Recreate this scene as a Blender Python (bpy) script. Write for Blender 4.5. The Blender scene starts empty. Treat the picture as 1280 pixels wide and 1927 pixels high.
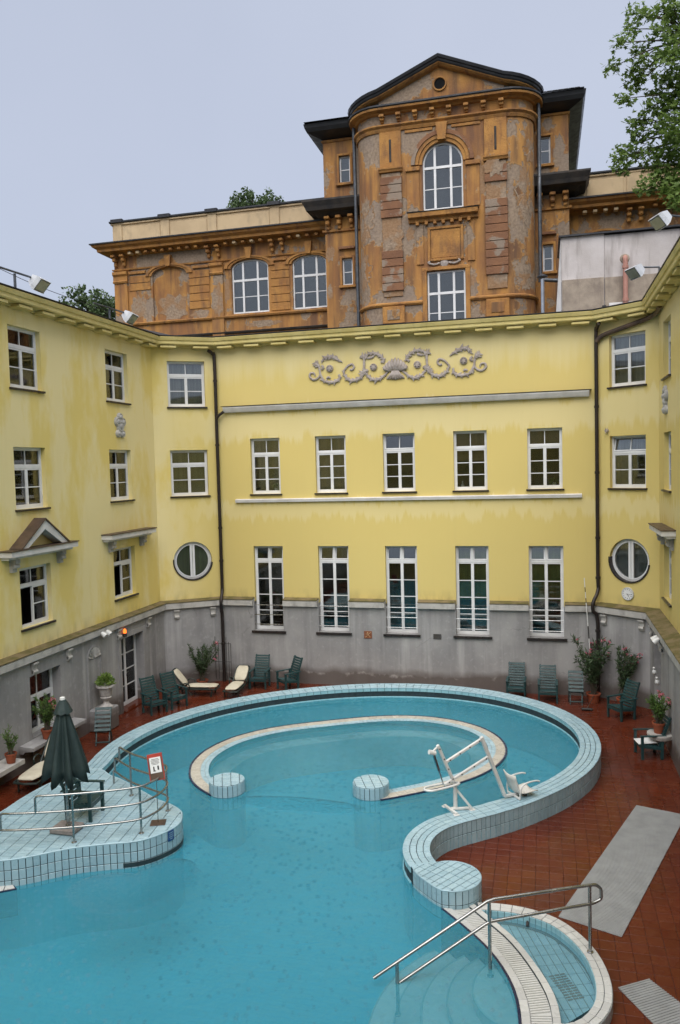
import bpy, math, random
import numpy as np
from mathutils import Vector, Matrix
random.seed(7)
R = math.radians
S = bpy.context.scene
COL = S.collection

# ------------------------------------------------------------------ camera
CAM_M = ((0.96837, 0.01139, 0.24925), (0.24812, 0.06139, -0.96678), (-0.02631, 0.99805, 0.05662))
CAM_P = (0.0, 0.0, 7.7)
cd = bpy.data.cameras.new('camera')
cam = bpy.data.objects.new('camera', cd)
COL.objects.link(cam)
cd.sensor_fit = 'VERTICAL'
cd.sensor_height = 36.0
cd.lens = 36.0 * 1500.0 / 1927.0
cd.clip_start = 0.1
cd.clip_end = 3000
m4 = Matrix([list(r) + [p] for r, p in zip(CAM_M, CAM_P)] + [[0, 0, 0, 1]])
cam.matrix_world = m4
S.camera = cam

# ------------------------------------------------------------------ sky and sun (overcast, raining)
w = bpy.data.worlds.new('World')
S.world = w
w.use_nodes = True
nt = w.node_tree
nt.nodes.clear()
sky = nt.nodes.new('ShaderNodeTexSky')
sky.sky_type = 'NISHITA'
sky.sun_disc = False
SUN_AZ, SUN_EL = 179.0, 60.0           # compass-style azimuth of the sun (from +Y, clockwise), elevation
sky.sun_elevation = R(SUN_EL)
sky.sun_rotation = R(SUN_AZ)
sky.air_density = 1.0
sky.dust_density = 4.0
bg = nt.nodes.new('ShaderNodeBackground')
bg.inputs['Strength'].default_value = 0.10
cloud = nt.nodes.new('ShaderNodeMix')
cloud.data_type = 'RGBA'
cloud.inputs['Factor'].default_value = 0.90
tc = nt.nodes.new('ShaderNodeTexCoord')
cn = nt.nodes.new('ShaderNodeTexNoise')
cn.inputs['Scale'].default_value = 1.6
cn.inputs['Detail'].default_value = 4
cr = nt.nodes.new('ShaderNodeValToRGB')
cr.color_ramp.elements[0].position = 0.30
cr.color_ramp.elements[0].color = (1.78, 1.95, 2.40, 1)
cr.color_ramp.elements[1].position = 0.72
cr.color_ramp.elements[1].color = (2.06, 2.22, 2.66, 1)
out = nt.nodes.new('ShaderNodeOutputWorld')
nt.links.new(tc.outputs['Generated'], cn.inputs['Vector'])
nt.links.new(cn.outputs['Fac'], cr.inputs['Fac'])
nt.links.new(sky.outputs['Color'], cloud.inputs['A'])
nt.links.new(cr.outputs['Color'], cloud.inputs['B'])
nt.links.new(cloud.outputs['Result'], bg.inputs['Color'])
nt.links.new(bg.outputs['Background'], out.inputs['Surface'])
sl = bpy.data.lights.new('sun', 'SUN')
sl.energy = 1.5
sl.angle = R(76)
sl.color = (1.0, 0.975, 0.94)
so = bpy.data.objects.new('sun', sl)
COL.objects.link(so)
az = R(SUN_AZ)
sdir = Vector((math.sin(az) * math.cos(R(SUN_EL)), math.cos(az) * math.cos(R(SUN_EL)), math.sin(R(SUN_EL))))
so.rotation_euler = (-sdir).to_track_quat('-Z', 'Y').to_euler()
so.location = sdir * 60
S.view_settings.view_transform = 'Standard'
S.view_settings.look = 'None'
S.cycles.max_bounces = 4
S.cycles.diffuse_bounces = 2
S.cycles.glossy_bounces = 2
S.cycles.transmission_bounces = 2
S.cycles.transparent_max_bounces = 6
S.cycles.caustics_reflective = False
S.cycles.caustics_refractive = False
S.cycles.use_adaptive_sampling = True
S.cycles.adaptive_threshold = 0.02
S.view_settings.exposure = 1.48
S.view_settings.gamma = 1.0
S.view_settings.use_curve_mapping = False

# ------------------------------------------------------------------ materials
MATS = {}
class NM:
    """small node-material helper"""
    def __init__(s, name, base=(.5, .5, .5), rough=.6, metal=0.0, spec=.5, space='Object'):
        s.m = bpy.data.materials.new(name)
        s.m.use_nodes = True
        s.nt = s.m.node_tree
        s.b = s.nt.nodes['Principled BSDF']
        s.b.inputs['Base Color'].default_value = (*base, 1)
        s.b.inputs['Roughness'].default_value = rough
        s.b.inputs['Metallic'].default_value = metal
        s.b.inputs['Specular IOR Level'].default_value = spec
        s.tc = s.nt.nodes.new('ShaderNodeTexCoord')
        s.vec = s.tc.outputs['Object' if space == 'World' else space]
        if space == 'World':
            g = s.nt.nodes.new('ShaderNodeNewGeometry'); s.vec = g.outputs['Position']
        MATS[name] = s.m
    def N(s, t, **kw):
        n = s.nt.nodes.new(t)
        for k, v in kw.items(): setattr(n, k, v)
        return n
    def L(s, a, b): s.nt.links.new(a, b)
    def mapv(s, scale=(1, 1, 1), loc=(0, 0, 0)):
        n = s.N('ShaderNodeMapping'); n.inputs['Scale'].default_value = scale; n.inputs['Location'].default_value = loc
        s.L(s.vec, n.inputs['Vector']); return n.outputs['Vector']
    def noise(s, scale, detail=4, stretch=None, lo=.35, hi=.65, rough=.55, loc=(0, 0, 0), dist=0.0):
        n = s.N('ShaderNodeTexNoise'); n.inputs['Scale'].default_value = scale; n.inputs['Detail'].default_value = detail
        n.inputs['Roughness'].default_value = rough; n.inputs['Distortion'].default_value = dist
        s.L(s.mapv(stretch or (1, 1, 1), loc), n.inputs['Vector'])
        return s.rng(n.outputs['Fac'], lo, hi)
    def rng(s, v, lo, hi, a=0.0, b=1.0):
        n = s.N('ShaderNodeMapRange'); n.inputs['From Min'].default_value = lo; n.inputs['From Max'].default_value = hi
        n.inputs['To Min'].default_value = a; n.inputs['To Max'].default_value = b
        s.L(v, n.inputs['Value']); return n.outputs['Result']
    def math(s, op, a, b=None):
        n = s.N('ShaderNodeMath', operation=op)
        for i, v in enumerate((a, b)):
            if v is None: continue
            if isinstance(v, (int, float)): n.inputs[i].default_value = v
            else: s.L(v, n.inputs[i])
        return n.outputs[0]
    def mix(s, f, a, b, mode='MIX'):
        n = s.N('ShaderNodeMix', data_type='RGBA', blend_type=mode)
        for key, v in (('Factor', f), ('A', a), ('B', b)):
            if isinstance(v, (int, float)): n.inputs[key].default_value = v
            elif isinstance(v, tuple): n.inputs[key].default_value = (*v, 1)
            else: s.L(v, n.inputs[key])
        return n.outputs['Result']
    def comp(s, axis):
        n = s.N('ShaderNodeSeparateXYZ'); s.L(s.vec, n.inputs[0]); return n.outputs[axis]
    def attr(s, name):
        n = s.N('ShaderNodeAttribute', attribute_name=name); return n.outputs['Fac']
    def col(s, c): s.L(c, s.b.inputs['Base Color'])
    def rough(s, c): s.L(c, s.b.inputs['Roughness'])
    def bump(s, h, strength=.3, dist=.01):
        n = s.N('ShaderNodeBump'); n.inputs['Strength'].default_value = strength; n.inputs['Distance'].default_value = dist
        s.L(h, n.inputs['Height']); s.L(n.outputs['Normal'], s.b.inputs['Normal'])

def simple(name, c1, c2, rough=.5, scale=3, metal=0, spec=.5, bump=0, bscale=40, stretch=None, space='World'):
    k = NM(name, c1, rough, metal, spec, space)
    k.col(k.mix(k.noise(scale, 5, stretch), c1, c2))
    k.rough(k.noise(scale * 1.7, 3, lo=.2, hi=.8, stretch=stretch) if False else k.rng(k.noise(scale * 1.7, 3), 0, 1, max(0.03, rough - .1), min(1, rough + .1)))
    if bump: k.bump(k.noise(bscale, 4, lo=.2, hi=.8), bump, .01)
    return k.m

def build_materials():
    # yellow plaster: washed paler under the ledges, drip streaks, blotches of stronger colour
    k = NM('yellow_plaster', (.6, .48, .16), .85, space='World', spec=.2)
    z = k.comp('Z')
    st = k.noise(1.0, 6, (3.2, 3.2, .16), lo=.3, hi=.72, rough=.65)
    big = k.noise(.42, 4, (1, 1, .8), lo=.4, hi=.62)
    zz = k.math('ADD', z, k.math('MULTIPLY', k.math('SUBTRACT', st, .5), .75))
    rp = k.N('ShaderNodeValToRGB')
    k.L(k.rng(zz, 3, 13), rp.inputs['Fac'])
    e = rp.color_ramp.elements
    f = lambda zv: (zv - 3) / 10
    e[0].position = 0; e[0].color = (.15, .15, .15, 1)
    e[1].position = 1; e[1].color = (1, 1, 1, 1)
    for zv, v in ((5.85, .05), (6.02, .6), (6.45, .6), (6.55, .1), (8.65, .05), (8.9, .75), (9.7, .75), (9.85, .15), (10.7, .1), (11.15, .55), (11.6, .85)):
        q = e.new(f(zv)); q.color = (v, v, v, 1)
    pale, deep = (.73, .625, .33), (.655, .515, .175)
    # left wing: wash run into blotches, colours also lightened to make up missing light
    x = k.comp('X')
    leftm = k.rng(x, -13.2, -11.6, 1, 0)
    blot = k.math('MULTIPLY', k.noise(.62, 6, (1, 1, .40), lo=.43, hi=.55, rough=.62), leftm)
    fac = k.math('MAXIMUM', rp.outputs['Color'], k.math('MULTIPLY', blot, .85))
    c = k.mix(fac, deep, pale)
    c = k.mix(leftm, c, k.mix(k.math('MULTIPLY', blot, .8), (.78, .62, .205), (.84, .73, .41)))
    c = k.mix(k.math('MULTIPLY', k.noise(2.3, 6, (2.2, 2.2, .1), lo=.55, hi=.8), .10), c, (.5, .40, .16))
    c = k.mix(k.math('MULTIPLY', big, .12), c, (.56, .46, .17))
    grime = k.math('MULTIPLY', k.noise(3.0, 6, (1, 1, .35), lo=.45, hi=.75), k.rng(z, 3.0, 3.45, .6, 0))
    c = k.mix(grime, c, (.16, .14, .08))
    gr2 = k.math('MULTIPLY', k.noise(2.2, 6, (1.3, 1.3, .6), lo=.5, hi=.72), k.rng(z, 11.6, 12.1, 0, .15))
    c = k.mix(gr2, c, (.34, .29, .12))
    k.col(c)
    k.bump(k.noise(26, 5, lo=.2, hi=.8), .18, .006)
    # yellow trim of the cornice
    k = NM('yellow_trim', (.7, .6, .25), .8, space='World', spec=.2)
    c = k.mix(k.noise(1.6, 5), (.70, .585, .255), (.60, .49, .185))
    c = k.mix(k.math('MULTIPLY', k.noise(5, 6, (1, 1, .5), lo=.55, hi=.8), .5), c, (.36, .31, .15))
    k.col(c); k.bump(k.noise(30, 4), .12, .005)
    # grey plinth render
    k = NM('grey_render', (.34, .34, .34), .75, space='World', spec=.3)
    z = k.comp('Z')
    c = k.mix(k.noise(.7, 6, lo=.35, hi=.65), (.36, .35, .345), (.26, .255, .255))
    c = k.mix(k.math('MULTIPLY', k.noise(1.5, 6, (2.2, 2.2, .1), lo=.52, hi=.72), .55), c, (.52, .51, .50))
    c = k.mix(k.math('MULTIPLY', k.noise(1.1, 6, (2.0, 2.0, .14), lo=.5, hi=.75, loc=(5, 3, 1)), .6), c, (.17, .165, .17))
    c = k.mix(k.math('MULTIPLY', k.noise(7, 5, lo=.55, hi=.75), .4), c, (.46, .45, .45))
    zn = k.math('ADD', z, k.math('MULTIPLY', k.math('SUBTRACT', k.noise(1.4, 6, lo=0, hi=1), .5), .55))
    damp = k.rng(zn, .40, .66, 1, 0)
    c = k.mix(k.math('MULTIPLY', damp, .85), c, (.105, .085, .075))
    ef = k.math('MULTIPLY', k.rng(k.math('ABSOLUTE', k.math('SUBTRACT', zn, .40)), 0, .07, 1, 0), k.noise(2.4, 5, lo=.5, hi=.62))
    c = k.mix(k.math('MULTIPLY', ef, .6), c, (.5, .48, .46))
    vor = k.N('ShaderNodeTexVoronoi', feature='DISTANCE_TO_EDGE'); vor.inputs['Scale'].default_value = .85
    nz = k.N('ShaderNodeTexNoise'); nz.inputs['Scale'].default_value = 2.5; nz.inputs['Detail'].default_value = 6
    k.L(k.vec, nz.inputs['Vector'])
    mv = k.N('ShaderNodeMix', data_type='RGBA'); mv.inputs['Factor'].default_value = .35
    k.L(k.mapv((1, 1, .8)), mv.inputs['A']); k.L(nz.outputs['Color'], mv.inputs['B'])
    k.L(mv.outputs['Result'], vor.inputs['Vector'])
    crk = k.math('MULTIPLY', k.rng(vor.outputs['Distance'], 0, .008, 1, 0), k.noise(.9, 3, lo=.5, hi=.65))
    c = k.mix(k.math('MULTIPLY', crk, .55), c, (.12, .115, .115))
    k.col(c); k.bump(k.noise(34, 5, lo=.2, hi=.8), .3, .008)
    k.rough(k.rng(damp, 0, 1, .75, .4))
    # pale stone moulding
    k = NM('stone_moulding', (.5, .48, .45), .75, space='World', spec=.3)
    c = k.mix(k.noise(2, 5), (.52, .50, .465), (.40, .385, .36))
    c = k.mix(k.math('MULTIPLY', k.noise(4, 6, (1, 1, .5), lo=.5, hi=.75), .7), c, (.17, .16, .15))
    k.col(c); k.bump(k.noise(30, 5), .3, .008)
    k = NM('mossy_coping', (.2, .17, .08), .8, space='World', spec=.2)
    k.col(k.mix(k.noise(3, 6, lo=.4, hi=.6), (.20, .155, .085), (.12, .105, .04))); k.bump(k.noise(25, 5), .4, .01)
    simple('white_ledge', (.70, .68, .66), (.56, .54, .52), .7, 2.2, bump=.1)
    simple('ornament_stucco', (.43, .375, .34), (.29, .245, .215), .85, 9, bump=.5, bscale=30)
    simple('white_frame', (.78, .78, .78), (.66, .66, .66), .4, 1.5)
    simple('dark_sill', (.045, .034, .03), (.025, .02, .02), .35, 4, metal=.3)
    simple('brown_pipe', (.038, .027, .024), (.022, .018, .018), .4, 4, metal=.4)
    simple('copper_brown', (.13, .085, .06), (.07, .05, .04), .5, 4, metal=.3)
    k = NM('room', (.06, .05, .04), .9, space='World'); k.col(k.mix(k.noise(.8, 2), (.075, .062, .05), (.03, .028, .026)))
    for nme, c in (('blind_grey', (.34, .34, .335)), ('blind_olive', (.30, .27, .13)), ('blind_brown', (.26, .17, .08)), ('blind_green', (.16, .22, .07)), ('curtain_white', (.5, .5, .48)), ('blind_leaf', (.27, .33, .11))):
        k = NM(nme, c, .8, space='World')
        k.col(k.mix(k.noise(2.2, 3, (6, 6, .3)), c, tuple(v * .68 for v in c)))
    # window glass: reflecting, see-through pane
    k = NM('window_glass', (1, 1, 1), .02)
    g = k.N('ShaderNodeBsdfGlossy'); g.inputs['Roughness'].default_value = .03; g.inputs['Color'].default_value = (.9, .93, .95, 1)
    t = k.N('ShaderNodeBsdfTransparent'); t.inputs['Color'].default_value = (.86, .89, .87, 1)
    fr = k.N('ShaderNodeFresnel'); fr.inputs['IOR'].default_value = 1.62
    ms = k.N('ShaderNodeMixShader')
    k.L(k.rng(fr.outputs[0], 0, 1, .05, 1.0), ms.inputs[0]); k.L(t.outputs[0], ms.inputs[1]); k.L(g.outputs[0], ms.inputs[2])
    nb = k.N('ShaderNodeBump'); nb.inputs['Strength'].default_value = .04; nb.inputs['Distance'].default_value = .02
    k.L(k.noise(1.3, 2, lo=0, hi=1), nb.inputs['Height']); k.L(nb.outputs[0], g.inputs['Normal'])
    k.L(ms.outputs[0], k.nt.nodes['Material Output'].inputs['Surface'])
    # deck tiles, wet red clay
    k = NM('red_tile', (.2, .05, .025), .3, space='World', spec=.28)
    t = k.attr('tint')
    c = k.mix(t, (.096, .017, .006), (.118, .024, .009))
    c = k.mix(k.math('MULTIPLY', k.noise(.55, 5, lo=.42, hi=.62), .7), c, (.075, .015, .007))
    c = k.mix(k.math('MULTIPLY', k.noise(6, 5, lo=.5, hi=.8), .4), c, (.16, .05, .022))
    k.col(c)
    k.rough(k.rng(k.noise(.8, 5, lo=.38, hi=.62), 0, 1, .10, .40))
    k.bump(k.noise(18, 4), .12, .004)
    simple('red_grout', (.055, .016, .009), (.04, .012, .008), .7, 3)
    # pool tiles
    def tilemat(name, a, b, rough=.22):
        k = NM(name, a, rough, space='World', spec=.5)
        t = k.attr('tint')
        c = k.mix(t, a, b)
        c = k.mix(k.math('MULTIPLY', k.noise(2.2, 5, lo=.5, hi=.75), .35), c, tuple(v * .62 for v in a))
        k.col(c)
        k.rough(k.rng(k.noise(3, 4), 0, 1, rough - .06, rough + .2))
        k.bump(k.noise(9, 3), .05, .004)
    tilemat('blue_tile', (.30, .45, .52), (.37, .525, .59))
    tilemat('teal_tile', (.27, .50, .57), (.34, .57, .63))
    tilemat('grey_tile', (.42, .48, .48), (.33, .39, .40))
    tilemat('cream_tile', (.52, .49, .42), (.44, .41, .35))
    tilemat('white_tile', (.60, .60, .57), (.50, .50, .48))
    tilemat('navy_tile', (.012, .016, .05), (.02, .03, .08))
    simple('dark_grout', (.022, .042, .052), (.015, .028, .034), .8, 6)
    simple('slot_dark', (.03, .05, .055), (.015, .025, .03), .5, 6)
    k = NM('basin_floor', (.12, .5, .6), .5, space='World')
    br = k.N('ShaderNodeTexBrick'); br.offset = 0
    br.inputs['Color1'].default_value = (.06, .385, .53, 1); br.inputs['Color2'].default_value = (.055, .36, .50, 1); br.inputs['Mortar'].default_value = (.05, .34, .47, 1)
    br.inputs['Scale'].default_value = 4; br.inputs['Mortar Size'].default_value = .03; br.inputs['Brick Width'].default_value = 1; br.inputs['Row Height'].default_value = .5
    k.L(k.vec, br.inputs['Vector']); k.col(br.outputs['Color'])
    # pool water: cloudy thermal water with rain-stippled surface
    k = NM('water', (.05, .4, .5), .05, space='World')
    def water(kk, milky, mcol, tcol, amp):
        d = kk.N('ShaderNodeBsdfDiffuse'); d.inputs['Color'].default_value = (*mcol, 1)
        if amp:
            kk.L(kk.mix(kk.noise(.28, 4, lo=.3, hi=.7), mcol, tuple(v * .8 for v in mcol)), d.inputs['Color'])
        t = kk.N('ShaderNodeBsdfTransparent'); t.inputs['Color'].default_value = (*tcol, 1)
        g = kk.N('ShaderNodeBsdfGlossy'); g.inputs['Roughness'].default_value = .06
        fr = kk.N('ShaderNodeFresnel'); fr.inputs['IOR'].default_value = 1.33
        m1 = kk.N('ShaderNodeMixShader'); m1.inputs[0].default_value = milky
        m2 = kk.N('ShaderNodeMixShader')
        kk.L(t.outputs[0], m1.inputs[1]); kk.L(d.outputs[0], m1.inputs[2])
        kk.L(fr.outputs[0], m2.inputs[0]); kk.L(m1.outputs[0], m2.inputs[1]); kk.L(g.outputs[0], m2.inputs[2])
        kk.L(m2.outputs[0], kk.nt.nodes['Material Output'].inputs['Surface'])
        h1 = kk.noise(1.8, 4, lo=0, hi=1, rough=.6, dist=.4)
        h2 = kk.noise(14, 3, lo=0, hi=1)
        vo = kk.N('ShaderNodeTexVoronoi', feature='F1'); vo.inputs['Scale'].default_value = 6.5
        kk.L(kk.vec, vo.inputs['Vector'])
        ring = kk.math('MULTIPLY', kk.math('SINE', kk.math('MULTIPLY', vo.outputs['Distance'], 60.0)), kk.rng(vo.outputs['Distance'], .05, .42, 1, 0))
        h = kk.math('ADD', kk.math('MULTIPLY', h1, 1.0), kk.math('ADD', kk.math('MULTIPLY', h2, .16), kk.math('MULTIPLY', ring, .10)))
        return h, g, fr, d
    h, g, fr, d = water(k, .50, (.07, .385, .51), (.74, .94, .975), 1)
    # churned patches: water jets by the platform nose and along the inside of the lane wall
    gx = k.comp('X'); gy = k.comp('Y')
    def blob(cx, cy, rx, ry):
        dx = k.math('DIVIDE', k.math('SUBTRACT', gx, cx), rx); dy = k.math('DIVIDE', k.math('SUBTRACT', gy, cy), ry)
        dd = k.math('SQRT', k.math('ADD', k.math('MULTIPLY', dx, dx), k.math('MULTIPLY', dy, dy)))
        return k.rng(dd, .35, 1.0, 1, 0)
    j = k.math('MAXIMUM', blob(-7.5, 12.4, 1.0, .7), blob(-6.9, 13.1, .6, .7))
    j = k.math('MAXIMUM', j, k.math('MULTIPLY', blob(-5.4, 16.6, 1.6, .4), .6))
    j = k.math('MAXIMUM', j, k.math('MULTIPLY', blob(-8.0, 20.2, .8, 1.5), .45))
    j = k.math('MAXIMUM', j, k.math('MULTIPLY', blob(-2.0, 20.2, .8, 1.3), .45))
    j = k.math('MAXIMUM', j, k.math('MULTIPLY', blob(-4.6, 21.9, 2.6, .6), .35))
    jn = k.math('MULTIPLY', k.noise(9, 5, lo=.25, hi=.75, dist=.8), j)
    hh = k.math('ADD', h, k.math('MULTIPLY', jn, 7.0))
    b = k.N('ShaderNodeBump'); b.inputs['Strength'].default_value = .75; b.inputs['Distance'].default_value = .07
    k.L(hh, b.inputs['Height'])
    for n in (g, fr): k.L(b.outputs[0], n.inputs['Normal'])
    k2 = NM('shallow_water', (.3, .6, .7), .05, space='World')
    h, g, fr, d = water(k2, .30, (.22, .46, .54), (.80, .95, .98), 0)
    b = k2.N('ShaderNodeBump'); b.inputs['Strength'].default_value = .2; b.inputs['Distance'].default_value = .03
    k2.L(h, b.inputs['Height'])
    for n in (g, fr): k2.L(b.outputs[0], n.inputs['Normal'])
    # furniture and metal
    simple('green_wood', (.012, .042, .045), (.02, .06, .062), .38, 5, bump=.15, stretch=(1, 1, 1))
    simple('dark_plastic', (.012, .022, .018), (.02, .03, .026), .4, 5)
    simple('cream_cushion', (.62, .57, .45), (.52, .47, .36), .8, 4, bump=.1)
    simple('parasol_cloth', (.012, .026, .026), (.02, .038, .036), .75, 4, bump=.2, bscale=60, stretch=(2, 2, .3))
    simple('steel', (.40, .40, .39), (.30, .30, .29), .24, 4, metal=.9)
    simple('chrome', (.55, .56, .57), (.45, .46, .47), .15, 4, metal=1)
    simple('white_enamel', (.72, .72, .70), (.62, .62, .60), .3, 6)
    simple('white_seat', (.70, .69, .65), (.62, .61, .57), .35, 6)
    simple('iron', (.02, .019, .018), (.035, .03, .027), .6, 8)
    simple('terracotta', (.30, .075, .03), (.22, .055, .025), .7, 6, bump=.1)
    simple('pink_pipe', (.42, .21, .16), (.36, .17, .13), .6, 4)
    simple('urn_stone', (.56, .53, .50), (.36, .33, .31), .8, 9, bump=.4, bscale=30)
    simple('umbrella_base', (.30, .27, .25), (.22, .19, .18), .8, 20, bump=.2, bscale=60)
    simple('mat_rubber', (.33, .335, .33), (.27, .275, .27), .6, 3)
    simple('white_card', (.78, .78, .77), (.72, .72, .71), .6, 3)
    simple('red_paint', (.42, .05, .03), (.34, .04, .03), .45, 5)
    simple('black_ink', (.010, .010, .011), (.016, .016, .016), .9, 5, spec=.05)
    simple('rust_plaque', (.25, .085, .035), (.17, .06, .03), .6, 8)
    simple('plaque_ink', (.55, .34, .18), (.5, .30, .16), .6, 8)
    simple('bronze_plaque', (.07, .065, .06), (.05, .045, .04), .5, 8)
    simple('blue_sign', (.012, .05, .19), (.015, .06, .22), .35, 8)
    simple('pale_ink', (.32, .5, .62), (.30, .46, .58), .5, 8)
    simple('lamp_housing', (.62, .63, .64), (.55, .56, .57), .35, 4, metal=.2)
    simple('lamp_glass', (.34, .36, .30), (.26, .28, .23), .12, 4)
    k = NM('orange_lamp', (.6, .08, .01), .2); k.b.inputs['Emission Color'].default_value = (1, .16, .02, 1); k.b.inputs['Emission Strength'].default_value = .9
    # old building
    k = NM('ochre_plaster', (.4, .2, .05), .85, space='World', spec=.25)
    c = k.mix(k.noise(.55, 5, lo=.38, hi=.62), (.46, .235, .07), (.33, .155, .055))
    c = k.mix(k.math('MULTIPLY', k.noise(1.4, 6, (1.6, 1.6, .25), lo=.42, hi=.68), .85), c, (.16, .085, .055))
    c = k.mix(k.math('MULTIPLY', k.noise(1.1, 6, (2.2, 2.2, .12), lo=.47, hi=.68, loc=(3, 1, 7)), .75), c, (.105, .066, .048))
    c = k.mix(k.math('MULTIPLY', k.noise(1.9, 6, (1.5, 1.5, .3), lo=.55, hi=.72, loc=(9, 4, 2)), .5), c, (.52, .27, .075))
    lossn = k.noise(.55, 8, (1, 1, .75), lo=.528, hi=.536, rough=.62, loc=(2.4, 0, 5.6))
    br = k.N('ShaderNodeTexBrick'); br.inputs['Scale'].default_value = 3.4
    br.inputs['Color1'].default_value = (.27, .20, .155, 1); br.inputs['Color2'].default_value = (.20, .145, .115, 1); br.inputs['Mortar'].default_value = (.25, .21, .175, 1)
    br.inputs['Mortar Size'].default_value = .06; br.inputs['Row Height'].default_value = .27; br.inputs['Brick Width'].default_value = .9
    cx = k.N('ShaderNodeCombineXYZ'); k.L(k.math('ADD', k.comp('X'), k.comp('Y')), cx.inputs[0]); k.L(k.comp('Z'), cx.inputs[1])
    k.L(cx.outputs[0], br.inputs['Vector'])
    raw = k.mix(k.noise(9, 6, lo=.3, hi=.7), (.36, .275, .20), (.20, .145, .10))
    raw = k.mix(k.math('MULTIPLY', k.noise(1.2, 4, lo=.45, hi=.6), .55), raw, br.outputs['Color'])
    ln2 = k.noise(.55, 8, (1, 1, .75), lo=.508, hi=.528, rough=.62, loc=(2.4, 0, 5.6))
    edge = k.math('SUBTRACT', ln2, lossn)
    c = k.mix(k.math('MULTIPLY', edge, .55), c, (.50, .30, .13))
    c = k.mix(lossn, c, raw)
    k.col(c)
    k.bump(k.math('ADD', k.math('MULTIPLY', k.noise(14, 6, lo=.1, hi=.9), .5), k.math('MULTIPLY', lossn, -1.3)), .7, .03)
    # the bare-mortar areas where the render has fallen from the rounded corners
    k = NM('bare_mortar', (.3, .25, .2), .9, space='World', spec=.2)
    c = k.mix(k.noise(9, 7, lo=.3, hi=.7), (.37, .285, .205), (.21, .15, .105))
    c = k.mix(k.math('MULTIPLY', k.noise(1.3, 5, lo=.45, hi=.55), .6), c, (.30, .16, .07))
    k.col(c); k.bump(k.noise(12, 6, lo=.1, hi=.9), .9, .03)
    k = NM('ochre_trim', (.4, .19, .05), .85, space='World', spec=.25)
    c = k.mix(k.noise(1.2, 6, lo=.35, hi=.65), (.46, .235, .07), (.32, .15, .052))
    c = k.mix(k.math('MULTIPLY', k.noise(2.4, 6, (1.4, 1.4, .4), lo=.48, hi=.7), .7), c, (.13, .075, .05))
    k.col(c); k.bump(k.noise(16, 6), .5, .02)
    k = NM('brown_block', (.25, .12, .06), .85, space='World', spec=.25)
    c = k.mix(k.noise(1.4, 6), (.26, .13, .068), (.19, .095, .055))
    c = k.mix(k.math('MULTIPLY', k.noise(1.0, 5, lo=.54, hi=.58, loc=(1, 2, 8)), .8), c, (.29, .24, .19))
    k.col(c); k.bump(k.noise(20, 6), .5, .02)
    k = NM('cream_parapet', (.5, .4, .25), .85, space='World', spec=.25)
    c = k.mix(k.noise(.8, 6), (.58, .44, .27), (.48, .36, .22))
    c = k.mix(k.math('MULTIPLY', k.noise(2.2, 7, (1.2, 1.2, .5), lo=.52, hi=.75), .5), c, (.25, .20, .14))
    k.col(c); k.bump(k.noise(20, 5), .25, .01)
    simple('slate', (.045, .048, .055), (.028, .03, .036), .45, 3, bump=.3, bscale=12)
    simple('black_metal', (.018, .019, .023), (.03, .031, .035), .4, 2.5, metal=.3)
    simple('black_stone', (.022, .021, .022), (.05, .04, .033), .8, 2.2, bump=.4, bscale=18)
    simple('zinc_pipe', (.11, .12, .13), (.07, .075, .085), .4, 4, metal=.5)
    k = NM('annex_plaster', (.5, .46, .44), .85, space='World', spec=.2)
    c = k.mix(k.noise(1.2, 6), (.56, .52, .505), (.46, .42, .40))
    c = k.mix(k.math('MULTIPLY', k.noise(1.8, 7, (1.6, 1.6, .25), lo=.5, hi=.68, loc=(1, 0, 2)), .65), c, (.20, .17, .15))
    k.col(c); k.bump(k.noise(22, 5), .3, .01)
    k = NM('annex_tan', (.36, .3, .24), .85, space='World', spec=.2)
    c = k.mix(k.noise(3, 6), (.36, .30, .235), (.25, .205, .165))
    c = k.mix(k.math('MULTIPLY', k.noise(1.8, 7, (2, 2, .3), lo=.52, hi=.7), .5), c, (.14, .11, .09))
    k.col(c); k.bump(k.noise(26, 5), .35, .01)
    # vegetation
    def leaf(name, a, b, tr=.25):
        k = NM(name, a, .5, spec=.35, space='World')
        t = k.attr('tint')
        k.col(k.mix(t, a, b))
        k.b.inputs['Subsurface Weight'].default_value = 0
        tl = k.N('ShaderNodeBsdfTranslucent'); k.L(k.mix(t, tuple(v * 1.3 for v in a), tuple(v * 1.4 for v in b)), tl.inputs['Color'])
        ms = k.N('ShaderNodeMixShader'); ms.inputs[0].default_value = tr
        k.L(k.b.outputs[0], ms.inputs[1]); k.L(tl.outputs[0], ms.inputs[2]); k.L(ms.outputs[0], k.nt.nodes['Material Output'].inputs['Surface'])
    leaf('plane_leaf', (.07, .125, .022), (.19, .27, .07), .4)
    leaf('far_leaf', (.05, .085, .03), (.10, .15, .06), .2)
    leaf('oleander_leaf', (.03, .06, .025), (.085, .13, .06), .2)
    leaf('light_leaf', (.10, .17, .03), (.26, .36, .10), .3)
    leaf('pot_leaf', (.045, .10, .02), (.13, .22, .05), .25)
    leaf('pink_flower', (.55, .10, .16), (.70, .30, .36), .3)
    simple('bark', (.10, .08, .055), (.05, .04, .03), .9, 6, bump=.5, bscale=14, stretch=(1, 1, .3))
    simple('soil', (.04, .028, .02), (.025, .018, .014), .9, 12)
    simple('earth', (.08, .075, .04), (.05, .055, .025), .95, .3)
    simple('roof_felt', (.10, .10, .105), (.07, .07, .075), .8, 1.5)
    simple('roof_clay', (.045, .038, .036), (.03, .026, .026), .7, 5, bump=.3)
build_materials()

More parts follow.
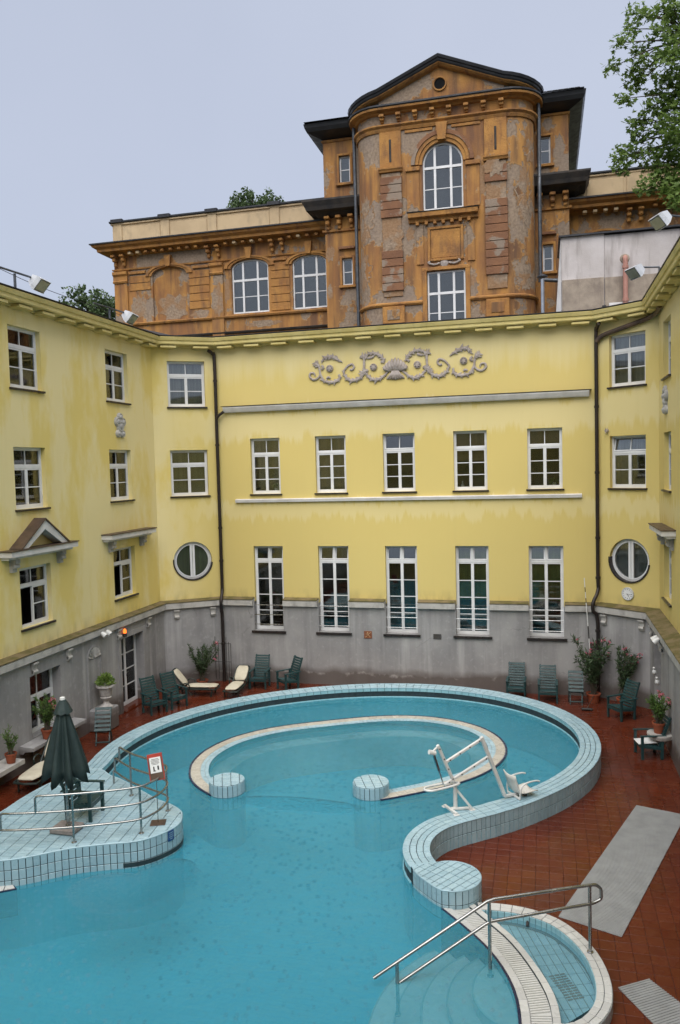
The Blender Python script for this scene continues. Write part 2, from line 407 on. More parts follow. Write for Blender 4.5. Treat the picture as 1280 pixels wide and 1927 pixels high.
# ------------------------------------------------------------------ mesh helpers
class MB:
    def __init__(s): s.v = []; s.f = []; s.t = []
    def add(s, verts, faces, tint=None):
        o = len(s.v); s.v += [tuple(map(float, p)) for p in verts]; s.f += [tuple(i + o for i in f) for f in faces]
        s.t += [random.random() if tint is None else tint] * len(verts)
        return s
    def box(s, lo, hi, M=None):
        x0, y0, z0 = lo; x1, y1, z1 = hi
        vs = [(x0, y0, z0), (x1, y0, z0), (x1, y1, z0), (x0, y1, z0), (x0, y0, z1), (x1, y0, z1), (x1, y1, z1), (x0, y1, z1)]
        if M is not None: vs = [tuple(M @ Vector(p)) for p in vs]
        return s.add(vs, [(0, 3, 2, 1), (4, 5, 6, 7), (0, 1, 5, 4), (1, 2, 6, 5), (2, 3, 7, 6), (3, 0, 4, 7)])
    def bbox(s, c, size, bev=.01, M=None):
        """box with chamfered edges, centre c"""
        hx, hy, hz = [v / 2 for v in size]; b = min(bev, hx * .8, hy * .8, hz * .8)
        vs = []; idx = {}
        for sx in (-1, 1):
            for sy in (-1, 1):
                for sz in (-1, 1):
                    for ax in range(3):
                        p = [sx * (hx - b), sy * (hy - b), sz * (hz - b)]
                        p[ax] = (sx * hx, sy * hy, sz * hz)[ax]
                        idx[(sx, sy, sz, ax)] = len(vs); vs.append((p[0] + c[0], p[1] + c[1], p[2] + c[2]))
        fs = []
        for ax in range(3):
            o = [a for a in range(3) if a != ax]
            for sg in (-1, 1):
                q = []
                for u, v in ((-1, -1), (1, -1), (1, 1), (-1, 1)):
                    k = [0, 0, 0]; k[ax] = sg; k[o[0]] = u; k[o[1]] = v; q.append(idx[(*k, ax)])
                fs.append(tuple(q))
        for ax in range(3):
            o = [a for a in range(3) if a != ax]
            for u in (-1, 1):
                for v in (-1, 1):
                    q = []
                    for sg, a in ((-1, o[0]), (1, o[0]), (1, o[1]), (-1, o[1])):
                        k = [0, 0, 0]; k[ax] = sg; k[o[0]] = u; k[o[1]] = v; q.append(idx[(*k, a)])
                    fs.append(tuple(q))
        for sx in (-1, 1):
            for sy in (-1, 1):
                for sz in (-1, 1): fs.append(tuple(idx[(sx, sy, sz, a)] for a in range(3)))
        if M is not None: vs = [tuple(M @ Vector(p)) for p in vs]
        return s.add(vs, fs)
    def beam(s, a, b, w, h, up=(0, 0, 1), bev=.006):
        a, b = Vector(a), Vector(b); d = b - a; L = d.length; d.normalize()
        u = Vector(up)
        if abs(d.dot(u)) > .98: u = Vector((0, 1, 0))
        x = d.cross(u).normalized(); z = x.cross(d).normalized()
        M = Matrix(((x.x, d.x, z.x, (a.x + b.x) / 2), (x.y, d.y, z.y, (a.y + b.y) / 2), (x.z, d.z, z.z, (a.z + b.z) / 2), (0, 0, 0, 1)))
        return s.bbox((0, 0, 0), (w, L, h), bev, M)
    def tube(s, pts, r, n=8, caps=True):
        P = [Vector(p) for p in pts]; k = len(P)
        rs = r if isinstance(r, (list, tuple)) else [r] * k
        t0 = (P[1] - P[0]).normalized()
        u = t0.orthogonal().normalized(); prev = t0; rings = []; vs = []
        for i in range(k):
            t = (P[min(i + 1, k - 1)] - P[max(i - 1, 0)])
            t = t.normalized() if t.length > 1e-9 else prev
            q = prev.rotation_difference(t); u = (q @ u); u = (u - t * u.dot(t)).normalized(); v = t.cross(u); prev = t
            rings.append(len(vs))
            for j in range(n):
                a = 2 * math.pi * j / n; vs.append(tuple(P[i] + (u * math.cos(a) + v * math.sin(a)) * rs[i]))
        fs = []
        for i in range(k - 1):
            for j in range(n):
                a, b = rings[i] + j, rings[i] + (j + 1) % n
                fs.append((a, b, b + n, a + n))
        if caps: fs.append(tuple(range(n - 1, -1, -1))); fs.append(tuple(rings[-1] + j for j in range(n)))
        return s.add(vs, fs)
    def lathe(s, prof, c=(0, 0, 0), n=20, M=None):
        vs = []
        for r, z in prof:
            for j in range(n):
                a = 2 * math.pi * j / n; vs.append((c[0] + r * math.cos(a), c[1] + r * math.sin(a), c[2] + z))
        fs = []
        for i in range(len(prof) - 1):
            for j in range(n):
                a, b = i * n + j, i * n + (j + 1) % n; fs.append((a, b, b + n, a + n))
        fs.append(tuple(range(n - 1, -1, -1))); fs.append(tuple((len(prof) - 1) * n + j for j in range(n)))
        if M is not None: vs = [tuple(M @ Vector(p)) for p in vs]
        return s.add(vs, fs)
    def prism(s, poly, z0, z1):
        n = len(poly)
        vs = [(x, y, z0) for x, y in poly] + [(x, y, z1) for x, y in poly]
        fs = [tuple(range(n - 1, -1, -1)), tuple(range(n, 2 * n))] + [(i, (i + 1) % n, (i + 1) % n + n, i + n) for i in range(n)]
        return s.add(vs, fs)
    def wallprism(s, poly, Y0, Y1):
        """outline in x,z extruded along y"""
        n = len(poly)
        vs = [(x, Y0, z) for x, z in poly] + [(x, Y1, z) for x, z in poly]
        fs = [tuple(range(n)), tuple(range(2 * n - 1, n - 1, -1))] + [(i, i + n, (i + 1) % n + n, (i + 1) % n) for i in range(n)]
        return s.add(vs, fs)
    def sweep(s, path, prof, closed=False, caps=True):
        """profile (out, z) along a plan path; 'out' is to the right of travel, mitred"""
        P = [Vector((p[0], p[1])) for p in path]; k = len(P); m = len(prof); vs = []
        for i in range(k):
            if closed: a, b = P[i] - P[i - 1], P[(i + 1) % k] - P[i]
            else:
                a = P[i] - P[i - 1] if i else P[1] - P[0]; b = P[i + 1] - P[i] if i < k - 1 else a
            a = a.normalized(); b = b.normalized()
            na, nb = Vector((a.y, -a.x)), Vector((b.y, -b.x)); h = (na + nb).normalized(); h = h / max(.3, h.dot(na))
            for o, z in prof: vs.append((P[i].x + h.x * o, P[i].y + h.y * o, z))
        fs = []
        for i in range(k if closed else k - 1):
            a, b = i * m, ((i + 1) % k) * m
            for j in range(m): fs.append((a + j, a + (j + 1) % m, b + (j + 1) % m, b + j))
        if caps and not closed: fs.append(tuple(range(m - 1, -1, -1))); fs.append(tuple((k - 1) * m + j for j in range(m)))
        return s.add(vs, fs)
    def mesh(s, name, mat, smooth=False, tint=False):
        me = bpy.data.meshes.new(name)
        me.from_pydata(s.v, [], s.f); me.update()
        if mat: me.materials.append(MATS[mat])
        if tint:
            at = me.attributes.new('tint', 'FLOAT', 'POINT'); at.data.foreach_set('value', s.t)
        fixn(me)
        if smooth:
            me.polygons.foreach_set('use_smooth', [True] * len(me.polygons))
            if smooth is not True: me.set_sharp_from_angle(angle=R(smooth))
        return me
    def build(s, name, mat, parent=None, smooth=False, tint=False):
        o = bpy.data.objects.new(name, s.mesh(name, mat, smooth, tint)); COL.objects.link(o)
        if parent: o.parent = parent
        return o
import bmesh
def fixn(me):
    if len(me.polygons) > 60000: return
    bm = bmesh.new(); bm.from_mesh(me); bmesh.ops.recalc_face_normals(bm, faces=bm.faces); bm.to_mesh(me); bm.free()

def empty(name, loc=(0, 0, 0), rz=0.0, label=None, cat=None, group=None):
    o = bpy.data.objects.new(name, None); COL.objects.link(o); o.location = loc; o.rotation_euler = (0, 0, rz); o.empty_display_size = .3
    tag(o, label, cat, group); return o
def tag(o, label=None, cat=None, group=None, kind=None):
    for k_, v in (('label', label), ('category', cat), ('group', group), ('kind', kind)):
        if v: o[k_] = v
    return o
def copy_tree(o, parent=None):
    c = o.copy(); COL.objects.link(c); c.parent = parent
    for ch in list(o.children): copy_tree(ch, c)
    return c
def spline(pts, n=6, closed=False):
    P = [np.array(p, float) for p in pts]; k = len(P); out = []
    for i in range(k if closed else k - 1):
        g = lambda j: P[j % k] if closed else P[max(0, min(k - 1, j))]
        p0, p1, p2, p3 = g(i - 1), g(i), g(i + 1), g(i + 2)
        for t in np.arange(n) / n: out.append(tuple(.5 * (2 * p1 + (p2 - p0) * t + (2 * p0 - 5 * p1 + 4 * p2 - p3) * t * t + (3 * p1 - p0 - 3 * p2 + p3) * t ** 3)))
    if not closed: out.append(tuple(P[-1]))
    return out
_W = np.array(CAM_M)
def px(P):
    """photo-plane footprint of a point, only used to rank pieces by how large they show"""
    c = _W.T @ (np.array(P, float) - np.array(CAM_P)); d = -c[2]
    if d < .3: return None
    return (640 + 1500 * c[0] / d, 963.5 - 1500 * c[1] / d, d)
def area_px(poly):
    q = [px(p) for p in poly]
    if any(a is None for a in q): return 0
    cx = sum(a[0] for a in q) / len(q); cy = sum(a[1] for a in q) / len(q)
    if not (-15 < cx < 1295 and -15 < cy < 1942): return 0
    return abs(sum(q[i][0] * q[(i + 1) % len(q)][1] - q[(i + 1) % len(q)][0] * q[i][1] for i in range(len(q)))) / 2
def tile_mb(mb, poly, nrm, th=.012, ch=.004, tint=None):
    """one tile: flat polygon raised by th along nrm with a chamfered edge"""
    P = [np.array(p, float) for p in poly]; n = len(P); nn = np.array(nrm, float); c = sum(P) / n
    lo = P; mid = [p + nn * (th - ch) for p in P]; top = []
    for p in P:
        d = c - p; d = d - nn * d.dot(nn); l = np.linalg.norm(d); top.append(p + nn * th + d / max(l, 1e-6) * min(ch * 1.4, l * .3))
    vs = lo + mid + top
    fs = [tuple(2 * n + i for i in range(n))]
    for i in range(n):
        j = (i + 1) % n; fs.append((i, j, n + j, n + i)); fs.append((n + i, n + j, 2 * n + j, 2 * n + i))
    mb.add(vs, fs, tint)
def lay_tiles(parent, name, mat, tiles, keep=300, th=.012, ch=.004, restname='more_tiles', facing=True):
    """tiles: list of (poly, normal); the largest in view are single objects, the rest one joined part"""
    sc = []
    for i, (poly, nrm) in enumerate(tiles):
        a = area_px(poly)
        if facing:
            c = sum(np.array(p, float) for p in poly) / len(poly)
            if np.dot(np.array(CAM_P) - c, np.array(nrm, float)) <= 0: a = 0
        sc.append((a, i))
    sc.sort(reverse=True)
    single = {i for a, i in sc[:keep] if a > 12}
    rest = MB(); nr = 0
    for i, (poly, nrm) in enumerate(tiles):
        if i in single:
            mb = MB(); tile_mb(mb, poly, nrm, th, ch); mb.build(name, mat, parent, False, True)
        else: tile_mb(rest, poly, nrm, th, ch); nr += 1
    if nr: tag(rest.build(restname, mat, parent, False, True), kind='stuff')
def clip_rect(poly, rect):
    """clip 2-D polygon by convex rect (ccw)"""
    out = list(poly)
    for i in range(len(rect)):
        a, b = rect[i], rect[(i + 1) % len(rect)]; inp = out; out = []
        if not inp: return []
        side = lambda p: (b[0] - a[0]) * (p[1] - a[1]) - (b[1] - a[1]) * (p[0] - a[0])
        for j in range(len(inp)):
            p, q = inp[j], inp[(j + 1) % len(inp)]; sp, sq = side(p), side(q)
            if sp >= 0: out.append(p)
            if (sp >= 0) != (sq >= 0):
                t = sp / (sp - sq); out.append((p[0] + (q[0] - p[0]) * t, p[1] + (q[1] - p[1]) * t))
    res = []
    for p in out:
        if not res or math.hypot(p[0] - res[-1][0], p[1] - res[-1][1]) > .004: res.append(p)
    if len(res) > 1 and math.hypot(res[0][0] - res[-1][0], res[0][1] - res[-1][1]) < .004: res.pop()
    return res
def parea(p): return .5 * sum(p[i][0] * p[(i + 1) % len(p)][1] - p[(i + 1) % len(p)][0] * p[i][1] for i in range(len(p)))
def inside(p, poly):
    x, y = p; r_ = False
    for i in range(len(poly)):
        (x0, y0), (x1, y1) = poly[i], poly[(i + 1) % len(poly)]
        if (y0 > y) != (y1 > y) and x < (x1 - x0) * (y - y0) / (y1 - y0) + x0: r_ = not r_
    return r_

# ================================================================== THE SETTING
CEN = [(-10.86, 17.35), (-10.98, 17.88), (-11.05, 18.42), (-11.07, 18.96), (-11.04, 19.49), (-10.95, 20.03), (-10.81, 20.55), (-10.62, 21.06), (-10.39, 21.55), (-10.12, 22.01), (-9.81, 22.46), (-9.46, 22.87), (-9.09, 23.26), (-8.68, 23.62), (-8.25, 23.95), (-7.8, 24.25), (-7.34, 24.52), (-6.85, 24.76), (-6.35, 24.97), (-5.84, 25.14), (-5.31, 25.28), (-4.78, 25.37), (-4.24, 25.43), (-3.7, 25.43), (-3.16, 25.39), (-2.63, 25.3), (-2.11, 25.15), (-1.61, 24.96), (-1.13, 24.7), (-0.68, 24.4), (-0.28, 24.05), (0.09, 23.64), (0.4, 23.2), (0.65, 22.73), (0.85, 22.22), (0.98, 21.7), (1.04, 21.16), (1.04, 20.62), (0.98, 20.09), (0.86, 19.56), (0.68, 19.05), (0.45, 18.56), (0.18, 18.09), (-0.13, 17.65), (-0.47, 17.22), (-0.85, 16.8), (-1.05, 16.62), (-1.22, 16.45), (-1.41, 16.3), (-1.59, 16.14), (-1.77, 15.99), (-1.95, 15.82), (-2.11, 15.65), (-2.24, 15.45), (-2.34, 15.24), (-2.41, 15.01), (-2.44, 14.78), (-2.43, 14.54), (-2.39, 14.31), (-2.31, 14.09), (-2.2, 13.9)]
LANE = [(-7.56, 16.65), (-7.94, 16.92), (-8.28, 17.24), (-8.55, 17.61), (-8.75, 18.03), (-8.89, 18.46), (-8.95, 18.91), (-8.94, 19.36), (-8.86, 19.79), (-8.73, 20.2), (-8.55, 20.58), (-8.32, 20.91), (-8.07, 21.21), (-7.81, 21.47), (-7.53, 21.69), (-7.26, 21.88), (-6.98, 22.05), (-6.72, 22.2), (-6.45, 22.34), (-6.19, 22.49), (-5.92, 22.63), (-5.64, 22.77), (-5.34, 22.91), (-5.02, 23.05), (-4.66, 23.16), (-4.28, 23.25), (-3.87, 23.29), (-3.44, 23.28), (-3.01, 23.2), (-2.58, 23.06), (-2.18, 22.84), (-1.81, 22.56), (-1.51, 22.21), (-1.27, 21.81), (-1.11, 21.37), (-1.03, 20.91), (-1.03, 20.45), (-1.11, 20.0), (-1.25, 19.58), (-1.45, 19.18), (-1.68, 18.83), (-1.95, 18.51), (-2.22, 18.23), (-2.5, 17.98), (-2.79, 17.75), (-3.07, 17.54), (-3.36, 17.33), (-3.65, 17.14)]
ZR, ZP, ZW = .50, .70, .18
CHAN_IN = [(-1.77, 13.08), (-1.41, 12.69), (-1.0, 12.2), (-.69, 11.67), (-.49, 11.12), (-.40, 10.48), (-.38, 9.6), (-.38, 8.0)]
CHAN_OUT = [(-1.25, 13.31), (-.88, 12.87), (-.53, 12.43), (-.21, 11.84), (.04, 11.23), (.13, 10.66), (.15, 9.6), (.15, 8.0)]
FBOUT = [(-1.2, 13.3), (-.91, 13.32), (-.39, 13.28), (.07, 13.08), (.43, 12.68), (.66, 12.2), (.77, 11.69), (.76, 11.24), (.68, 10.98), (.54, 10.74), (.38, 10.56), (.2, 10.46), (.12, 10.44), (.1, 8), (-.38, 8), (-.4, 10.4), (-1, 12.2)]
BASIN = CEN + [(-1.9, 13.3)] + CHAN_IN + [(-.38, 3.0), (-11.6, 3.0), (-11.6, 11.9), (-11.0, 12.6), (-10.9, 15.0)]

tag(MB().add([(-900, -900, -1.4), (900, -900, -1.4), (900, 1500, -1.4), (-900, 1500, -1.4)], [(0, 1, 2, 3)]).build('ground', 'earth'), kind='structure')
# wooded hillside terrace that the old building stands on
hb = MB(); gx = [-900, -60, -30, 20, 60, 900]; gy = [33.5, 34.5, 60, 120, 1500]; gz = [-1.39, 12.2, 13.0, 16.0, 16.0]
hb.add([(x, y, z) for y, z in zip(gy, gz) for x in gx], [(j * 6 + i, j * 6 + i + 1, j * 6 + i + 7, j * 6 + i + 6) for j in range(4) for i in range(5)])
tag(hb.build('hillside', 'earth'), kind='structure')

# ---- deck of red clay tiles round the pool
deck = empty('pool_deck'); tag(deck, kind='structure')
TS = .25; tiles = []; gm = MB()
for i in range(-54, 14):
    for j in range(12, 109):
        x, y = i * TS, j * TS
        c = (x + TS / 2, y + TS / 2)
        if not (-13.3 < c[0] < 3.2) or c[1] > 27: continue
        if c[0] < -13.2 or (c[1] - 25.7) > (c[0] + 13.4) * .66 or (c[1] - 25.9) > (3.2 - c[0]) * .85: pass
        if inside(c, BASIN) or inside(c, FBOUT): continue
        gm.add([(x, y, -.012), (x + TS, y, -.012), (x + TS, y + TS, -.012), (x, y + TS, -.012)], [(0, 1, 2, 3)])
        g = .003; dz = random.uniform(-.0012, .0012)
        tiles.append(([(x + g, y + g, -.012 + dz), (x + TS - g, y + g, -.012 + dz), (x + TS - g, y + TS - g, -.012 + dz), (x + g, y + TS - g, -.012 + dz)], (0, 0, 1)))
gm.build('grout_bed', 'red_grout', deck)
# near tiles in open view come first
vis = [t for t in tiles if t[0][0][0] > -2.5 and t[0][0][1] < 24]
oth = [t for t in tiles if not (t[0][0][0] > -2.5 and t[0][0][1] < 24)]
sc = sorted(vis, key=lambda t: -area_px(t[0]))
for t in sc[:300]:
    mb = MB(); tile_mb(mb, t[0], t[1], .012, .003); mb.build('floor_tile', 'red_tile', deck, False, True)
mb = MB()
for t in sc[300:] + oth: tile_mb(mb, t[0], t[1], .012, .003)
tag(mb.build('more_floor_tiles', 'red_tile', deck, False, True), kind='stuff')

# ================================================================== YELLOW BATH BUILDING
bath = empty('bath_building', (0, 0, 0), 0, 'yellow plastered bath building with grey plinth wrapping round the pool courtyard', 'building')
YP = [(-13.35, -3), (-13.35, 25.75), (-11.45, 27.0), (1.65, 27.0), (3.35, 25.75), (3.35, -3)]
BP = [(-13.2, -3), (-13.2, 25.68), (-11.40, 26.86), (1.58, 26.86), (3.07, 25.72), (3.07, -3)]
ZTOP, ZBASE = 12.2, 2.92
class Seg:
    def __init__(s, a, b):
        s.a = Vector((a[0], a[1])); d = Vector((b[0] - a[0], b[1] - a[1])); s.L = d.length; s.d = d.normalized(); s.n = Vector((s.d.y, -s.d.x))
    def p(s, u, z, o=0.0):
        q = s.a + s.d * u + s.n * o; return (q.x, q.y, z)
YS = [Seg(YP[i], YP[i + 1]) for i in range(5)]
BS = [Seg(BP[i], BP[i + 1]) for i in range(5)]

def wall_with_holes(mb, sg, z0, z1, holes, depth, rounds=(), back=.0):
    us = sorted({0.0, sg.L} | {h[0] for h in holes} | {h[1] for h in holes} | {r_[0] - r_[2] - .05 for r_ in rounds} | {r_[0] + r_[2] + .05 for r_ in rounds})
    zs = sorted({z0, z1} | {min(max(h[2], z0), z1) for h in holes} | {min(max(h[3], z0), z1) for h in holes} | {r_[1] - r_[2] - .05 for r_ in rounds} | {r_[1] + r_[2] + .05 for r_ in rounds})
    for i in range(len(us) - 1):
        for j in range(len(zs) - 1):
            cu, cz = (us[i] + us[i + 1]) / 2, (zs[j] + zs[j + 1]) / 2
            if any(h[0] < cu < h[1] and h[2] < cz < h[3] for h in holes): continue
            if any(abs(cu - r_[0]) < r_[2] + .05 and abs(cz - r_[1]) < r_[2] + .05 for r_ in rounds): continue
            mb.add([sg.p(us[i], zs[j]), sg.p(us[i + 1], zs[j]), sg.p(us[i + 1], zs[j + 1]), sg.p(us[i], zs[j + 1])], [(0, 1, 2, 3)])
    for h in holes:
        u0, u1, a, b = h; a_, b_ = max(a, z0), min(b, z1)
        mb.add([sg.p(u0, a_), sg.p(u0, b_), sg.p(u0, b_, -depth), sg.p(u0, a_, -depth)], [(0, 1, 2, 3)])
        mb.add([sg.p(u1, a_), sg.p(u1, b_), sg.p(u1, b_, -depth), sg.p(u1, a_, -depth)], [(0, 1, 2, 3)])
        if b <= z1: mb.add([sg.p(u0, b), sg.p(u1, b), sg.p(u1, b, -depth), sg.p(u0, b, -depth)], [(0, 1, 2, 3)])
        if a >= z0: mb.add([sg.p(u0, a), sg.p(u1, a), sg.p(u1, a, -depth), sg.p(u0, a, -depth)], [(0, 1, 2, 3)])
    for cu, cz, r_ in rounds:
        n = 48; sq = []; ci = []; cb = []
        for k in range(n):
            t = 2 * math.pi * k / n; c, s_ = math.cos(t), math.sin(t); q = (r_ + .05) / max(abs(c), abs(s_))
            sq.append(sg.p(cu + c * q, cz + s_ * q)); ci.append(sg.p(cu + c * r_, cz + s_ * r_)); cb.append(sg.p(cu + c * r_, cz + s_ * r_, -depth))
        mb.add(sq + ci + cb, [(k, (k + 1) % n, n + (k + 1) % n, n + k) for k in range(n)] + [(n + k, n + (k + 1) % n, 2 * n + (k + 1) % n, 2 * n + k) for k in range(n)])

ROW1, ROW2, ROW3 = (9.98, 11.6), (6.80, 8.44), (3.64, 5.25)
cols = [-4.83 + 2.42 * k + 11.45 for k in (-2, -1, 0, 1, 2)]
BW = .555
HL = [(18.0 + 3, 19.36 + 3), (22.70 + 3, 24.07 + 3)]
HLD = (.54, 1.87); HRD = (.45, 1.68); HR = (.95, 2.35)
holes = [
    [(u0, u1, *r_) for u0, u1 in HL for r_ in (ROW1, ROW2, ROW3)],
    [(*HLD, *ROW1), (*HLD, *ROW2)],
    [(c - BW, c + BW, 6.80, 8.79) for c in cols] + [(c - BW, c + BW, 1.88, 4.92) for c in cols],
    [(*HRD, *ROW1), (*HRD, *ROW2)],
    [(*HR, *r_) for r_ in (ROW1, ROW2, ROW3)]]
rnd = [[], [(1.21, 4.45, .69)], [], [(1.095, 4.52, .69)], []]
mb = MB()
for i in range(5): wall_with_holes(mb, YS[i], ZBASE - .1, ZTOP, holes[i], .27, rnd[i])
mb.build('wall', 'yellow_plaster', bath)
# grey plinth
DOOR = (22.63 + 3, 24.08 + 3, -.05, 2.37)
bh = [[(18.0 + 3, 19.37 + 3, .74, 2.38), DOOR], [], [(c - .05 - BW, c - .05 + BW, 1.88, 4.92) for c in cols], [], [(25.72 - 24.75, 25.72 - 23.4, .75, 2.35)]]
mb = MB()
for i in range(5): wall_with_holes(mb, BS[i], -.3, ZBASE, bh[i], .40)
plinth = mb.build('plinth', 'grey_render', bath)
# arched niche in the plinth: shallow recess with shell head, shown as a pale frame and darker back
sg = BS[0]
nb = MB(); nu0, nu1 = 20.74 + 3, 21.42 + 3; ncx = (nu0 + nu1) / 2; nr = (nu1 - nu0) / 2
outl = [(nu0, .72)] + [(ncx - nr * math.cos(math.pi * k / 14), 2.15 + nr * math.sin(math.pi * k / 14)) for k in range(15)] + [(nu1, .72)]
n = len(outl)
oo = [(ncx + (u - ncx) * 1.14, z + (.05 if z > 2.1 else 0)) for u, z in outl]
vs = [sg.p(u, z, .03) for u, z in oo] + [sg.p(u, z, .035) for u, z in outl] + [sg.p(u, z, .004) for u, z in outl] + [sg.p(u, z, 0) for u, z in oo]
nb.add(vs, [(i, i + 1, n + i + 1, n + i) for i in range(n - 1)] + [(n + i, n + i + 1, 2 * n + i + 1, 2 * n + i) for i in range(n - 1)] + [(i, i + 1, 3 * n + i + 1, 3 * n + i) for i in range(n - 1)])
niche = nb.build('niche_frame', 'grey_render', bath)
sb = MB(); m = 9
for k in range(m):
    a0, a1 = math.pi * k / m, math.pi * (k + 1) / m; am = (a0 + a1) / 2
    f_ = lambda a, r_, o: sg.p(ncx - r_ * math.cos(a), 2.15 + r_ * math.sin(a), o)
    sb.add([f_(a0, .03, .012), f_(a0, nr - .01, .02), f_(am, nr - .01, .06), f_(a1, nr - .01, .02), f_(a1, .03, .012), f_(am, .03, .03)], [(0, 1, 2, 5), (5, 2, 3, 4)])
sb.build('shell_head', 'stone_moulding', niche)

# ---- windows
def pm(sg, hinge=None):
    """map (u,z,o) to the world; hinge = ('tilt', z_bottom, o, angle) or ('turn', u, o, angle)"""
    def f_(u, z, o):
        if hinge:
            if hinge[0] == 'tilt':
                _, zb, ob, a = hinge; dz, do = z - zb, o - ob; z, o = zb + dz * math.cos(a) + do * math.sin(a), ob - dz * math.sin(a) + do * math.cos(a)
            else:
                _, ub, ob, a = hinge; du, do = u - ub, o - ob; sg_ = 1 if a > 0 else -1
                u, o = ub + du * math.cos(a) + do * math.sin(a) * sg_, ob - abs(du) * math.sin(abs(a)) + do * math.cos(a)
        return sg.p(u, z, o)
    return f_
def bar(mb, f_, u0, u1, z0, z1, o0, o1):
    vs = [f_(u, z, o) for o in (o0, o1) for z in (z0, z1) for u in (u0, u1)]
    mb.add(vs, [(0, 1, 3, 2), (4, 6, 7, 5), (0, 4, 5, 1), (2, 3, 7, 6), (0, 2, 6, 4), (1, 5, 7, 3)])
def light(mb, panes, f_, u0, u1, z0, z1, o, rows, colsn, fw=.05, gb=.028):
    """a sash: frame, glazing bars and panes"""
    bar(mb, f_, u0, u0 + fw, z0, z1, o - .03, o + .03); bar(mb, f_, u1 - fw, u1, z0, z1, o - .03, o + .03)
    bar(mb, f_, u0 + fw, u1 - fw, z0, z0 + fw, o - .028, o + .028); bar(mb, f_, u0 + fw, u1 - fw, z1 - fw, z1, o - .028, o + .028)
    ua, ub, za, zb = u0 + fw, u1 - fw, z0 + fw, z1 - fw
    for k in range(1, rows):
        z = za + (zb - za) * k / rows; bar(mb, f_, ua, ub, z - gb / 2, z + gb / 2, o - .02, o + .02)
    for k in range(1, colsn):
        u = ua + (ub - ua) * k / colsn; bar(mb, f_, u - gb / 2, u + gb / 2, za, zb, o - .019, o + .019)
    for i in range(rows):
        for j in range(colsn):
            p_ = MB(); bar(p_, f_, ua + (ub - ua) * j / colsn, ua + (ub - ua) * (j + 1) / colsn, za + (zb - za) * i / rows, za + (zb - za) * (i + 1) / rows, o - .004, o + .004)
            panes.append(p_)
def window(sg, u0, u1, z0, z1, rows=2, style='A', tilt=0, turn=0, blind=None, bfrac=1.0, sill=True, off=-.17, upfrac=.31, room=True, sillmat='dark_sill', parent=None, name='window', depth=.9):
    mb = MB(); panes = []; f_ = pm(sg); fw = .05
    bar(mb, f_, u0, u0 + fw, z0, z1, off - .05, off + .03); bar(mb, f_, u1 - fw, u1, z0, z1, off - .05, off + .03)
    bar(mb, f_, u0 + fw, u1 - fw, z1 - fw, z1, off - .05, off + .028); bar(mb, f_, u0 + fw, u1 - fw, z0, z0 + fw * 1.3, off - .05, off + .034)
    a, b = u0 + fw, u1 - fw; c, d = z0 + fw * 1.3, z1 - fw
    zt = d - (d - c) * upfrac; um = (a + b) / 2
    if upfrac > 0:
        bar(mb, f_, a, b, zt - .035, zt + .035, off - .05, off + .04)
        if style == 'F':
            bar(mb, f_, um - .035, um + .035, zt + .035, d, off - .05, off + .035)
            for x0, x1 in ((a, um - .035), (um + .035, b)):
                light(mb, panes, pm(sg, ('tilt', zt + .035, off - .05, R(tilt))) if tilt else f_, x0, x1, zt + .035, d, off - .01, 1, 1, .035)
        else:
            light(mb, panes, pm(sg, ('tilt', zt + .035, off - .05, R(tilt))) if tilt else f_, a, b, zt + .035, d, off - .01, 1, 2, .035)
        top = zt - .035
    else: top = d
    light(mb, panes, pm(sg, ('turn', a, off - .04, R(turn))) if turn else f_, a, um, c, top, off + (.0), rows, 1)
    light(mb, panes, f_, um, b, c, top, off + .003, rows, 1)
    w_ = mb.build(name, 'white_frame', parent or bath)
    for p_ in panes: p_.build('pane', 'window_glass', w_)
    if sill:
        s_ = MB(); bar(s_, f_, u0 - .05, u1 + .05, z0 - .055, z0 - .002, -.14, .07); s_.build('sill', sillmat, w_)
    if room:
        r_ = MB(); o0, o1 = off - .06, off - .06 - depth
        V = lambda u, z, o: sg.p(u, z, o)
        r_.add([V(u0 - .3, z0 - .4, o1), V(u1 + .3, z0 - .4, o1), V(u1 + .3, z1 + .2, o1), V(u0 - .3, z1 + .2, o1), V(u0 - .3, z0 - .4, o0), V(u1 + .3, z0 - .4, o0), V(u1 + .3, z1 + .2, o0), V(u0 - .3, z1 + .2, o0)],
               [(0, 1, 2, 3), (0, 4, 5, 1), (1, 5, 6, 2), (2, 6, 7, 3), (3, 7, 4, 0)])
        r_.build('room_behind', 'room', w_)
    if blind:
        b_ = MB(); bar(b_, f_, u0 + .03, u1 - .03, z1 - (z1 - z0) * bfrac, z1 - .02, off - .17, off - .155); b_.build('blind', blind, w_)
    return w_
L0 = YS[0]
window(L0, *HL[0], *ROW1, blind='blind_brown', bfrac=.0 + .25); window(L0, *HL[1], *ROW1, blind='blind_olive', bfrac=.95)
window(L0, *HL[0], *ROW2, blind='blind_olive', bfrac=.97); window(L0, *HL[1], *ROW2, blind='blind_olive')
window(L0, *HL[0], *ROW3, blind='blind_grey', bfrac=.38, turn=65); window(L0, *HL[1], *ROW3, blind='blind_olive', bfrac=.4, turn=60)
window(YS[1], *HLD, *ROW1, tilt=4, blind='blind_grey', bfrac=1); window(YS[1], *HLD, *ROW2, blind='blind_olive')
bl = ['blind_brown', 'blind_brown', None, 'blind_brown', 'blind_brown']; bf = [.55, .9, .1, .5, .3]; tl = [0, 0, 9, 0, 0]
for k, c in enumerate(cols): window(YS[2], c - BW, c + BW, 6.80, 8.79, rows=3, blind=bl[k], bfrac=bf[k], tilt=tl[k], upfrac=.28)
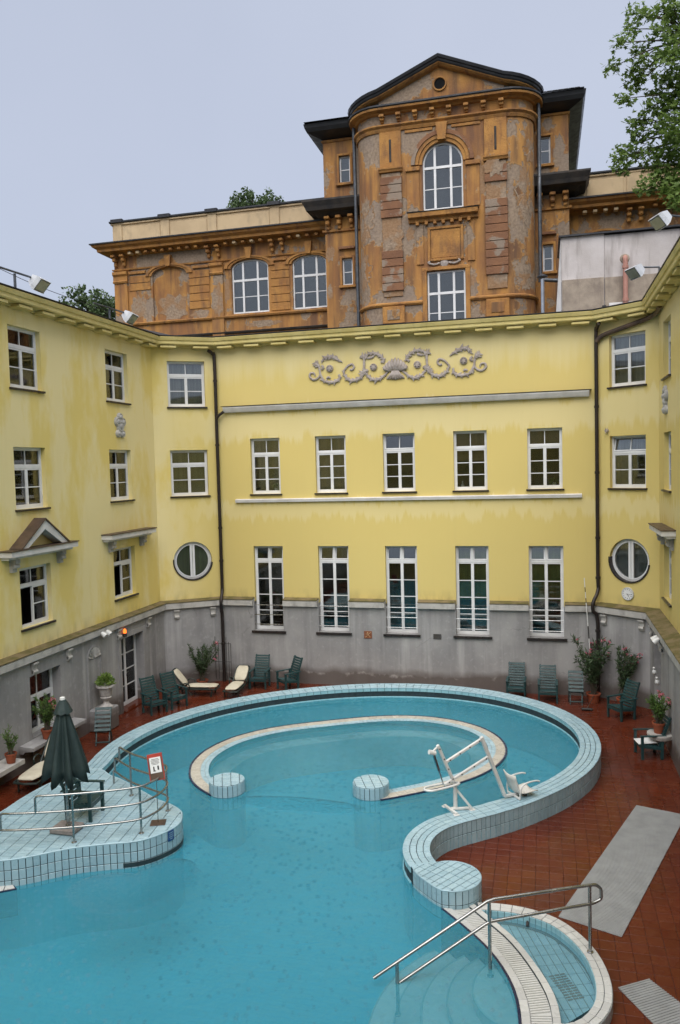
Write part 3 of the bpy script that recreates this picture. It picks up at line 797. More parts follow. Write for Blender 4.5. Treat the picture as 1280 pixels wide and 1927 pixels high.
for k, c in enumerate(cols):
    w_ = window(YS[2], c - BW, c + BW, 1.88, 4.92, rows=4, style='F', tilt=(6, 10, 11, 9, 9)[k], upfrac=.165, blind='blind_green' if k in (3, 4) else None, bfrac=.62)
    g = MB()
    for z in (2.10, 2.45, 2.80):
        g.tube([YS[2].p(c - BW + .01, z, .09), YS[2].p(c + BW - .01, z, .09)], .016, 8)
    g.build('guard_bar', 'steel', w_)
window(YS[3], *HRD, *ROW1, blind='blind_grey'); window(YS[3], *HRD, *ROW2, tilt=12, blind='blind_grey', bfrac=.3)
for r_ in (ROW1, ROW2, ROW3): window(YS[4], *HR, *r_, blind='blind_grey')
# ground floor window, door and right-hand opening in the plinth
window(BS[0], 18.0 + 3, 19.37 + 3, .74, 2.38, rows=1, upfrac=.42, off=-.30, sill=False)
gs = MB()
gs.sweep([(-13.2, 17.45), (-13.2, 19.9)], [(0, .50), (.10, .50), (.16, .57), (.42, .60), (.42, .69), (0, .71)]); gs.build('window_ledge', 'grey_render', bath)
for y in (18.1, 19.6):
    MB().sweep([(-13.2, y - .12), (-13.2, y + .12)], [(0, .22), (.08, .24), (.22, .42), (.30, .50), (0, .50)]).build('ledge_bracket', 'stone_moulding', bath)
d_ = window(BS[0], DOOR[0], DOOR[1], .04, DOOR[3], rows=4, upfrac=0, off=-.3, sill=False, name='double_door', blind='curtain_white', bfrac=.0 + .97)
hm = MB(); hm.tube([BS[0].p((DOOR[0] + DOOR[1]) / 2 + .02, 1.0, -.26), BS[0].p((DOOR[0] + DOOR[1]) / 2 + .02, 1.12, -.24), BS[0].p((DOOR[0] + DOOR[1]) / 2 + .1, 1.12, -.23)], .012, 6); hm.build('handle', 'chrome', d_)
th = MB(); bar(th, pm(BS[0]), DOOR[0] - .02, DOOR[1] + .02, -.02, .035, -.38, .12); th.build('threshold', 'red_tile', bath, False, True)
fr_ = MB()
for a, b, c, d in ((DOOR[0] - .16, DOOR[0], 0, 2.52), (DOOR[1], DOOR[1] + .16, 0, 2.52), (DOOR[0], DOOR[1], 2.37, 2.52)): bar(fr_, pm(BS[0]), a, b, c, d, 0.002, .035)
fr_.build('door_surround', 'grey_render', bath)
window(BS[4], *bh[4][0][:2], .75, 2.35, rows=1, upfrac=.42, off=-.30, sill=False)
# round windows
def round_window(sg, cu, cz, r_, blind, lead=True):
    n = 44; off = -.16; mb = MB()
    def ringband(ra, rb, o0, o1):
        vs = []
        for k in range(n):
            t = 2 * math.pi * k / n; c, s_ = math.cos(t), math.sin(t)
            vs += [sg.p(cu + c * ra, cz + s_ * ra, o0), sg.p(cu + c * rb, cz + s_ * rb, o0), sg.p(cu + c * rb, cz + s_ * rb, o1), sg.p(cu + c * ra, cz + s_ * ra, o1)]
        mb.add(vs, [(4 * k + j, 4 * k + (j + 1) % 4, 4 * ((k + 1) % n) + (j + 1) % 4, 4 * ((k + 1) % n) + j) for k in range(n) for j in range(4)])
    ringband(r_ - .005, r_ - .075, off - .05, off + .03); ringband(r_ - .078, r_ - .12, off - .04, off + .045)
    f_ = pm(sg)
    bar(mb, f_, cu - .085, cu - .008, cz - r_ + .08, cz + r_ - .08, off - .04, off + .05); bar(mb, f_, cu + .008, cu + .085, cz - r_ + .08, cz + r_ - .08, off - .04, off + .047)
    w_ = mb.build('round_window', 'white_frame', bath)
    for s_ in (-1, 1):
        p_ = MB(); ri = r_ - .11; a0 = math.acos(.08 / ri); pts = [(cu + s_ * ri * math.sin(a), cz + ri * math.cos(a)) for a in np.linspace(math.pi / 2 - a0, math.pi / 2 + a0, 20)]
        vs = [sg.p(u, z, off + .004) for u, z in pts] + [sg.p(u, z, off - .004) for u, z in pts]; k = len(pts)
        p_.add(vs, [tuple(range(k)), tuple(range(2 * k - 1, k - 1, -1))] + [(i, (i + 1) % k, k + (i + 1) % k, k + i) for i in range(k)]); p_.build('pane', 'window_glass', w_)
    b_ = MB(); bar(b_, f_, cu - r_, cu + r_, cz - r_, cz + r_, off - .14, off - .12); b_.build('blind', blind, w_)
    l_ = MB(); vs = []; K = 24   # dark flashing round the lower half of the opening
    for k in range(K + 1):
        t = math.pi + math.pi * k / K - .12; c, s_ = math.cos(t), math.sin(t)
        vs += [sg.p(cu + c * (r_ - .02), cz + s_ * (r_ - .02), .03), sg.p(cu + c * (r_ + .025), cz + s_ * (r_ + .025), .03), sg.p(cu + c * (r_ + .025), cz + s_ * (r_ + .025), -.01), sg.p(cu + c * (r_ - .025), cz + s_ * (r_ - .025), -.13)]
    l_.add(vs, [(4 * k + j, 4 * k + (j + 1) % 4, 4 * k + 4 + (j + 1) % 4, 4 * k + 4 + j) for k in range(K) for j in range(4)]); l_.build('flashing', 'dark_sill', w_)
round_window(YS[1], 1.21, 4.45, .69, 'blind_leaf'); round_window(YS[3], 1.095, 4.52, .69, 'blind_grey')

# ---- cornice with slab modillions
cor = MB().sweep(YP, [(-.3, 12.10), (.10, 12.04), (.12, 12.10), (.40, 12.12), (.42, 12.15), (.42, 12.24), (.46, 12.26), (.50, 12.36), (.46, 12.39), (-.3, 12.42)]).build('cornice', 'yellow_trim', bath)
fl = MB().sweep(YP, [(-.3, 12.425), (.49, 12.395), (.51, 12.40), (.51, 12.42), (-.3, 12.46)]).build('cornice_flashing', 'black_metal', cor)
for i, sg in enumerate(YS):
    n = max(2, int(round(sg.L / .98))); st = sg.L / n
    for k in range(n):
        u = (k + .5) * st
        if i in (0, 4) and not (14 < (u - 3 if i == 0 else 25.75 - u) < 26): continue
        m_ = MB(); bar(m_, pm(sg), u - .27, u + .27, 12.02, 12.085, .02, .36); m_.build('modillion', 'yellow_trim', cor)
# ---- plinth moulding (broken by the tall windows) with coping
def mould(path):
    m_ = MB().sweep(path, [(-.05, 2.74), (.05, 2.76), (.13, 2.80), (.13, 2.98), (.10, 3.0), (-.16, 3.03)]).build('string_course', 'stone_moulding', bath)
    MB().sweep(path, [(-.16, 3.034), (.10, 3.004), (.145, 3.01), (.145, 3.03), (-.16, 3.08)]).build('coping', 'mossy_coping', m_)
x = [BP[2][0]] + [v for c in cols for v in (c - 11.45 - BW, c - 11.45 + BW)] + [BP[3][0]]
mould([(-13.2, -3), (-13.2, 25.68), (-11.40, 26.86), (x[1] - .02, 26.86)])
for k in range(2, 10, 2): mould([(x[k] + .02, 26.86), (x[k + 1] - .02, 26.86)])
mould([(x[10] + .02, 26.86), BP[3], BP[4], BP[5]])
# wide mossy ledge on the right where the plinth is thicker
MB().add([(1.7, 26.87, 3.07), (3.06, 25.73, 3.05), (3.06, -3, 3.05), (3.36, -3, 3.13), (3.36, 25.76, 3.13), (1.7, 26.99, 3.1)], [(0, 1, 4, 5), (1, 2, 3, 4)]).build('plinth_ledge', 'mossy_coping', bath)
def corbel(sg, u, z=2.74, h=.34, w_=.2, out_=.13):
    c = MB()
    for k, (a, b, o) in enumerate(((0, .10, 1.0), (.12, .22, .78), (.24, 1, .5))):
        bar(c, pm(sg), u - w_ / 2 * (1 - .08 * k), u + w_ / 2 * (1 - .08 * k), z - h * min(b if b < 1 else .95, 1) , z - h * a, 0, out_ * o)
    c.tube([sg.p(u - w_ * .42, z - h * .72, out_ * .5), sg.p(u + w_ * .42, z - h * .72, out_ * .5)], .05, 10)
    c.build('corbel', 'stone_moulding', bath)
for y in (16.6, 18.15, 19.75, 22.5, 24.45): corbel(BS[0], y + 3)
for u in (.45, 1.75): corbel(BS[1], u)
for u in (.3, 1.62): corbel(BS[3], u)
for y in (24.95, 22.9): corbel(BS[4], 25.72 - y)
# plinth window guard reveals: dark stone sills under the tall windows
for c in cols:
    s_ = MB(); bar(s_, pm(YS[2]), c - BW - .09, c + BW + .09, 1.80, 1.878, -.25, .21); s_.build('stone_sill', 'dark_sill', bath)
# ---- ledges on the back wall
ld = MB().sweep([(-11.15, 27), (1.41, 27)], [(0, 9.74), (.14, 9.75), (.17, 9.80), (.22, 9.90), (.22, 9.94), (0, 9.955)]).build('ledge', 'white_ledge', bath)
MB().sweep([(-11.22, 27), (1.48, 27)], [(0, 9.957), (.24, 9.945), (.25, 9.965), (0, 9.985)]).build('ledge_flashing', 'dark_sill', ld)
MB().sweep([(-10.83, 27), (1.16, 27)], [(0, 6.50), (.09, 6.505), (.11, 6.60), (0, 6.63)]).build('thin_ledge', 'white_ledge', bath)
# ---- hoods over the first-floor windows
def hood(y0, y1, sg, pediment=False):
    u0, u1 = y0, y1; f_ = pm(sg)
    h = MB(); bar(h, f_, u0 + .06, u1 - .06, 5.55, 5.62, 0, .22); bar(h, f_, u0, u1, 5.622, 5.76, 0, .36)
    ho = h.build('window_hood', 'white_ledge', bath)
    c = MB(); bar(c, f_, u0 - .03, u1 + .03, 5.762, 5.79, 0, .385); c.build('hood_flashing', 'copper_brown', ho)
    for u in (u0 + .45, u1 - .45):
        b_ = MB()
        for z0, z1, o in ((5.43, 5.548, .2), (5.33, 5.43, .15), (5.2, 5.33, .09)): bar(b_, f_, u - .09, u + .09, z0, z1, 0, o)
        b_.tube([sg.p(u - .095, 5.36, .13), sg.p(u + .095, 5.36, .13)], .06, 10); b_.build('scroll_bracket', 'stone_moulding', ho)
    if pediment:
        uc = (u0 + u1) / 2; a = 1.05; ap = 6.50
        p_ = MB()
        for s_ in (-1, 1):
            pts = [(uc + s_ * a, 5.80), (uc + s_ * (a - .3), 5.80), (uc, ap - .26), (uc, ap)]
            vs = [sg.p(u, z, .03) for u, z in pts] + [sg.p(u, z, .33) for u, z in pts]
            p_.add(vs, [(0, 1, 2, 3), (4, 5, 6, 7), (0, 1, 5, 4), (1, 2, 6, 5), (2, 3, 7, 6), (3, 0, 4, 7)])
        pd = p_.build('pediment', 'white_ledge', ho)
        for s_ in (-1, 1):
            q = MB(); pts = [(uc + s_ * (a + .05), 5.80), (uc + s_ * (a - .01), 5.795), (uc, ap + .005), (uc, ap + .04)]
            vs = [sg.p(u, z, .0) for u, z in pts] + [sg.p(u, z, .37) for u, z in pts]
            q.add(vs, [(0, 1, 2, 3), (4, 5, 6, 7), (0, 1, 5, 4), (1, 2, 6, 5), (2, 3, 7, 6), (3, 0, 4, 7)]); q.build('pediment_flashing', 'copper_brown', pd)
hood(17.25 + 3, 20.2 + 3, YS[0], True); hood(22.05 + 3, 24.95 + 3, YS[0]); hood(25.75 - 25.2, 25.75 - 22.6, YS[4])
# ---- downpipes
def pipe(pts, r_, name='downpipe', mat='brown_pipe', collars=()):
    p_ = MB().tube(spline(pts, 4), r_, 10).build(name, mat, bath, 40)
    for q in collars: MB().tube([(q[0], q[1], q[2] - .04), (q[0], q[1], q[2] + .04)], r_ * 1.3, 10).build('collar', mat, p_)
pipe([(-11.55, 26.62, 11.95), (-11.47, 26.80, 11.85), (-11.44, 26.88, 11.6), (-11.44, 26.88, 9), (-11.44, 26.88, 4.0), (-11.44, 26.86, 3.3), (-11.40, 26.64, 2.98), (-11.40, 26.64, 2.6), (-11.40, 26.70, 2.3), (-11.40, 26.70, .0)], .06, collars=[(-11.44, 26.88, z) for z in (10.9, 8.6, 5.6, 4.4)] + [(-11.40, 26.70, 1.4)])
pipe([(-11.44, 26.86, 9.45), (-11.35, 26.82, 9.62), (-11.13, 26.84, 9.78)], .05, 'branch_pipe')
pipe([(1.70, 26.55, 11.98), (1.65, 26.78, 11.85), (1.63, 26.88, 11.6), (1.63, 26.88, 9), (1.63, 26.88, 4.2), (1.63, 26.86, 3.5), (1.46, 26.62, 3.12), (1.46, 26.62, 2.85), (1.60, 26.68, 2.45), (1.60, 26.68, 0)], .06, collars=[(1.63, 26.88, z) for z in (9.4, 7.3, 5.2, 3.9)] + [(1.60, 26.68, 2.2)])
sg = YS[3]
pipe([(1.64, 26.86, 11.45), sg.p(.28, 11.62, .10), sg.p(1.0, 11.76, .10), sg.p(1.85, 11.92, .12), (3.24, 25.3, 12.0), (3.24, 24.6, 12.06)], .075, 'gutter_pipe', 'copper_brown')
# ---- carved scroll relief on the back wall
def relief():
    K = .005446
    def P(x_, y_, o=.05): return (-4.88 + (x_ - 617) * K, 27 - o, 11.0 - (y_ - (195 - .0613 * (x_ - 617))) * K)
    left = [([(120, 200), (130, 230), (115, 260), (85, 272), (60, 255), (65, 232), (88, 230), (95, 248)], 9, 5), ([(100, 160), (125, 195), (130, 235), (150, 275)], 8, 11),
            ([(140, 165), (160, 135), (200, 125), (240, 140), (278, 160)], 14, 3), ([(130, 268), (170, 285), (220, 285), (255, 265), (255, 235)], 12, 6),
            ([(280, 212), (295, 250), (330, 275), (380, 265), (415, 230), (430, 200)], 13, 5), ([(285, 215), (310, 185), (340, 172), (352, 190), (340, 207), (325, 205)], 8, 8),
            ([(420, 118), (418, 180), (412, 232)], 9, 11), ([(420, 130), (450, 108), (490, 105), (530, 125), (545, 150), (525, 160)], 12, 7),
            ([(428, 225), (450, 255), (490, 270), (530, 255), (575, 212)], 13, 5), ([(95, 165), (110, 178), (125, 190)], 15, 8), ([(140, 180), (150, 195), (140, 208)], 11, 7),
            ([(405, 118), (420, 125), (432, 140)], 14, 9), ([(440, 135), (465, 130), (480, 120)], 10, 6), ([(390, 240), (405, 225), (425, 215), (445, 210)], 12, 7), ([(240, 118), (230, 130), (215, 140)], 9, 5), ([(170, 262), (185, 255), (195, 262)], 9, 6)]
    r_ = MB(); ros = []
    for mir in (0, 1):
        fx = (lambda p_: (1234 - p_[0], p_[1] - 2 * .0613 * (617 - p_[0]))) if mir else (lambda p_: p_)
        for pts, ra, rb in left:
            q = spline([P(*fx(p_)) for p_ in pts], 6); n = len(q)
            rad = [.84 * (rb + (ra - rb) * math.sin(math.pi * i / (n - 1)) * (1 + .25 * math.sin(i * 2.1))) * K for i in range(n)]
            r_.tube(q, rad, 8)
            if ra >= 12:   # acanthus leaflets along the stem
                for i in range(1, n - 1, 2):
                    t = Vector(q[i + 1]) - Vector(q[i - 1]); t.normalize(); s_ = Vector((t.z, 0, -t.x)) * (1 if i % 4 == 1 else -1)
                    a = Vector(q[i]); b_ = a + (s_ * 1.3 - t * .9) * rad[i] * 1.5
                    r_.tube([a, (a + b_) / 2 + Vector((0, -.03, 0)), b_], [rad[i] * .6, rad[i] * .5, rad[i] * .15], 6)
        for c in ((193, 200), (478, 190)): ros.append(P(*fx(c), 0))
    r_.v = [(a, 27 - (27 - b) * .62, c) for a, b, c in r_.v]
    o = r_.build('scroll_relief', 'ornament_stucco', bath, 50)
    for c in ros:
        M = Matrix.Translation(c) @ Matrix.Rotation(R(90), 4, 'X')
        m_ = MB().lathe([(.125, 0), (.125, .05), (.10, .07), (.09, .045), (.07, .045), (.06, .08), (.02, .09)], n=18, M=M)
        for k in range(6):
            a = k * math.pi / 3; m_.tube([(c[0] + .05 * math.cos(a), c[1] - .07, c[2] + .05 * math.sin(a)), (c[0] + .10 * math.cos(a + .5), c[1] - .07, c[2] + .10 * math.sin(a + .5))], .018, 6)
        m_.build('rosette', 'ornament_stucco', o, 50)
    p_ = MB(); cx, cz = -4.88, 10.93
    for k in range(-4, 5):
        a = k * .27; L_ = .43 - abs(k) * .012
        base = Vector((cx + k * .035, 26.95, cz + .0)); tip = Vector((cx + math.sin(a) * L_ * .95, 26.97, cz + math.cos(a) * L_)); mid = (base + tip) / 2 + Vector((k * .035, -.07, -.02))
        p_.tube(spline([base, mid, tip], 4), [.03, .05, .062, .066, .066, .06, .05, .035, .012], 8)
    for k in range(-3, 4):
        base = Vector((cx + k * .03, 26.95, cz - .02)); tip = Vector((cx + k * .10, 26.97, cz - .33 + abs(k) * .015)); mid = (base + tip) / 2 + Vector((-k * .015, -.06, 0))
        p_.tube(spline([base, mid, tip], 4), [.03, .035, .04, .045, .05, .05, .05, .04, .02], 8)
    p_.tube([(cx - .2, 26.94, cz - .01), (cx + .2, 26.94, cz - .01)], .03, 8)
    p_.v = [(a, 27 - (27 - b) * .7, c) for a, b, c in p_.v]
    p_.build('palmette', 'ornament_stucco', o, 50)
relief()
def cartouche(sg, u, z):
    m_ = MB()
    for du, dz, r_ in ((0, .28, .14), (-.16, .12, .16), (.16, .12, .16), (0, -.02, .2), (-.13, -.26, .13), (.13, -.26, .13), (0, .12, .1)):
        c = sg.p(u + du, z + dz, 0)
        M = Matrix.Translation(c) @ Vector((sg.n.x, sg.n.y, 0)).to_track_quat('Z', 'Y').to_matrix().to_4x4()
        m_.lathe([(r_, 0), (r_ * .98, .04), (r_ * .8, .085), (r_ * .55, .07), (r_ * .4, .10), (.01, .12)], n=12, M=M)
    m_.build('cartouche', 'stone_moulding', bath, 40)
cartouche(YS[0], 23.4 + 3, 9.22); cartouche(YS[4], 25.75 - 24.2, 9.33)
# ---- roofs, and an added wall behind the viewer
MB().add([(-13.6, -3, 12.45), (-13.6, 25.9, 12.45), (-18, 25.9, 13.3), (-18, -3, 13.3)], [(0, 1, 2, 3)]).build('roof', 'roof_clay', bath)
MB().add([(-13.6, 25.9, 12.45), (-11.5, 27.25, 12.45), (1.7, 27.25, 12.45), (3.6, 25.9, 12.45), (3.6, -3, 12.45), (9, -3, 12.5), (9, 33.4, 12.5), (-18, 33.4, 12.5), (-18, 25.9, 12.5)], [(0, 1, 2, 3, 4, 5, 6, 7, 8)]).build('flat_roof', 'roof_felt', bath)
MB().box((-18, 33.2, -1.3), (9, 33.4, 12.48)).box((8.8, -3, -1.3), (9, 33.2, 12.48)).box((-18.2, -3, -1.3), (-18, 33.2, 12.48)).build('outer_wall', 'yellow_plaster', bath)
MB().box((-18, -3.4, -1.3), (9, -3.0, 10.0)).build('added_reflection_wall', 'yellow_plaster', bath)  # unseen wall, added to shape window reflections and light in the courtyard
# dark tiled roof edge at the far left corner
rb = MB()
rb.add([(-13.35, 23.6, 12.45), (-13.15, 25.6, 12.46), (-12.7, 26.0, 12.46), (-12.9, 26.4, 12.56), (-13.6, 25.8, 12.72), (-13.7, 24.2, 12.60)], [(0, 1, 4, 5), (1, 2, 3, 4)]); rb.build('corner_roof', 'roof_clay', bath)

# ================================================================== POOL
def offs(path, o):
    P = [Vector((p[0], p[1])) for p in path]; res = []
    for i in range(len(P)):
        t = (P[min(i + 1, len(P) - 1)] - P[max(i - 1, 0)]).normalized(); res.append((P[i].x + t.y * o, P[i].y - t.x * o))
    return res
def resample(path, step):
    P = np.array(path, float); L_ = np.r_[0, np.cumsum(np.hypot(*np.diff(P, axis=0).T))]; n = max(2, int(round(L_[-1] / step)) + 1); u = np.linspace(0, L_[-1], n)
    return [(float(a), float(b)) for a, b in zip(np.interp(u, L_, P[:, 0]), np.interp(u, L_, P[:, 1]))]
def strip_tiles(path, o0, o1, za, zb, step, g=.006, rowsn=1, face='top', shift=0, every=1):
    """tiles along a path. top: between side offsets o0..o1 (right positive) at height za; side: at offset o0 between za and zb facing sign(o1)"""
    res = []; pth = resample(path, step)
    A = offs(pth, o0); B_ = offs(pth, o1)
    for i in range(len(pth) - 1):
        if face == 'top':
            for r_ in range(rowsn):
                f0, f1 = r_ / rowsn, (r_ + 1) / rowsn
                w_ = abs(o1 - o0); f0 += g / w_ / 1; f1 -= g / w_ / 1
                q = [np.array(A[i]) * (1 - f0) + np.array(B_[i]) * f0, np.array(A[i + 1]) * (1 - f0) + np.array(B_[i + 1]) * f0, np.array(A[i + 1]) * (1 - f1) + np.array(B_[i + 1]) * f1, np.array(A[i]) * (1 - f1) + np.array(B_[i]) * f1]
                c01 = (q[1] - q[0]); c01 = c01 / np.linalg.norm(c01) * g; c32 = (q[2] - q[3]); c32 = c32 / np.linalg.norm(c32) * g
                q = [q[0] + c01, q[1] - c01, q[2] - c32, q[3] + c32]
                res.append(([(p_[0], p_[1], za) for p_ in q], (0, 0, 1)))
        else:
            a, b = np.array(A[i]), np.array(A[i + 1]); t = (b - a) / np.linalg.norm(b - a); sgn = 1 if o1 > 0 else -1
            nrm = (t[1] * sgn, -t[0] * sgn, 0); a2, b2 = a + t * g, b - t * g
            for r_ in range(rowsn):
                z0 = za + (zb - za) * r_ / rowsn + g; z1 = za + (zb - za) * (r_ + 1) / rowsn - g
                res.append(([(a2[0], a2[1], z0), (b2[0], b2[1], z0), (b2[0], b2[1], z1), (a2[0], a2[1], z1)], nrm))
    return res
def solid_strip(path, o0, o1, z0, z1, mat, name, parent, step=.2):
    pth = resample(path, step); A, B_ = offs(pth, o0), offs(pth, o1); n = len(pth)
    vs = [(p_[0], p_[1], z0) for p_ in A] + [(p_[0], p_[1], z1) for p_ in A] + [(p_[0], p_[1], z1) for p_ in B_] + [(p_[0], p_[1], z0) for p_ in B_]
    fs = []
    for i in range(n - 1):
        for k in range(4):
            a, b = k * n, ((k + 1) % 4) * n; fs.append((a + i, a + i + 1, b + i + 1, b + i))
    fs += [(0, n, 2 * n, 3 * n), (n - 1, 2 * n - 1, 3 * n - 1, 4 * n - 1)]
    return MB().add(vs, fs).build(name, mat, parent)

def up_sheet(poly, z, name, mat):
    poly = poly if parea(poly) > 0 else poly[::-1]
    me = bpy.data.meshes.new(name); me.from_pydata([(*p_, z) for p_ in poly], [], [tuple(range(len(poly)))]); me.materials.append(MATS[mat])
    o = bpy.data.objects.new(name, me); COL.objects.link(o); return o
def inset(poly, d):
    n = len(poly); res = []
    for i in range(n):
        a, b, c = Vector(poly[i - 1]), Vector(poly[i]), Vector(poly[(i + 1) % n]); t = (c - a)
        t = t.normalized() if t.length > 1e-6 else Vector((1, 0)); res.append((b.x - t.y * d, b.y + t.x * d))
    return res
pool = empty('pool_basin', (-5, 18, 0), 0, 'raised rounded pool wall faced with pale blue tiles around the turquoise water', 'pool wall')
pool.location = (0, 0, 0)
CE = spline([(-10.75, 16.6)] + CEN[::1], 3)
# right of travel (clockwise) = towards the water; left = towards the deck
solid_strip(CE, -.238, .238, .16 + .02, ZR - .012, 'dark_grout', 'core', pool)
solid_strip(CE, -.238, .20, -1.0, .182, 'basin_floor', 'footing', pool)
t_top = strip_tiles(CE, -.25, .25, ZR - .012, 0, .24, .0065, 4)
t_out = strip_tiles(CE, -.238, -1, -.01, ZR - .012, .118, .006, 2, 'side')
t_in = strip_tiles(CE, .238, 1, .37, ZR - .012, .24, .006, 1, 'side')
t_lip = strip_tiles(CE, .17, .25, .20, 0, .24, .004, 1)
solid_strip(CE, .16, .25, -.9, .20, 'basin_floor', 'gutter_lip', pool)
t_lip2 = strip_tiles(CE, .25, 1, .05, .20, .24, .004, 1, 'side')
# overflow slot between rim and lip
solid_strip(CE, -.1, .19, .20, .372, 'slot_dark', 'overflow_slot', pool)
lay_tiles(pool, 'rim_tile', 'blue_tile', t_top, 300, restname='more_rim_tiles')
lay_tiles(pool, 'outer_wall_tile', 'blue_tile', t_out, 300, restname='more_outer_wall_tiles')
lay_tiles(pool, 'inner_wall_tile', 'teal_tile', t_in + t_lip + t_lip2, 260, restname='more_inner_wall_tiles')
# bullnose edges
for o in (-.245, .245):
    MB().tube([(p_[0], p_[1], ZR - .014) for p_ in offs(resample(CE, .15), o)], .014, 6).build('bullnose', 'blue_tile', pool, True, True)
# round knob that ends the wall
def round_tiled(c, r_, ztop, zbot, parent, topmat='blue_tile', sidemat='blue_tile', ang=.1, tw=.12, tl=.24, rows=2, core=True, span=(0, 2 * math.pi)):
    poly = [(c[0] + (r_ - .01) * math.cos(a), c[1] + (r_ - .01) * math.sin(a)) for a in np.linspace(0, 2 * math.pi, 40)[:-1]]
    MB().prism([(c[0] + (r_ - .012) * math.cos(a), c[1] + (r_ - .012) * math.sin(a)) for a in np.linspace(0, 2 * math.pi, 40)[:-1]], zbot, ztop - .012).build('core', 'dark_grout', parent); MB().prism([(c[0] + (r_ - .013) * math.cos(a), c[1] + (r_ - .013) * math.sin(a)) for a in np.linspace(0, 2 * math.pi, 40)[:-1]], -1.0, zbot).build('underwater_base', 'basin_floor', parent)
    tl_ = grid_tiles(poly, ztop - .012, ang, tl, tw); lay_tiles(parent, 'top_tile', topmat, tl_, 300)
    n = int(2 * math.pi * r_ / .118); sd = []
    for k in range(n):
        a0, a1 = 2 * math.pi * k / n + .006 / r_, 2 * math.pi * (k + 1) / n - .006 / r_
        nrm = (math.cos((a0 + a1) / 2), math.sin((a0 + a1) / 2), 0)
        hz = (ztop - .012 - zbot) / rows
        for j in range(rows):
            z0, z1 = zbot + j * hz + .006, zbot + (j + 1) * hz - .006; q = r_ - .012
            sd.append(([(c[0] + q * math.cos(a0), c[1] + q * math.sin(a0), z0), (c[0] + q * math.cos(a1), c[1] + q * math.sin(a1), z0), (c[0] + q * math.cos(a1), c[1] + q * math.sin(a1), z1), (c[0] + q * math.cos(a0), c[1] + q * math.sin(a0), z1)], nrm))
    lay_tiles(parent, 'side_tile', sidemat, sd, 300)
def grid_tiles(poly, z, ang, tl=.24, tw=.12, g=.0065, org=(0, 0)):
    ca, sa = math.cos(ang), math.sin(ang); res = []
    us = [((x_ - org[0]) * ca + (y_ - org[1]) * sa) for x_, y_ in poly]; vs = [(-(x_ - org[0]) * sa + (y_ - org[1]) * ca) for x_, y_ in poly]
    pl = list(zip(us, vs))
    if parea(pl) < 0: pl = pl[::-1]
    for i in range(int(min(us) // tl), int(max(us) // tl) + 1):
        for j in range(int(min(vs) // tw), int(max(vs) // tw) + 1):
            q = clip_rect(pl, [(i * tl + g, j * tw + g), ((i + 1) * tl - g, j * tw + g), ((i + 1) * tl - g, (j + 1) * tw - g), (i * tl + g, (j + 1) * tw - g)])
            if len(q) < 3 or parea(q) < .0012: continue
            res.append(([(org[0] + u * ca - v * sa, org[1] + u * sa + v * ca, z) for u, v in q], (0, 0, 1)))
    return res
KN = [(-2.46, 13.90), (-2.36, 13.67), (-2.22, 13.49), (-2.07, 13.34), (-1.92, 13.19), (-1.78, 13.10)] + [(-1.67 + .53 * math.cos(a), 13.62 + .53 * math.sin(a)) for a in np.linspace(R(-95), R(118), 22)] + [(-2.03, 14.03)]
KN = [(float(a), float(b)) for a, b in KN]
MB().prism(inset(KN, .012), -.03, ZR - .016).build('end_core', 'dark_grout', pool); MB().prism(inset(KN, .014), -1.0, -.03).build('underwater_base', 'basin_floor', pool)
lay_tiles(pool, 'end_top_tile', 'blue_tile', grid_tiles(inset(KN, .012), ZR - .016, 1.0, .2, .13), 100)
lay_tiles(pool, 'end_side_tile', 'blue_tile', strip_tiles(inset(KN, .012)[1:-1], 0, 1, -.02, ZR - .016, .118, .006, 2, 'side'), 150)
MB().tube([(*p_, ZR - .02) for p_ in inset(KN, .014)[1:-1]], .016, 6).build('bullnose', 'blue_tile', pool, True, True)
for c, lab in (((-7.29, 17.0), 'round tiled pillar standing in the water at the left end of the cream lane wall'), ((-3.95, 17.5), 'round tiled pillar standing in the water left of the white pool lift')):
    e = empty('tiled_pillar', (0, 0, 0), 0, lab, 'pillar', 'pillars at the ends of the lane wall'); round_tiled(c, .42, .47, -.1, e, ang=.4, rows=2, tl=.2, tw=.12)
# ---- tiled platform
PLAT = [(-11.5, 11.9), (-10.8, 11.95), (-10.2, 12.0), (-9.71, 12.13), (-9.31, 12.34), (-8.71, 12.81), (-8.15, 13.09), (-7.56, 13.35), (-7.23, 13.79), (-7.13, 14.2), (-7.25, 14.58), (-7.42, 14.8), (-7.73, 15.01), (-8.15, 15.2), (-8.8, 15.62), (-9.45, 16.03), (-9.85, 16.22), (-10.25, 16.5), (-10.57, 16.45), (-10.98, 15.6), (-11.1, 14.7), (-11.1, 13.9), (-11.3, 12.8)]
PL = [(float(a), float(b)) for a, b in spline(PLAT, 4, True)]
plat = empty('tiled_platform', (0, 0, 0), 0, 'raised pale blue tiled platform under the folded parasol, curving into the pool', 'platform')
PI_ = inset(PL, .012)
MB().prism(PI_, .10, ZP - .012).build('core', 'dark_grout', plat); MB().prism(inset(PI_, .004), -1.0, .10).build('underwater_base', 'basin_floor', plat)
lay_tiles(plat, 'top_tile', 'blue_tile', grid_tiles(inset(PL, .03), ZP - .012, R(7), .25, .125), 300, restname='more_top_tiles')
MB().tube([(p_[0], p_[1], ZP - .02) for p_ in inset(PL, .016)] + [(*inset(PL, .016)[0], ZP - .02)], .02, 6).build('bullnose', 'blue_tile', plat, True, True)
front = resample([p_ for p_ in PI_ if True], .125)
fr = []
FR = PI_[:int(len(PI_) * 17 / 23)]
slot0 = 6 * 4 + 2
fr = strip_tiles([(p_[0], p_[1]) for p_ in FR], 0, 1, .10, ZP - .02, .125, .0065, 3, 'side')
lay_tiles(plat, 'wall_tile', 'blue_tile', fr, 300, restname='more_wall_tiles')
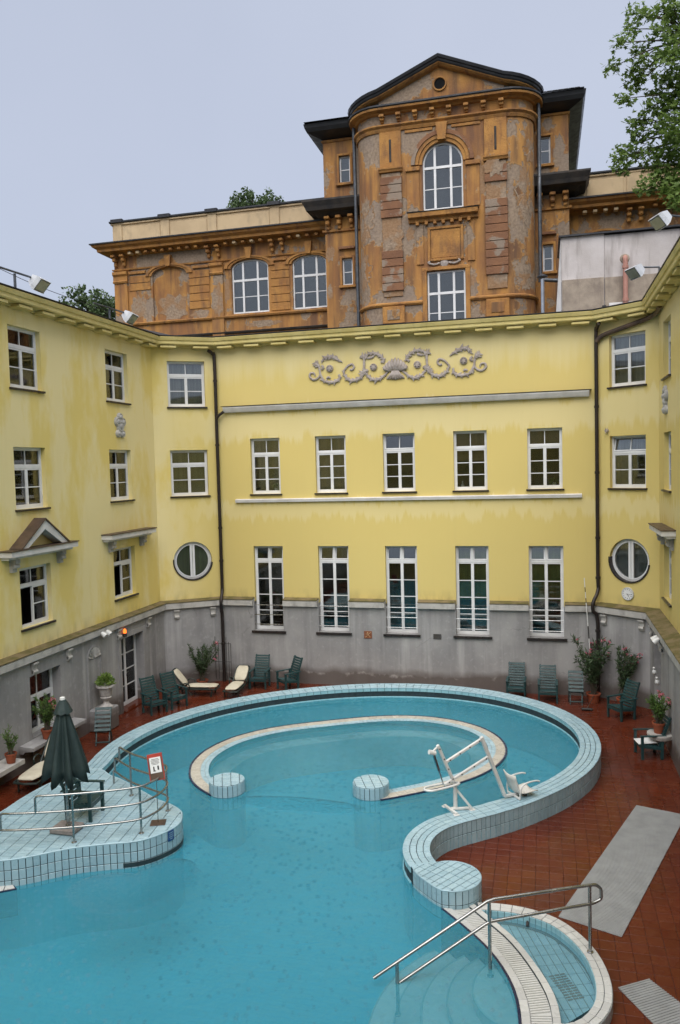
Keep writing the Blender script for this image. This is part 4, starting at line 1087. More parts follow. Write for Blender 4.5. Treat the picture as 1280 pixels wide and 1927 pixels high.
solid_strip([PI_[i] for i in range(7 * 4 - 2, 10 * 4)], -.02, .016, .20, .285, 'slot_dark', 'overflow_slot', plat, .1)
e = Vector(PL[8 * 4 + 1]); t = (Vector(PL[8 * 4 + 2]) - Vector(PL[8 * 4])).normalized(); nn = Vector((t.y, -t.x))
def text_obj(body, size, M, mat, name, parent, depth=.002):
    cu = bpy.data.curves.new(name, 'FONT'); cu.body = body; cu.size = size; cu.align_x = 'CENTER'; cu.align_y = 'CENTER'; cu.extrude = depth; cu.resolution_u = 2
    o = bpy.data.objects.new(name + '_curve', cu); COL.objects.link(o); bpy.context.view_layer.update()
    me = bpy.data.meshes.new_from_object(o.evaluated_get(bpy.context.evaluated_depsgraph_get())); COL.objects.unlink(o); bpy.data.objects.remove(o)
    me.name = name; me.materials.clear(); me.materials.append(MATS[mat]); me.transform(M)
    q = bpy.data.objects.new(name, me); COL.objects.link(q); q.parent = parent; return q
dsn = empty('depth_sign', (0, 0, 0), 0, 'small dark blue enamel sign on the tiled nose of the platform', 'sign')
c_ = e + nn * .006
Ms = Matrix(((t.x, 0, nn.x, c_.x), (t.y, 0, nn.y, c_.y), (0, 1, 0, .575), (0, 0, 0, 1)))
MB().bbox((0, 0, .004), (.15, .2, .01), .003, Ms).build('plate', 'blue_sign', dsn)
for k_, wd in ((.06, .11), (.02, .1), (-.02, .11), (-.06, .07)): MB().bbox((0, k_, .0105), (wd, .012, .002), .0005, Ms).build('print_line', 'pale_ink', dsn)

# ---- lane wall just above the water
lane = empty('lane_wall', (0, 0, 0), 0, 'low curved cream tiled wall with navy edge dividing the inner pool', 'pool wall')
LN = spline(LANE, 3)
solid_strip(LN, .02, .40, .0, ZW + .012, 'grey_tile', 'core', lane); solid_strip(LN, .02, .40, -1.0, .0, 'basin_floor', 'underwater_base', lane)
lay_tiles(lane, 'edge_tile', 'navy_tile', strip_tiles(LN, .0, .05, ZW + .012, 0, .12, .003, 1), 60, restname='more_edge_tiles', th=.014)
lay_tiles(lane, 'coping_tile', 'cream_tile', strip_tiles(LN, .055, .29, ZW + .012, 0, .24, .003, 1), 120, restname='more_coping_tiles')
solid_strip(LN, .38, .50, .05, ZW + .003, 'dark_grout', 'inner_step', lane)
lay_tiles(lane, 'inner_edge_tile', 'blue_tile', strip_tiles(LN, .30, .50, ZW + .004, 0, .12, .004, 2), 60, restname='more_inner_edge_tiles', th=.01)
solid_strip(LN, .0, .05, .08, ZW + .012, 'navy_tile', 'edge_course', lane)
solid_strip(LN, .40, .95, -1.0, -.12, 'white_tile', 'underwater_bench', lane)
# ---- foot bath with its overflow channel
foot = empty('foot_bath', (0, 0, 0), 0, 'crescent shaped foot bath with white tiled rim beside the stainless handrail', 'foot bath')
FO = spline([(-1.2, 13.36), (-.91, 13.40), (-.39, 13.36), (.11, 13.15), (.49, 12.73), (.73, 12.23), (.84, 11.69), (.83, 11.24), (.75, 10.95), (.60, 10.68), (.42, 10.5), (.22, 10.4), (.05, 10.38)], 5)
solid_strip(FO, .008, .215, -.6, .19, 'dark_grout', 'rim_core', foot)
lay_tiles(foot, 'rim_tile', 'white_tile', strip_tiles(FO, .0, .22, .19, 0, .2, .004, 2), 150, restname='more_rim_tiles')
lay_tiles(foot, 'inner_tile', 'teal_tile', strip_tiles(FO, .215, 1, .02, .19, .12, .004, 1, 'side'), 120, restname='more_inner_tiles')
lay_tiles(foot, 'outer_tile', 'grey_tile', strip_tiles(FO, .008, -1, .0, .19, .12, .004, 1, 'side'), 60, restname='more_outer_tiles')
CI = spline(CHAN_IN, 5); CO = spline(CHAN_OUT, 5); n = len(CI)
def lerp2(f_): return [(a[0] * (1 - f_) + b[0] * f_, a[1] * (1 - f_) + b[1] * f_) for a, b in zip(CI, CO)]
def chan(f0, f1, z0, z1, mat, name):
    A, B_ = lerp2(f0), lerp2(f1)
    vs = [(*p_, z0) for p_ in A] + [(*p_, z1) for p_ in A] + [(*p_, z1) for p_ in B_] + [(*p_, z0) for p_ in B_]; fs = []
    for i in range(n - 1):
        for k in range(4): a, b = k * n, ((k + 1) % 4) * n; fs.append((a + i, a + i + 1, b + i + 1, b + i))
    fs += [(0, n, 2 * n, 3 * n), (n - 1, 2 * n - 1, 3 * n - 1, 4 * n - 1)]
    return MB().add(vs, fs).build(name, mat, foot)
chan(0, 1, -.7, .145, 'white_tile', 'channel_bed')
chan(-.04, .03, -.7, .185, 'navy_tile', 'pool_edge')
ct = []
def pathtiles(f0, f1, step, z):
    A, B_ = resample(lerp2(f0), step), None
    k = len(A); PB = np.array(lerp2(f1)); LB_ = np.r_[0, np.cumsum(np.hypot(*np.diff(PB, axis=0).T))]; uu = np.linspace(0, LB_[-1], k)
    B_ = list(zip(np.interp(uu, LB_, PB[:, 0]), np.interp(uu, LB_, PB[:, 1]))); r_ = []
    for i in range(k - 1):
        a, b, c, d = [np.array(v) for v in (A[i], A[i + 1], B_[i + 1], B_[i])]; cen = (a + b + c + d) / 4
        r_.append(([tuple(cen + (v - cen) * .975) + (z,) for v in (a, b, c, d)], (0, 0, 1)))
    return r_
lay_tiles(foot, 'channel_edge_tile', 'white_tile', pathtiles(.04, .26, .25, .175) + pathtiles(.80, 1.0, .25, .185), 80, restname='more_channel_edge_tiles')
chan(.04, .26, -.2, .175, 'dark_grout', 'edge_bed'); chan(.80, 1.0, -.2, .185, 'dark_grout', 'edge_bed')
slt = []
A, B_ = resample(lerp2(.28), .05), resample(lerp2(.78), .05); k = min(len(A), len(B_))
sl_ = MB()
for i in range(k - 1):
    a, b = np.array(A[i]), np.array(B_[int(i * len(B_) / len(A))]); d = np.array(A[i + 1]) - a; d = d / np.linalg.norm(d) * .03
    sl_.add([(*a, .146), (*b, .146), (*(b + d), .146), (*(a + d), .146), (*a, .168), (*b, .168), (*(b + d), .168), (*(a + d), .168)], [(4, 5, 6, 7), (0, 1, 5, 4), (1, 2, 6, 5), (2, 3, 7, 6), (3, 0, 4, 7)])
tag(sl_.build('grating_slats', 'white_tile', foot), kind='stuff')
fi = [p_ for p_ in offs(FO, .2)]
fbpoly = fi + [p_ for p_ in CO[::-1] if 10.35 < p_[1] < 13.2]
fbpoly = [(float(a), float(b)) for a, b in fbpoly]
MB().add([(*p_, -.05) for p_ in fbpoly], [tuple(range(len(fbpoly)))]).build('bottom_bed', 'dark_grout', foot)
_bt = grid_tiles(fbpoly, -.05, R(110), .25, .125)
lay_tiles(foot, 'bottom_tile', 'blue_tile', _bt, 200, restname='more_bottom_tiles')
gr = MB()
for i in range(11):
    for j in range(3):
        c = Vector((.22, 11.75, -.03)); u = Vector((math.cos(R(118)), math.sin(R(118)), 0)); v = Vector((-u.y, u.x, 0))
        p0 = c + u * ((i - 5) * .055) + v * (-.13 + j * .09); gr.beam(p0, p0 + v * .08, .03, .012)
gr.build('drain_grating', 'copper_brown', foot)
wf = tag(up_sheet(fbpoly, .09, 'foot_bath_water', 'shallow_water'), kind='structure')
sp = MB().tube([(-.36, 13.1, .10), (-.36, 13.03, .13), (-.36, 12.98, .10)], .025, 8); sp.build('inlet_nozzle', 'iron', foot)
# ---- underwater steps
stp = empty('pool_steps', (0, 0, 0), 0, 'pale rounded underwater steps at the foot of the stainless handrail', 'steps')
for k, (r_, z) in enumerate(((.75, .06), (1.12, -.12), (1.50, -.30), (1.9, -.48), (2.3, -.66))):
    c = (-.35, 11.35); arc = [(c[0] + r_ * math.cos(a), c[1] + r_ * 1.12 * math.sin(a)) for a in np.linspace(R(95), R(275), 30)]
    poly = [q for q in arc if True] + [(-.35, 11.35 - r_ * 1.12), (-.35, 11.35 + r_ * 1.12)]
    poly = [(min(q[0], -.38), q[1]) for q in arc] + [(-.36, 11.35)]
    s_ = MB().prism(poly[:-1], -1.0, z).build('step', 'white_tile', stp, False, True)
    MB().tube([(q[0] - .004, q[1], z - .004) for q in poly[:-1] if q[0] < -.40], .016, 6).build('nosing', 'grey_tile', s_, False, True)
# ---- basin floor, side walls and water
tag(MB().add([(-11.7, 3, -1.0), (1.4, 3, -1.0), (1.4, 26, -1.0), (-11.7, 26, -1.0)], [(0, 1, 2, 3)]).build('basin_floor', 'basin_floor'), kind='structure')
edge = MB(); bb = BASIN
edge.add([(*p_, -1.0) for p_ in bb] + [(*p_, .16) for p_ in bb], [(i, (i + 1) % len(bb), len(bb) + (i + 1) % len(bb), len(bb) + i) for i in range(len(bb))])
tag(edge.build('basin_side', 'basin_floor'), kind='structure')
tag(up_sheet(bb, ZW, 'pool_water', 'water'), kind='structure')
# small overflow edge by the left frame
es = empty('overflow_sill', (0, 0, 0), 0, 'short white tiled overflow sill at the water line left of the platform front', 'sill')
MB().prism([(-10.6, 11.55), (-9.62, 11.96), (-9.38, 12.13), (-9.6, 12.3), (-10.6, 11.98)], -.3, .20).build('core', 'navy_tile', es)
lay_tiles(es, 'top_tile', 'white_tile', grid_tiles([(-10.6, 11.58), (-9.62, 11.99), (-9.42, 12.13), (-9.6, 12.28), (-10.6, 11.98)], .20, R(25), .24, .2), 30)

# ================================================================== OLD OCHRE BUILDING BEHIND
old = empty('old_building', (0, 0, 0), 0, 'weathered ochre palace with rounded central tower and peeling plaster behind the yellow wing', 'building')
YT, YSH, YW = 36.0, 38.0, 39.0
def corner(cx, cy, r_, a0, a1, n=8): return [(cx + r_ * math.cos(R(a)), cy + r_ * math.sin(R(a))) for a in np.linspace(a0, a1, n)]
# plan of the tower front, walking left to right with the street side on the right hand
TOW = [(-8.22, 38.6)] + corner(-7.02, 37.2, 1.2, 180, 270) + corner(-1.50, 37.2, 1.2, 270, 360) + [(-.30, 38.6)]
def sweepY(path, prof, name, mat, parent=old, smooth=False): return MB().sweep(path, prof).build(name, mat, parent, smooth)
def rect_holes_front(mb, x0, x1, z0, z1, Y, holes, depth=.3):
    sg = Seg((x0, Y), (x1, Y)); hh = [(a - x0, b - x0, c, d) for a, b, c, d in holes]; wall_with_holes(mb, sg, z0, z1, hh, depth)
# arched opening handled by a polygon fan
def arch_pts(xc, z_s, r_, rise, n=16): return [(xc - r_ * math.cos(math.pi * k / n), z_s + rise * math.sin(math.pi * k / n)) for k in range(n + 1)]
def arch_wall(mb, x0, x1, z0, z1, Y, xc, hw, zb, zs, rise, depth=.3):
    """wall panel x0..x1, z0..z1 with one arched hole"""
    ap = arch_pts(xc, zs, hw, rise); n = len(ap)
    rect_holes_front(mb, x0, x1, z0, zs, Y, [(xc - hw, xc + hw, zb, zs + .001)], depth)
    top = [(x0 + (x1 - x0) * (0 if k == 0 else 1 if k == n - 1 else (p_[0] - (xc - hw)) / (2 * hw)), z1) for k, p_ in enumerate(ap)]
    mb.add([(p_[0], Y, p_[1]) for p_ in ap] + [(p_[0], Y, p_[1]) for p_ in top], [(k, k + 1, n + k + 1, n + k) for k in range(n - 1)])
    mb.add([(x0, Y, zs), (ap[0][0], Y, zs), (x0, Y, z1)], [(0, 1, 2)]); mb.add([(x1, Y, zs), (ap[-1][0], Y, zs), (x1, Y, z1)], [(0, 1, 2)])
    mb.add([(p_[0], Y, p_[1]) for p_ in ap] + [(p_[0], Y + depth, p_[1]) for p_ in ap], [(k, k + 1, n + k + 1, n + k) for k in range(n - 1)])
def old_window(x0, x1, z0, z1, Y, cols_=3, rows_=(.0, .38, 1.0), rise=0.0, mid=.40, name='window', glass=True, dbl=True):
    """white casement; optional arched head of given rise above z1"""
    sg = Seg((x0, Y), (x1, Y)); W_ = x1 - x0; f_ = pm(sg); off = -.15; mb = MB(); fw = .07
    bar(mb, f_, 0, fw, z0, z1, off - .05, off + .04); bar(mb, f_, W_ - fw, W_, z0, z1, off - .05, off + .04); bar(mb, f_, fw, W_ - fw, z0, z0 + fw, off - .05, off + .038)
    panes = []
    if rise:
        n = 16; o_ = arch_pts(W_ / 2, z1, W_ / 2, rise, n); i_ = arch_pts(W_ / 2, z1, W_ / 2 - fw, rise - fw, n)
        vs = [sg.p(u, z, o2) for o2 in (off + .04, off - .05) for l_ in (o_, i_) for u, z in l_]; m_ = n + 1
        mb.add(vs, [(k, k + 1, m_ + k + 1, m_ + k) for k in range(n)] + [(2 * m_ + k, 2 * m_ + k + 1, 3 * m_ + k + 1, 3 * m_ + k) for k in range(n)] + [(m_ + k, m_ + k + 1, 3 * m_ + k + 1, 3 * m_ + k) for k in range(n)])
    else: bar(mb, f_, fw, W_ - fw, z1 - fw, z1, off - .05, off + .038)
    top = lambda u: z1 - fw if not rise else z1 + (rise - fw) * math.sqrt(max(0, 1 - ((u - W_ / 2) / (W_ / 2 - fw)) ** 2))
    # vertical divisions
    if cols_ == 3: us = [fw, W_ * .30, W_ * .70, W_ - fw]
    elif cols_ == 2: us = [fw, W_ / 2, W_ - fw]
    else: us = [fw, W_ - fw]
    for u in us[1:-1]: bar(mb, f_, u - .05, u + .05, z0 + fw, top(u) - .001, off - .05, off + .045)
    zt = z0 + (z1 + rise - z0) * (1 - mid) if cols_ > 1 else z0 + (z1 - z0) * .5
    if cols_ > 1: bar(mb, f_, fw, W_ - fw, zt - .055, zt + .055, off - .05, off + .05)
    zmid = (z0 + zt) / 2
    for i in range(len(us) - 1):
        a, b = us[i] + (.05 if i else 0), us[i + 1] - (.05 if i < len(us) - 2 else 0)
        bar(mb, f_, a, b, (zmid if cols_ > 1 else zt) - .018, (zmid if cols_ > 1 else zt) + .018, off - .02, off + .02)
        for za, zb in (((z0 + fw, zmid), (zmid, zt - .055)) if cols_ > 1 else ((z0 + fw, zt), (zt, z1 - fw))):
            q = MB(); bar(q, f_, a, b, za, zb, off - .004, off + .004); panes.append(q)
        if cols_ > 1:
            k = 8; pts = [(a, zt + .055), (b, zt + .055)] + [(a + (b - a) * (k - j) / k, max(zt + .06, top(a + (b - a) * (k - j) / k))) for j in range(k + 1)]
            q = MB(); m_ = len(pts); q.add([sg.p(u, z, off + .004) for u, z in pts] + [sg.p(u, z, off - .004) for u, z in pts], [tuple(range(m_)), tuple(range(2 * m_ - 1, m_ - 1, -1))] + [(j, (j + 1) % m_, m_ + (j + 1) % m_, m_ + j) for j in range(m_)]); panes.append(q)
    w_ = mb.build(name, 'white_frame', old)
    for q in panes: q.build('pane', 'window_glass', w_)
    r_ = MB(); V = sg.p; o0, o1 = off - .06, off - 1.0; zt_ = z1 + rise + .1
    r_.add([V(-.2, z0 - .2, o1), V(W_ + .2, z0 - .2, o1), V(W_ + .2, zt_, o1), V(-.2, zt_, o1), V(-.2, z0 - .2, o0), V(W_ + .2, z0 - .2, o0), V(W_ + .2, zt_, o0), V(-.2, zt_, o0)], [(0, 1, 2, 3), (0, 4, 5, 1), (1, 5, 6, 2), (2, 6, 7, 3), (3, 7, 4, 0)])
    r_.build('room_behind', 'room', w_)
    return w_
# ---- tower body
XA0, XA1 = -5.09, -3.32; XC = (XA0 + XA1) / 2; AR = (XA1 - XA0) / 2; ZSP = 20.95
tb = MB()
rect_holes_front(tb, -7.02, -1.50, 12.0, 18.2, YT, [(-4.99, -3.29, 13.6, 16.28)])
arch_wall(tb, -7.02, -1.50, 18.2, 23.4, YT, XC, AR, 18.95, ZSP, AR)
tw = tb.build('wall', 'ochre_plaster', old)
cb = MB()
for path in (TOW[:9], TOW[9:]):
    vs = [(x_, y_, z) for z in (12.0, 23.4) for x_, y_ in path]; n = len(path); cb.add(vs, [(i, i + 1, n + i + 1, n + i) for i in range(n - 1)])
cb.build('rounded_corner_wall', 'ochre_plaster', old, 40)
# patches of bare mortar on the rounded corners and flat bays (lost plaster)
def patch(pts_fn, name='bare_patch', seed=1, n=26):
    rnd_ = random.Random(seed); mb = MB(); ring = []; 
    for k in range(n):
        a = 2 * math.pi * k / n; rr = 1 + rnd_.uniform(-.28, .28); ring.append(pts_fn(math.cos(a) * rr, math.sin(a) * rr))
    c = pts_fn(0, 0); mb.add([c] + ring, [(0, k + 1, (k + 1) % n + 1) for k in range(n)]); mb.build(name, 'bare_mortar', old)
def flatp(cx, cz, rx, rz, Y, seed): patch(lambda u, v: (cx + u * rx, Y - .006, cz + v * rz), seed=seed)
def cornp(sgn, am, ra, cz, rz, seed):
    cx = -7.02 if sgn < 0 else -1.50
    patch(lambda u, v: (cx + sgn * 1.207 * math.sin(R(max(1, min(89, am + ra * u)))), 37.2 - 1.207 * math.cos(R(max(1, min(89, am + ra * u)))), cz + rz * v), seed=seed, n=40)
# strips and panels on the front
def front_box(x0, x1, z0, z1, out_, name, mat, Y=YT, parent=None, d0=0.0):
    return MB().bbox(((x0 + x1) / 2, Y - (out_ + d0) / 2 , (z0 + z1) / 2), (x1 - x0, out_ - d0, z1 - z0), .012).build(name, mat, parent or old)
for xa, xb, sd in ((-7.0, -6.03, 0), (-2.38, -1.42, 1)):
    pil = front_box(xa + .05, xb - .05, 15.3, 20.75, .05, 'pilaster', 'bare_mortar')
    z = 15.55; k = 0
    while z < 20.55:
        lost = (sd == 0 and 17.3 < z < 18.6) or (sd == 1 and (18.9 < z < 19.7 or z < 15.7))
        if not lost: front_box(xa, xb, z, z + .335, .12, 'rusticated_block', 'brown_block', parent=pil)
        z += .36; k += 1
    cap = MB().sweep([(xa - .05, YT), (xb + .05, YT)], [(0, 20.78), (.13, 20.78), (.15, 20.84), (.20, 20.90), (.20, 20.96), (0, 20.98)]).build('capital', 'ochre_trim', pil)
    front_box(xa, xb, 21.0, 22.55, .08, 'upper_block', 'ochre_trim', parent=pil)
    front_box((xa + xb) / 2 - .05, (xa + xb) / 2 + .05, 21.2, 22.2, .095, 'slot', 'black_stone', parent=pil)
    front_box(xa - .02, xb + .02, 14.1, 14.85, .12, 'pedestal', 'ochre_trim', parent=pil)
    front_box(xa + .2, xb - .2, 14.25, 14.7, .15, 'pedestal_panel', 'ochre_plaster', parent=pil)
# archivolt mouldings and keystone
def archband(r0, r1, out_, name, mat, xc=XC, zs=ZSP, rr=1.0, Y=YT):
    n = 22; A = [(xc - r1 * math.cos(math.pi * k / n), zs + r1 * rr * math.sin(math.pi * k / n)) for k in range(n + 1)]; B_ = [(xc - r0 * math.cos(math.pi * k / n), zs + r0 * rr * math.sin(math.pi * k / n)) for k in range(n + 1)]
    m_ = n + 1; vs = [(x_, Y - out_, z) for x_, z in A] + [(x_, Y - out_, z) for x_, z in B_] + [(x_, Y, z) for x_, z in A] + [(x_, Y, z) for x_, z in B_]
    return MB().add(vs, [(k, k + 1, m_ + k + 1, m_ + k) for k in range(n)] + [(k, k + 1, 2 * m_ + k + 1, 2 * m_ + k) for k in range(n)] + [(m_ + k, m_ + k + 1, 3 * m_ + k + 1, 3 * m_ + k) for k in range(n)] + [(0, m_, 3 * m_, 2 * m_), (n, m_ + n, 3 * m_ + n, 2 * m_ + n)]).build(name, mat, old)
archband(AR + .02, AR + .16, .06, 'archivolt', 'ochre_trim'); archband(AR + .17, AR + .32, .11, 'archivolt', 'ochre_trim'); archband(AR + .33, AR + .5, .15, 'archivolt', 'brown_block')
MB().wallprism([(XC - .17, ZSP + AR + .05), (XC + .17, ZSP + AR + .05), (XC + .25, 22.62), (XC - .25, 22.62)], YT - .24, YT).build('keystone', 'ochre_trim', old)
for s_ in (-1, 1):   # imposts and strips beside the arch
    x0 = XC + s_ * (AR + .12); x1 = XC + s_ * (AR + .75)
    front_box(min(x0, x1), max(x0, x1), 20.70, 20.88, .14, 'impost', 'ochre_trim'); front_box(min(x0, x1) + .03, max(x0, x1) - .03, 18.95, 20.70, .05, 'jamb_strip', 'ochre_plaster')
    sp0, sp1 = (-5.85, -4.62) if s_ < 0 else (-3.78, -2.55)
    front_box(sp0, sp1, 22.40, 22.52, .05, 'spandrel_moulding', 'ochre_trim')
# window ledge with dentils, panel, lower window
MB().sweep([(-5.74, YT), (-2.68, YT)], [(0, 18.42), (.12, 18.44), (.16, 18.56), (.34, 18.62), (.36, 18.80), (0, 18.86)]).build('balcony_ledge', 'ochre_trim', old)
MB().sweep([(-5.78, YT), (-2.64, YT)], [(0, 18.862), (.38, 18.81), (.39, 18.84), (0, 18.90)]).build('ledge_flashing', 'black_metal', old)
for x_ in (-5.35, -4.95, -4.57, -4.2, -3.82, -3.45, -3.08): front_box(x_ - .07, x_ + .07, 18.30, 18.46, .2, 'dentil', 'ochre_trim')
pn = MB()
for a, b, c, d in ((-4.92, -4.80, 16.7, 18.2), (-3.46, -3.34, 16.7, 18.2), (-4.80, -3.46, 18.08, 18.2), (-4.80, -3.46, 16.7, 16.82)): pn.bbox(((a + b) / 2, YT - .04, (c + d) / 2), (b - a, .08, d - c), .02)
pn.build('panel_frame', 'ochre_trim', old)
front_box(-4.78, -3.48, 16.84, 18.06, .035, 'panel', 'ochre_trim')
front_box(-5.42, -5.10, 16.6, 18.3, .06, 'panel_strip', 'ochre_plaster'); front_box(-3.17, -2.84, 16.6, 18.3, .06, 'panel_strip', 'ochre_plaster')
sc_ = MB()
for s_ in (-1, 1): sc_.tube(spline([(XC + s_ * .2, YT - .05, 16.60), (XC + s_ * .45, YT - .07, 16.55), (XC + s_ * .7, YT - .06, 16.64), (XC + s_ * .62, YT - .06, 16.70)], 5), .04, 6)
sc_.lathe([(.2, 0), (.16, .05), (.02, .08)], n=12, M=Matrix.Translation((XC, YT - .0, 16.6)) @ Matrix.Rotation(R(90), 4, 'X')); sc_.build('panel_scroll', 'ornament_stucco', old)
old_window(XA0, XA1, 18.97, ZSP, YT, 3, rise=AR, mid=.36)
old_window(-4.98, -3.30, 13.6, 16.27, YT, 3, mid=.36)
for xa, xb in ((-5.2, -5.0), (-3.28, -3.08)): front_box(xa, xb, 13.6, 16.45, .06, 'window_surround', 'ochre_trim')
front_box(-5.2, -3.08, 16.30, 16.45, .07, 'window_surround', 'ochre_trim')
# string courses and crowning entablature that follow the rounded corners
for a, b in ((TOW[:9] + [(-5.2, YT)], 'L'), ([(-3.08, YT)] + TOW[9:], 'R')):
    sweepY(a, [(0, 14.86), (.06, 14.86), (.12, 14.93), (.12, 14.99), (0, 15.05)], 'string_course', 'ochre_trim')
sweepY(TOW, [(0, 22.55), (.06, 22.56), (.10, 22.66), (.10, 22.70), (.20, 22.78), (.20, 22.84), (0, 22.88)], 'architrave', 'ochre_trim')
sweepY(TOW, [(0, 23.30), (.10, 23.32), (.16, 23.38), (.38, 23.42), (.40, 23.50), (0, 23.52)], 'cornice', 'ochre_trim')
sweepY(TOW, [(-.1, 23.522), (.40, 23.505), (.44, 23.55), (.44, 23.61), (-.1, 23.66)], 'cornice_gutter', 'black_metal')
k = 0
for x_ in np.arange(-6.85, -1.5, .745):
    q = MB(); q.bbox((x_, YT - .16, 23.20), (.22, .32, .12), .02); q.bbox((x_, YT - .11, 23.08), (.18, .22, .13), .02); q.bbox((x_, YT - .06, 22.98), (.14, .12, .08), .02); q.build('modillion', 'ochre_trim', old)
# pediment
ty = MB().wallprism([(-7.0, 23.62), (-1.5, 23.62), (-1.5, 23.95), (-4.28, 25.12), (-7.0, 23.95)], YT - .02, YT + .3).build('tympanum', 'ochre_plaster', old)
oc = MB(); M = Matrix.Translation((-4.26, YT - .02, 24.32)) @ Matrix.Rotation(R(90), 4, 'X')
oc.lathe([(.31, 0), (.31, .07), (.25, .07), (.24, .02), (.235, 0)], n=24, M=M); oo_ = oc.build('oculus_ring', 'ochre_trim', ty)
MB().lathe([(.236, .005), (.236, .012)], n=24, M=M).build('oculus_dark_disc', 'black_ink', oo_)  # black disc painted in place of the shade inside the hole
XR_ = -4.28
def zr_(x_):
    d = abs(x_ - XR_); return 25.16 - .415 * d if d < 2.75 else 24.02 - .26 * (d - 2.75)
FPATH = TOW[1:9] + [(XR_ - .02, YT), (XR_, YT), (XR_ + .02, YT)] + TOW[9:-1]
def rake(prof, name, mat):
    """raking moulding that runs straight down from the apex and bends back round the corners"""
    P_ = [Vector(p_) for p_ in FPATH]; k = len(P_); m = len(prof); vs = []
    for i in range(k):
        t = (P_[min(i + 1, k - 1)] - P_[max(i - 1, 0)]).normalized(); nn_ = Vector((t.y, -t.x))
        for o_, dz in prof: vs.append((P_[i].x + nn_.x * o_, P_[i].y + nn_.y * o_, zr_(P_[i].x) + dz))
    fs = [(i * m + j, i * m + (j + 1) % m, (i + 1) * m + (j + 1) % m, (i + 1) * m + j) for i in range(k - 1) for j in range(m)]
    MB().add(vs, fs + [tuple(range(m)), tuple((k - 1) * m + j for j in range(m))]).build(name, mat, old)
rake([(0, -.14), (.2, -.10), (.30, -.03), (.32, .0), (0, .0)], 'raking_moulding', 'ochre_trim')
rake([(-.1, .0), (.32, .0), (.36, .05), (.38, .12), (.43, .15), (.46, .26), (.43, .29), (-.1, .32)], 'raking_cornice', 'black_metal')
rf = MB(); n = len(FPATH)
rf.add([(x_, y_ - .1, zr_(x_) + .30) for x_, y_ in FPATH] + [(x_, 44, zr_(x_) + .30) for x_, y_ in FPATH], [(i, i + 1, n + i + 1, n + i) for i in range(n - 1)])
rf.build('gable_roof', 'slate', old)
# slate roofs of the shoulders
EXL, EXR = -10.85, 1.85
sr = MB()
sr.add([(EXL, 37.1, 23.98), (-8.4, 37.1, 23.98), (-8.4, 40.5, 24.95), (-8.9, 40.5, 24.95), (EXL, 44, 23.98), (-8.4, 44, 24.9)], [(0, 1, 2, 3), (0, 3, 5, 4)])
sr.add([(EXR, 37.1, 23.85), (-.2, 37.1, 23.85), (-.2, 40.0, 24.85), (.5, 40.0, 24.85), (EXR, 44, 23.85), (.3, 44, 24.85)], [(0, 1, 2, 3), (0, 3, 5, 4)])
sr.build('shoulder_roof', 'slate', old)
sh = MB()   # rows of slates that can be told apart on the right shoulder
for r_ in range(5):
    for c in range(9):
        x0 = -.2 + c * .235 + (.118 if r_ % 2 else 0); y0 = 37.1 + r_ * .5
        z0 = 23.86 + r_ * .172
        if x0 + .2 > EXR - r_ * .16: continue
        sh.add([(x0, y0, z0), (x0 + .22, y0, z0), (x0 + .22, y0 + .55, z0 + .19), (x0, y0 + .55, z0 + .19), (x0, y0, z0 + .02), (x0 + .22, y0, z0 + .02), (x0 + .22, y0 + .55, z0 + .20), (x0, y0 + .55, z0 + .20)], [(4, 5, 6, 7), (0, 1, 5, 4), (1, 2, 6, 5), (3, 0, 4, 7)])
tag(sh.build('roof_slates', 'slate', old), kind='stuff')
# ---- shoulders
SHL = [(-10.17, 50), (-10.17, YSH), (-8.0, YSH)]; SHR = [(-.5, YSH), (1.2, YSH), (1.2, 50)]
sb_ = MB()
rect_holes_front(sb_, -10.17, -8.0, 12, 23.6, YSH, [(-9.39, -8.85, 21.3, 22.56), (-9.36, -8.84, 16.46, 17.73)], .25)
sb_.add([(-10.17, YSH, 12), (-10.17, 50, 12), (-10.17, 50, 23.6), (-10.17, YSH, 23.6)], [(0, 1, 2, 3)]); sb_.build('shoulder_wall', 'ochre_plaster', old); sb_ = MB()
rect_holes_front(sb_, -.5, 1.2, 12, 23.5, YSH, [(-.06, .42, 21.08, 22.3), (.03, .49, 16.31, 17.5)], .25)
sb_.add([(1.2, YSH, 12), (1.2, 50, 12), (1.2, 50, 23.5), (1.2, YSH, 23.5)], [(0, 1, 2, 3)])
sb_.build('shoulder_wall', 'ochre_plaster', old)
for path, dz in ((SHL, 0.0), (SHR, -.12)):
    sweepY(path, [(0, 23.25 + dz), (.05, 23.27 + dz), (.08, 23.35 + dz), (0, 23.37 + dz)], 'frieze', 'ochre_trim')
    sweepY(path, [(0, 23.40 + dz), (.45, 23.55 + dz), (.62, 23.62 + dz), (.70, 23.78 + dz), (.74, 23.95 + dz), (.70, 23.99 + dz), (-.3, 24.05 + dz)], 'eaves', 'black_metal')
    sweepY(path, [(0, 19.0), (.10, 19.02), (.12, 19.12), (0, 19.14)], 'string_course', 'ochre_trim')
    sweepY(path, [(0, 19.70), (.25, 19.74), (.45, 19.86), (.72, 19.92), (.78, 20.08), (.90, 20.30), (.90, 20.38), (0, 20.50)], 'mid_cornice', 'black_stone')
for xs in ((-9.98, -9.42, -8.82), (-.08, .48, 1.04)):
    for x_ in xs:
        q = MB(); q.bbox((x_, YSH - .24, 19.62), (.26, .48, .14), .03); q.bbox((x_, YSH - .18, 19.42), (.20, .36, .26), .05); q.bbox((x_, YSH - .10, 19.2), (.17, .2, .2), .04); q.build('scroll_bracket', 'ochre_trim', old)
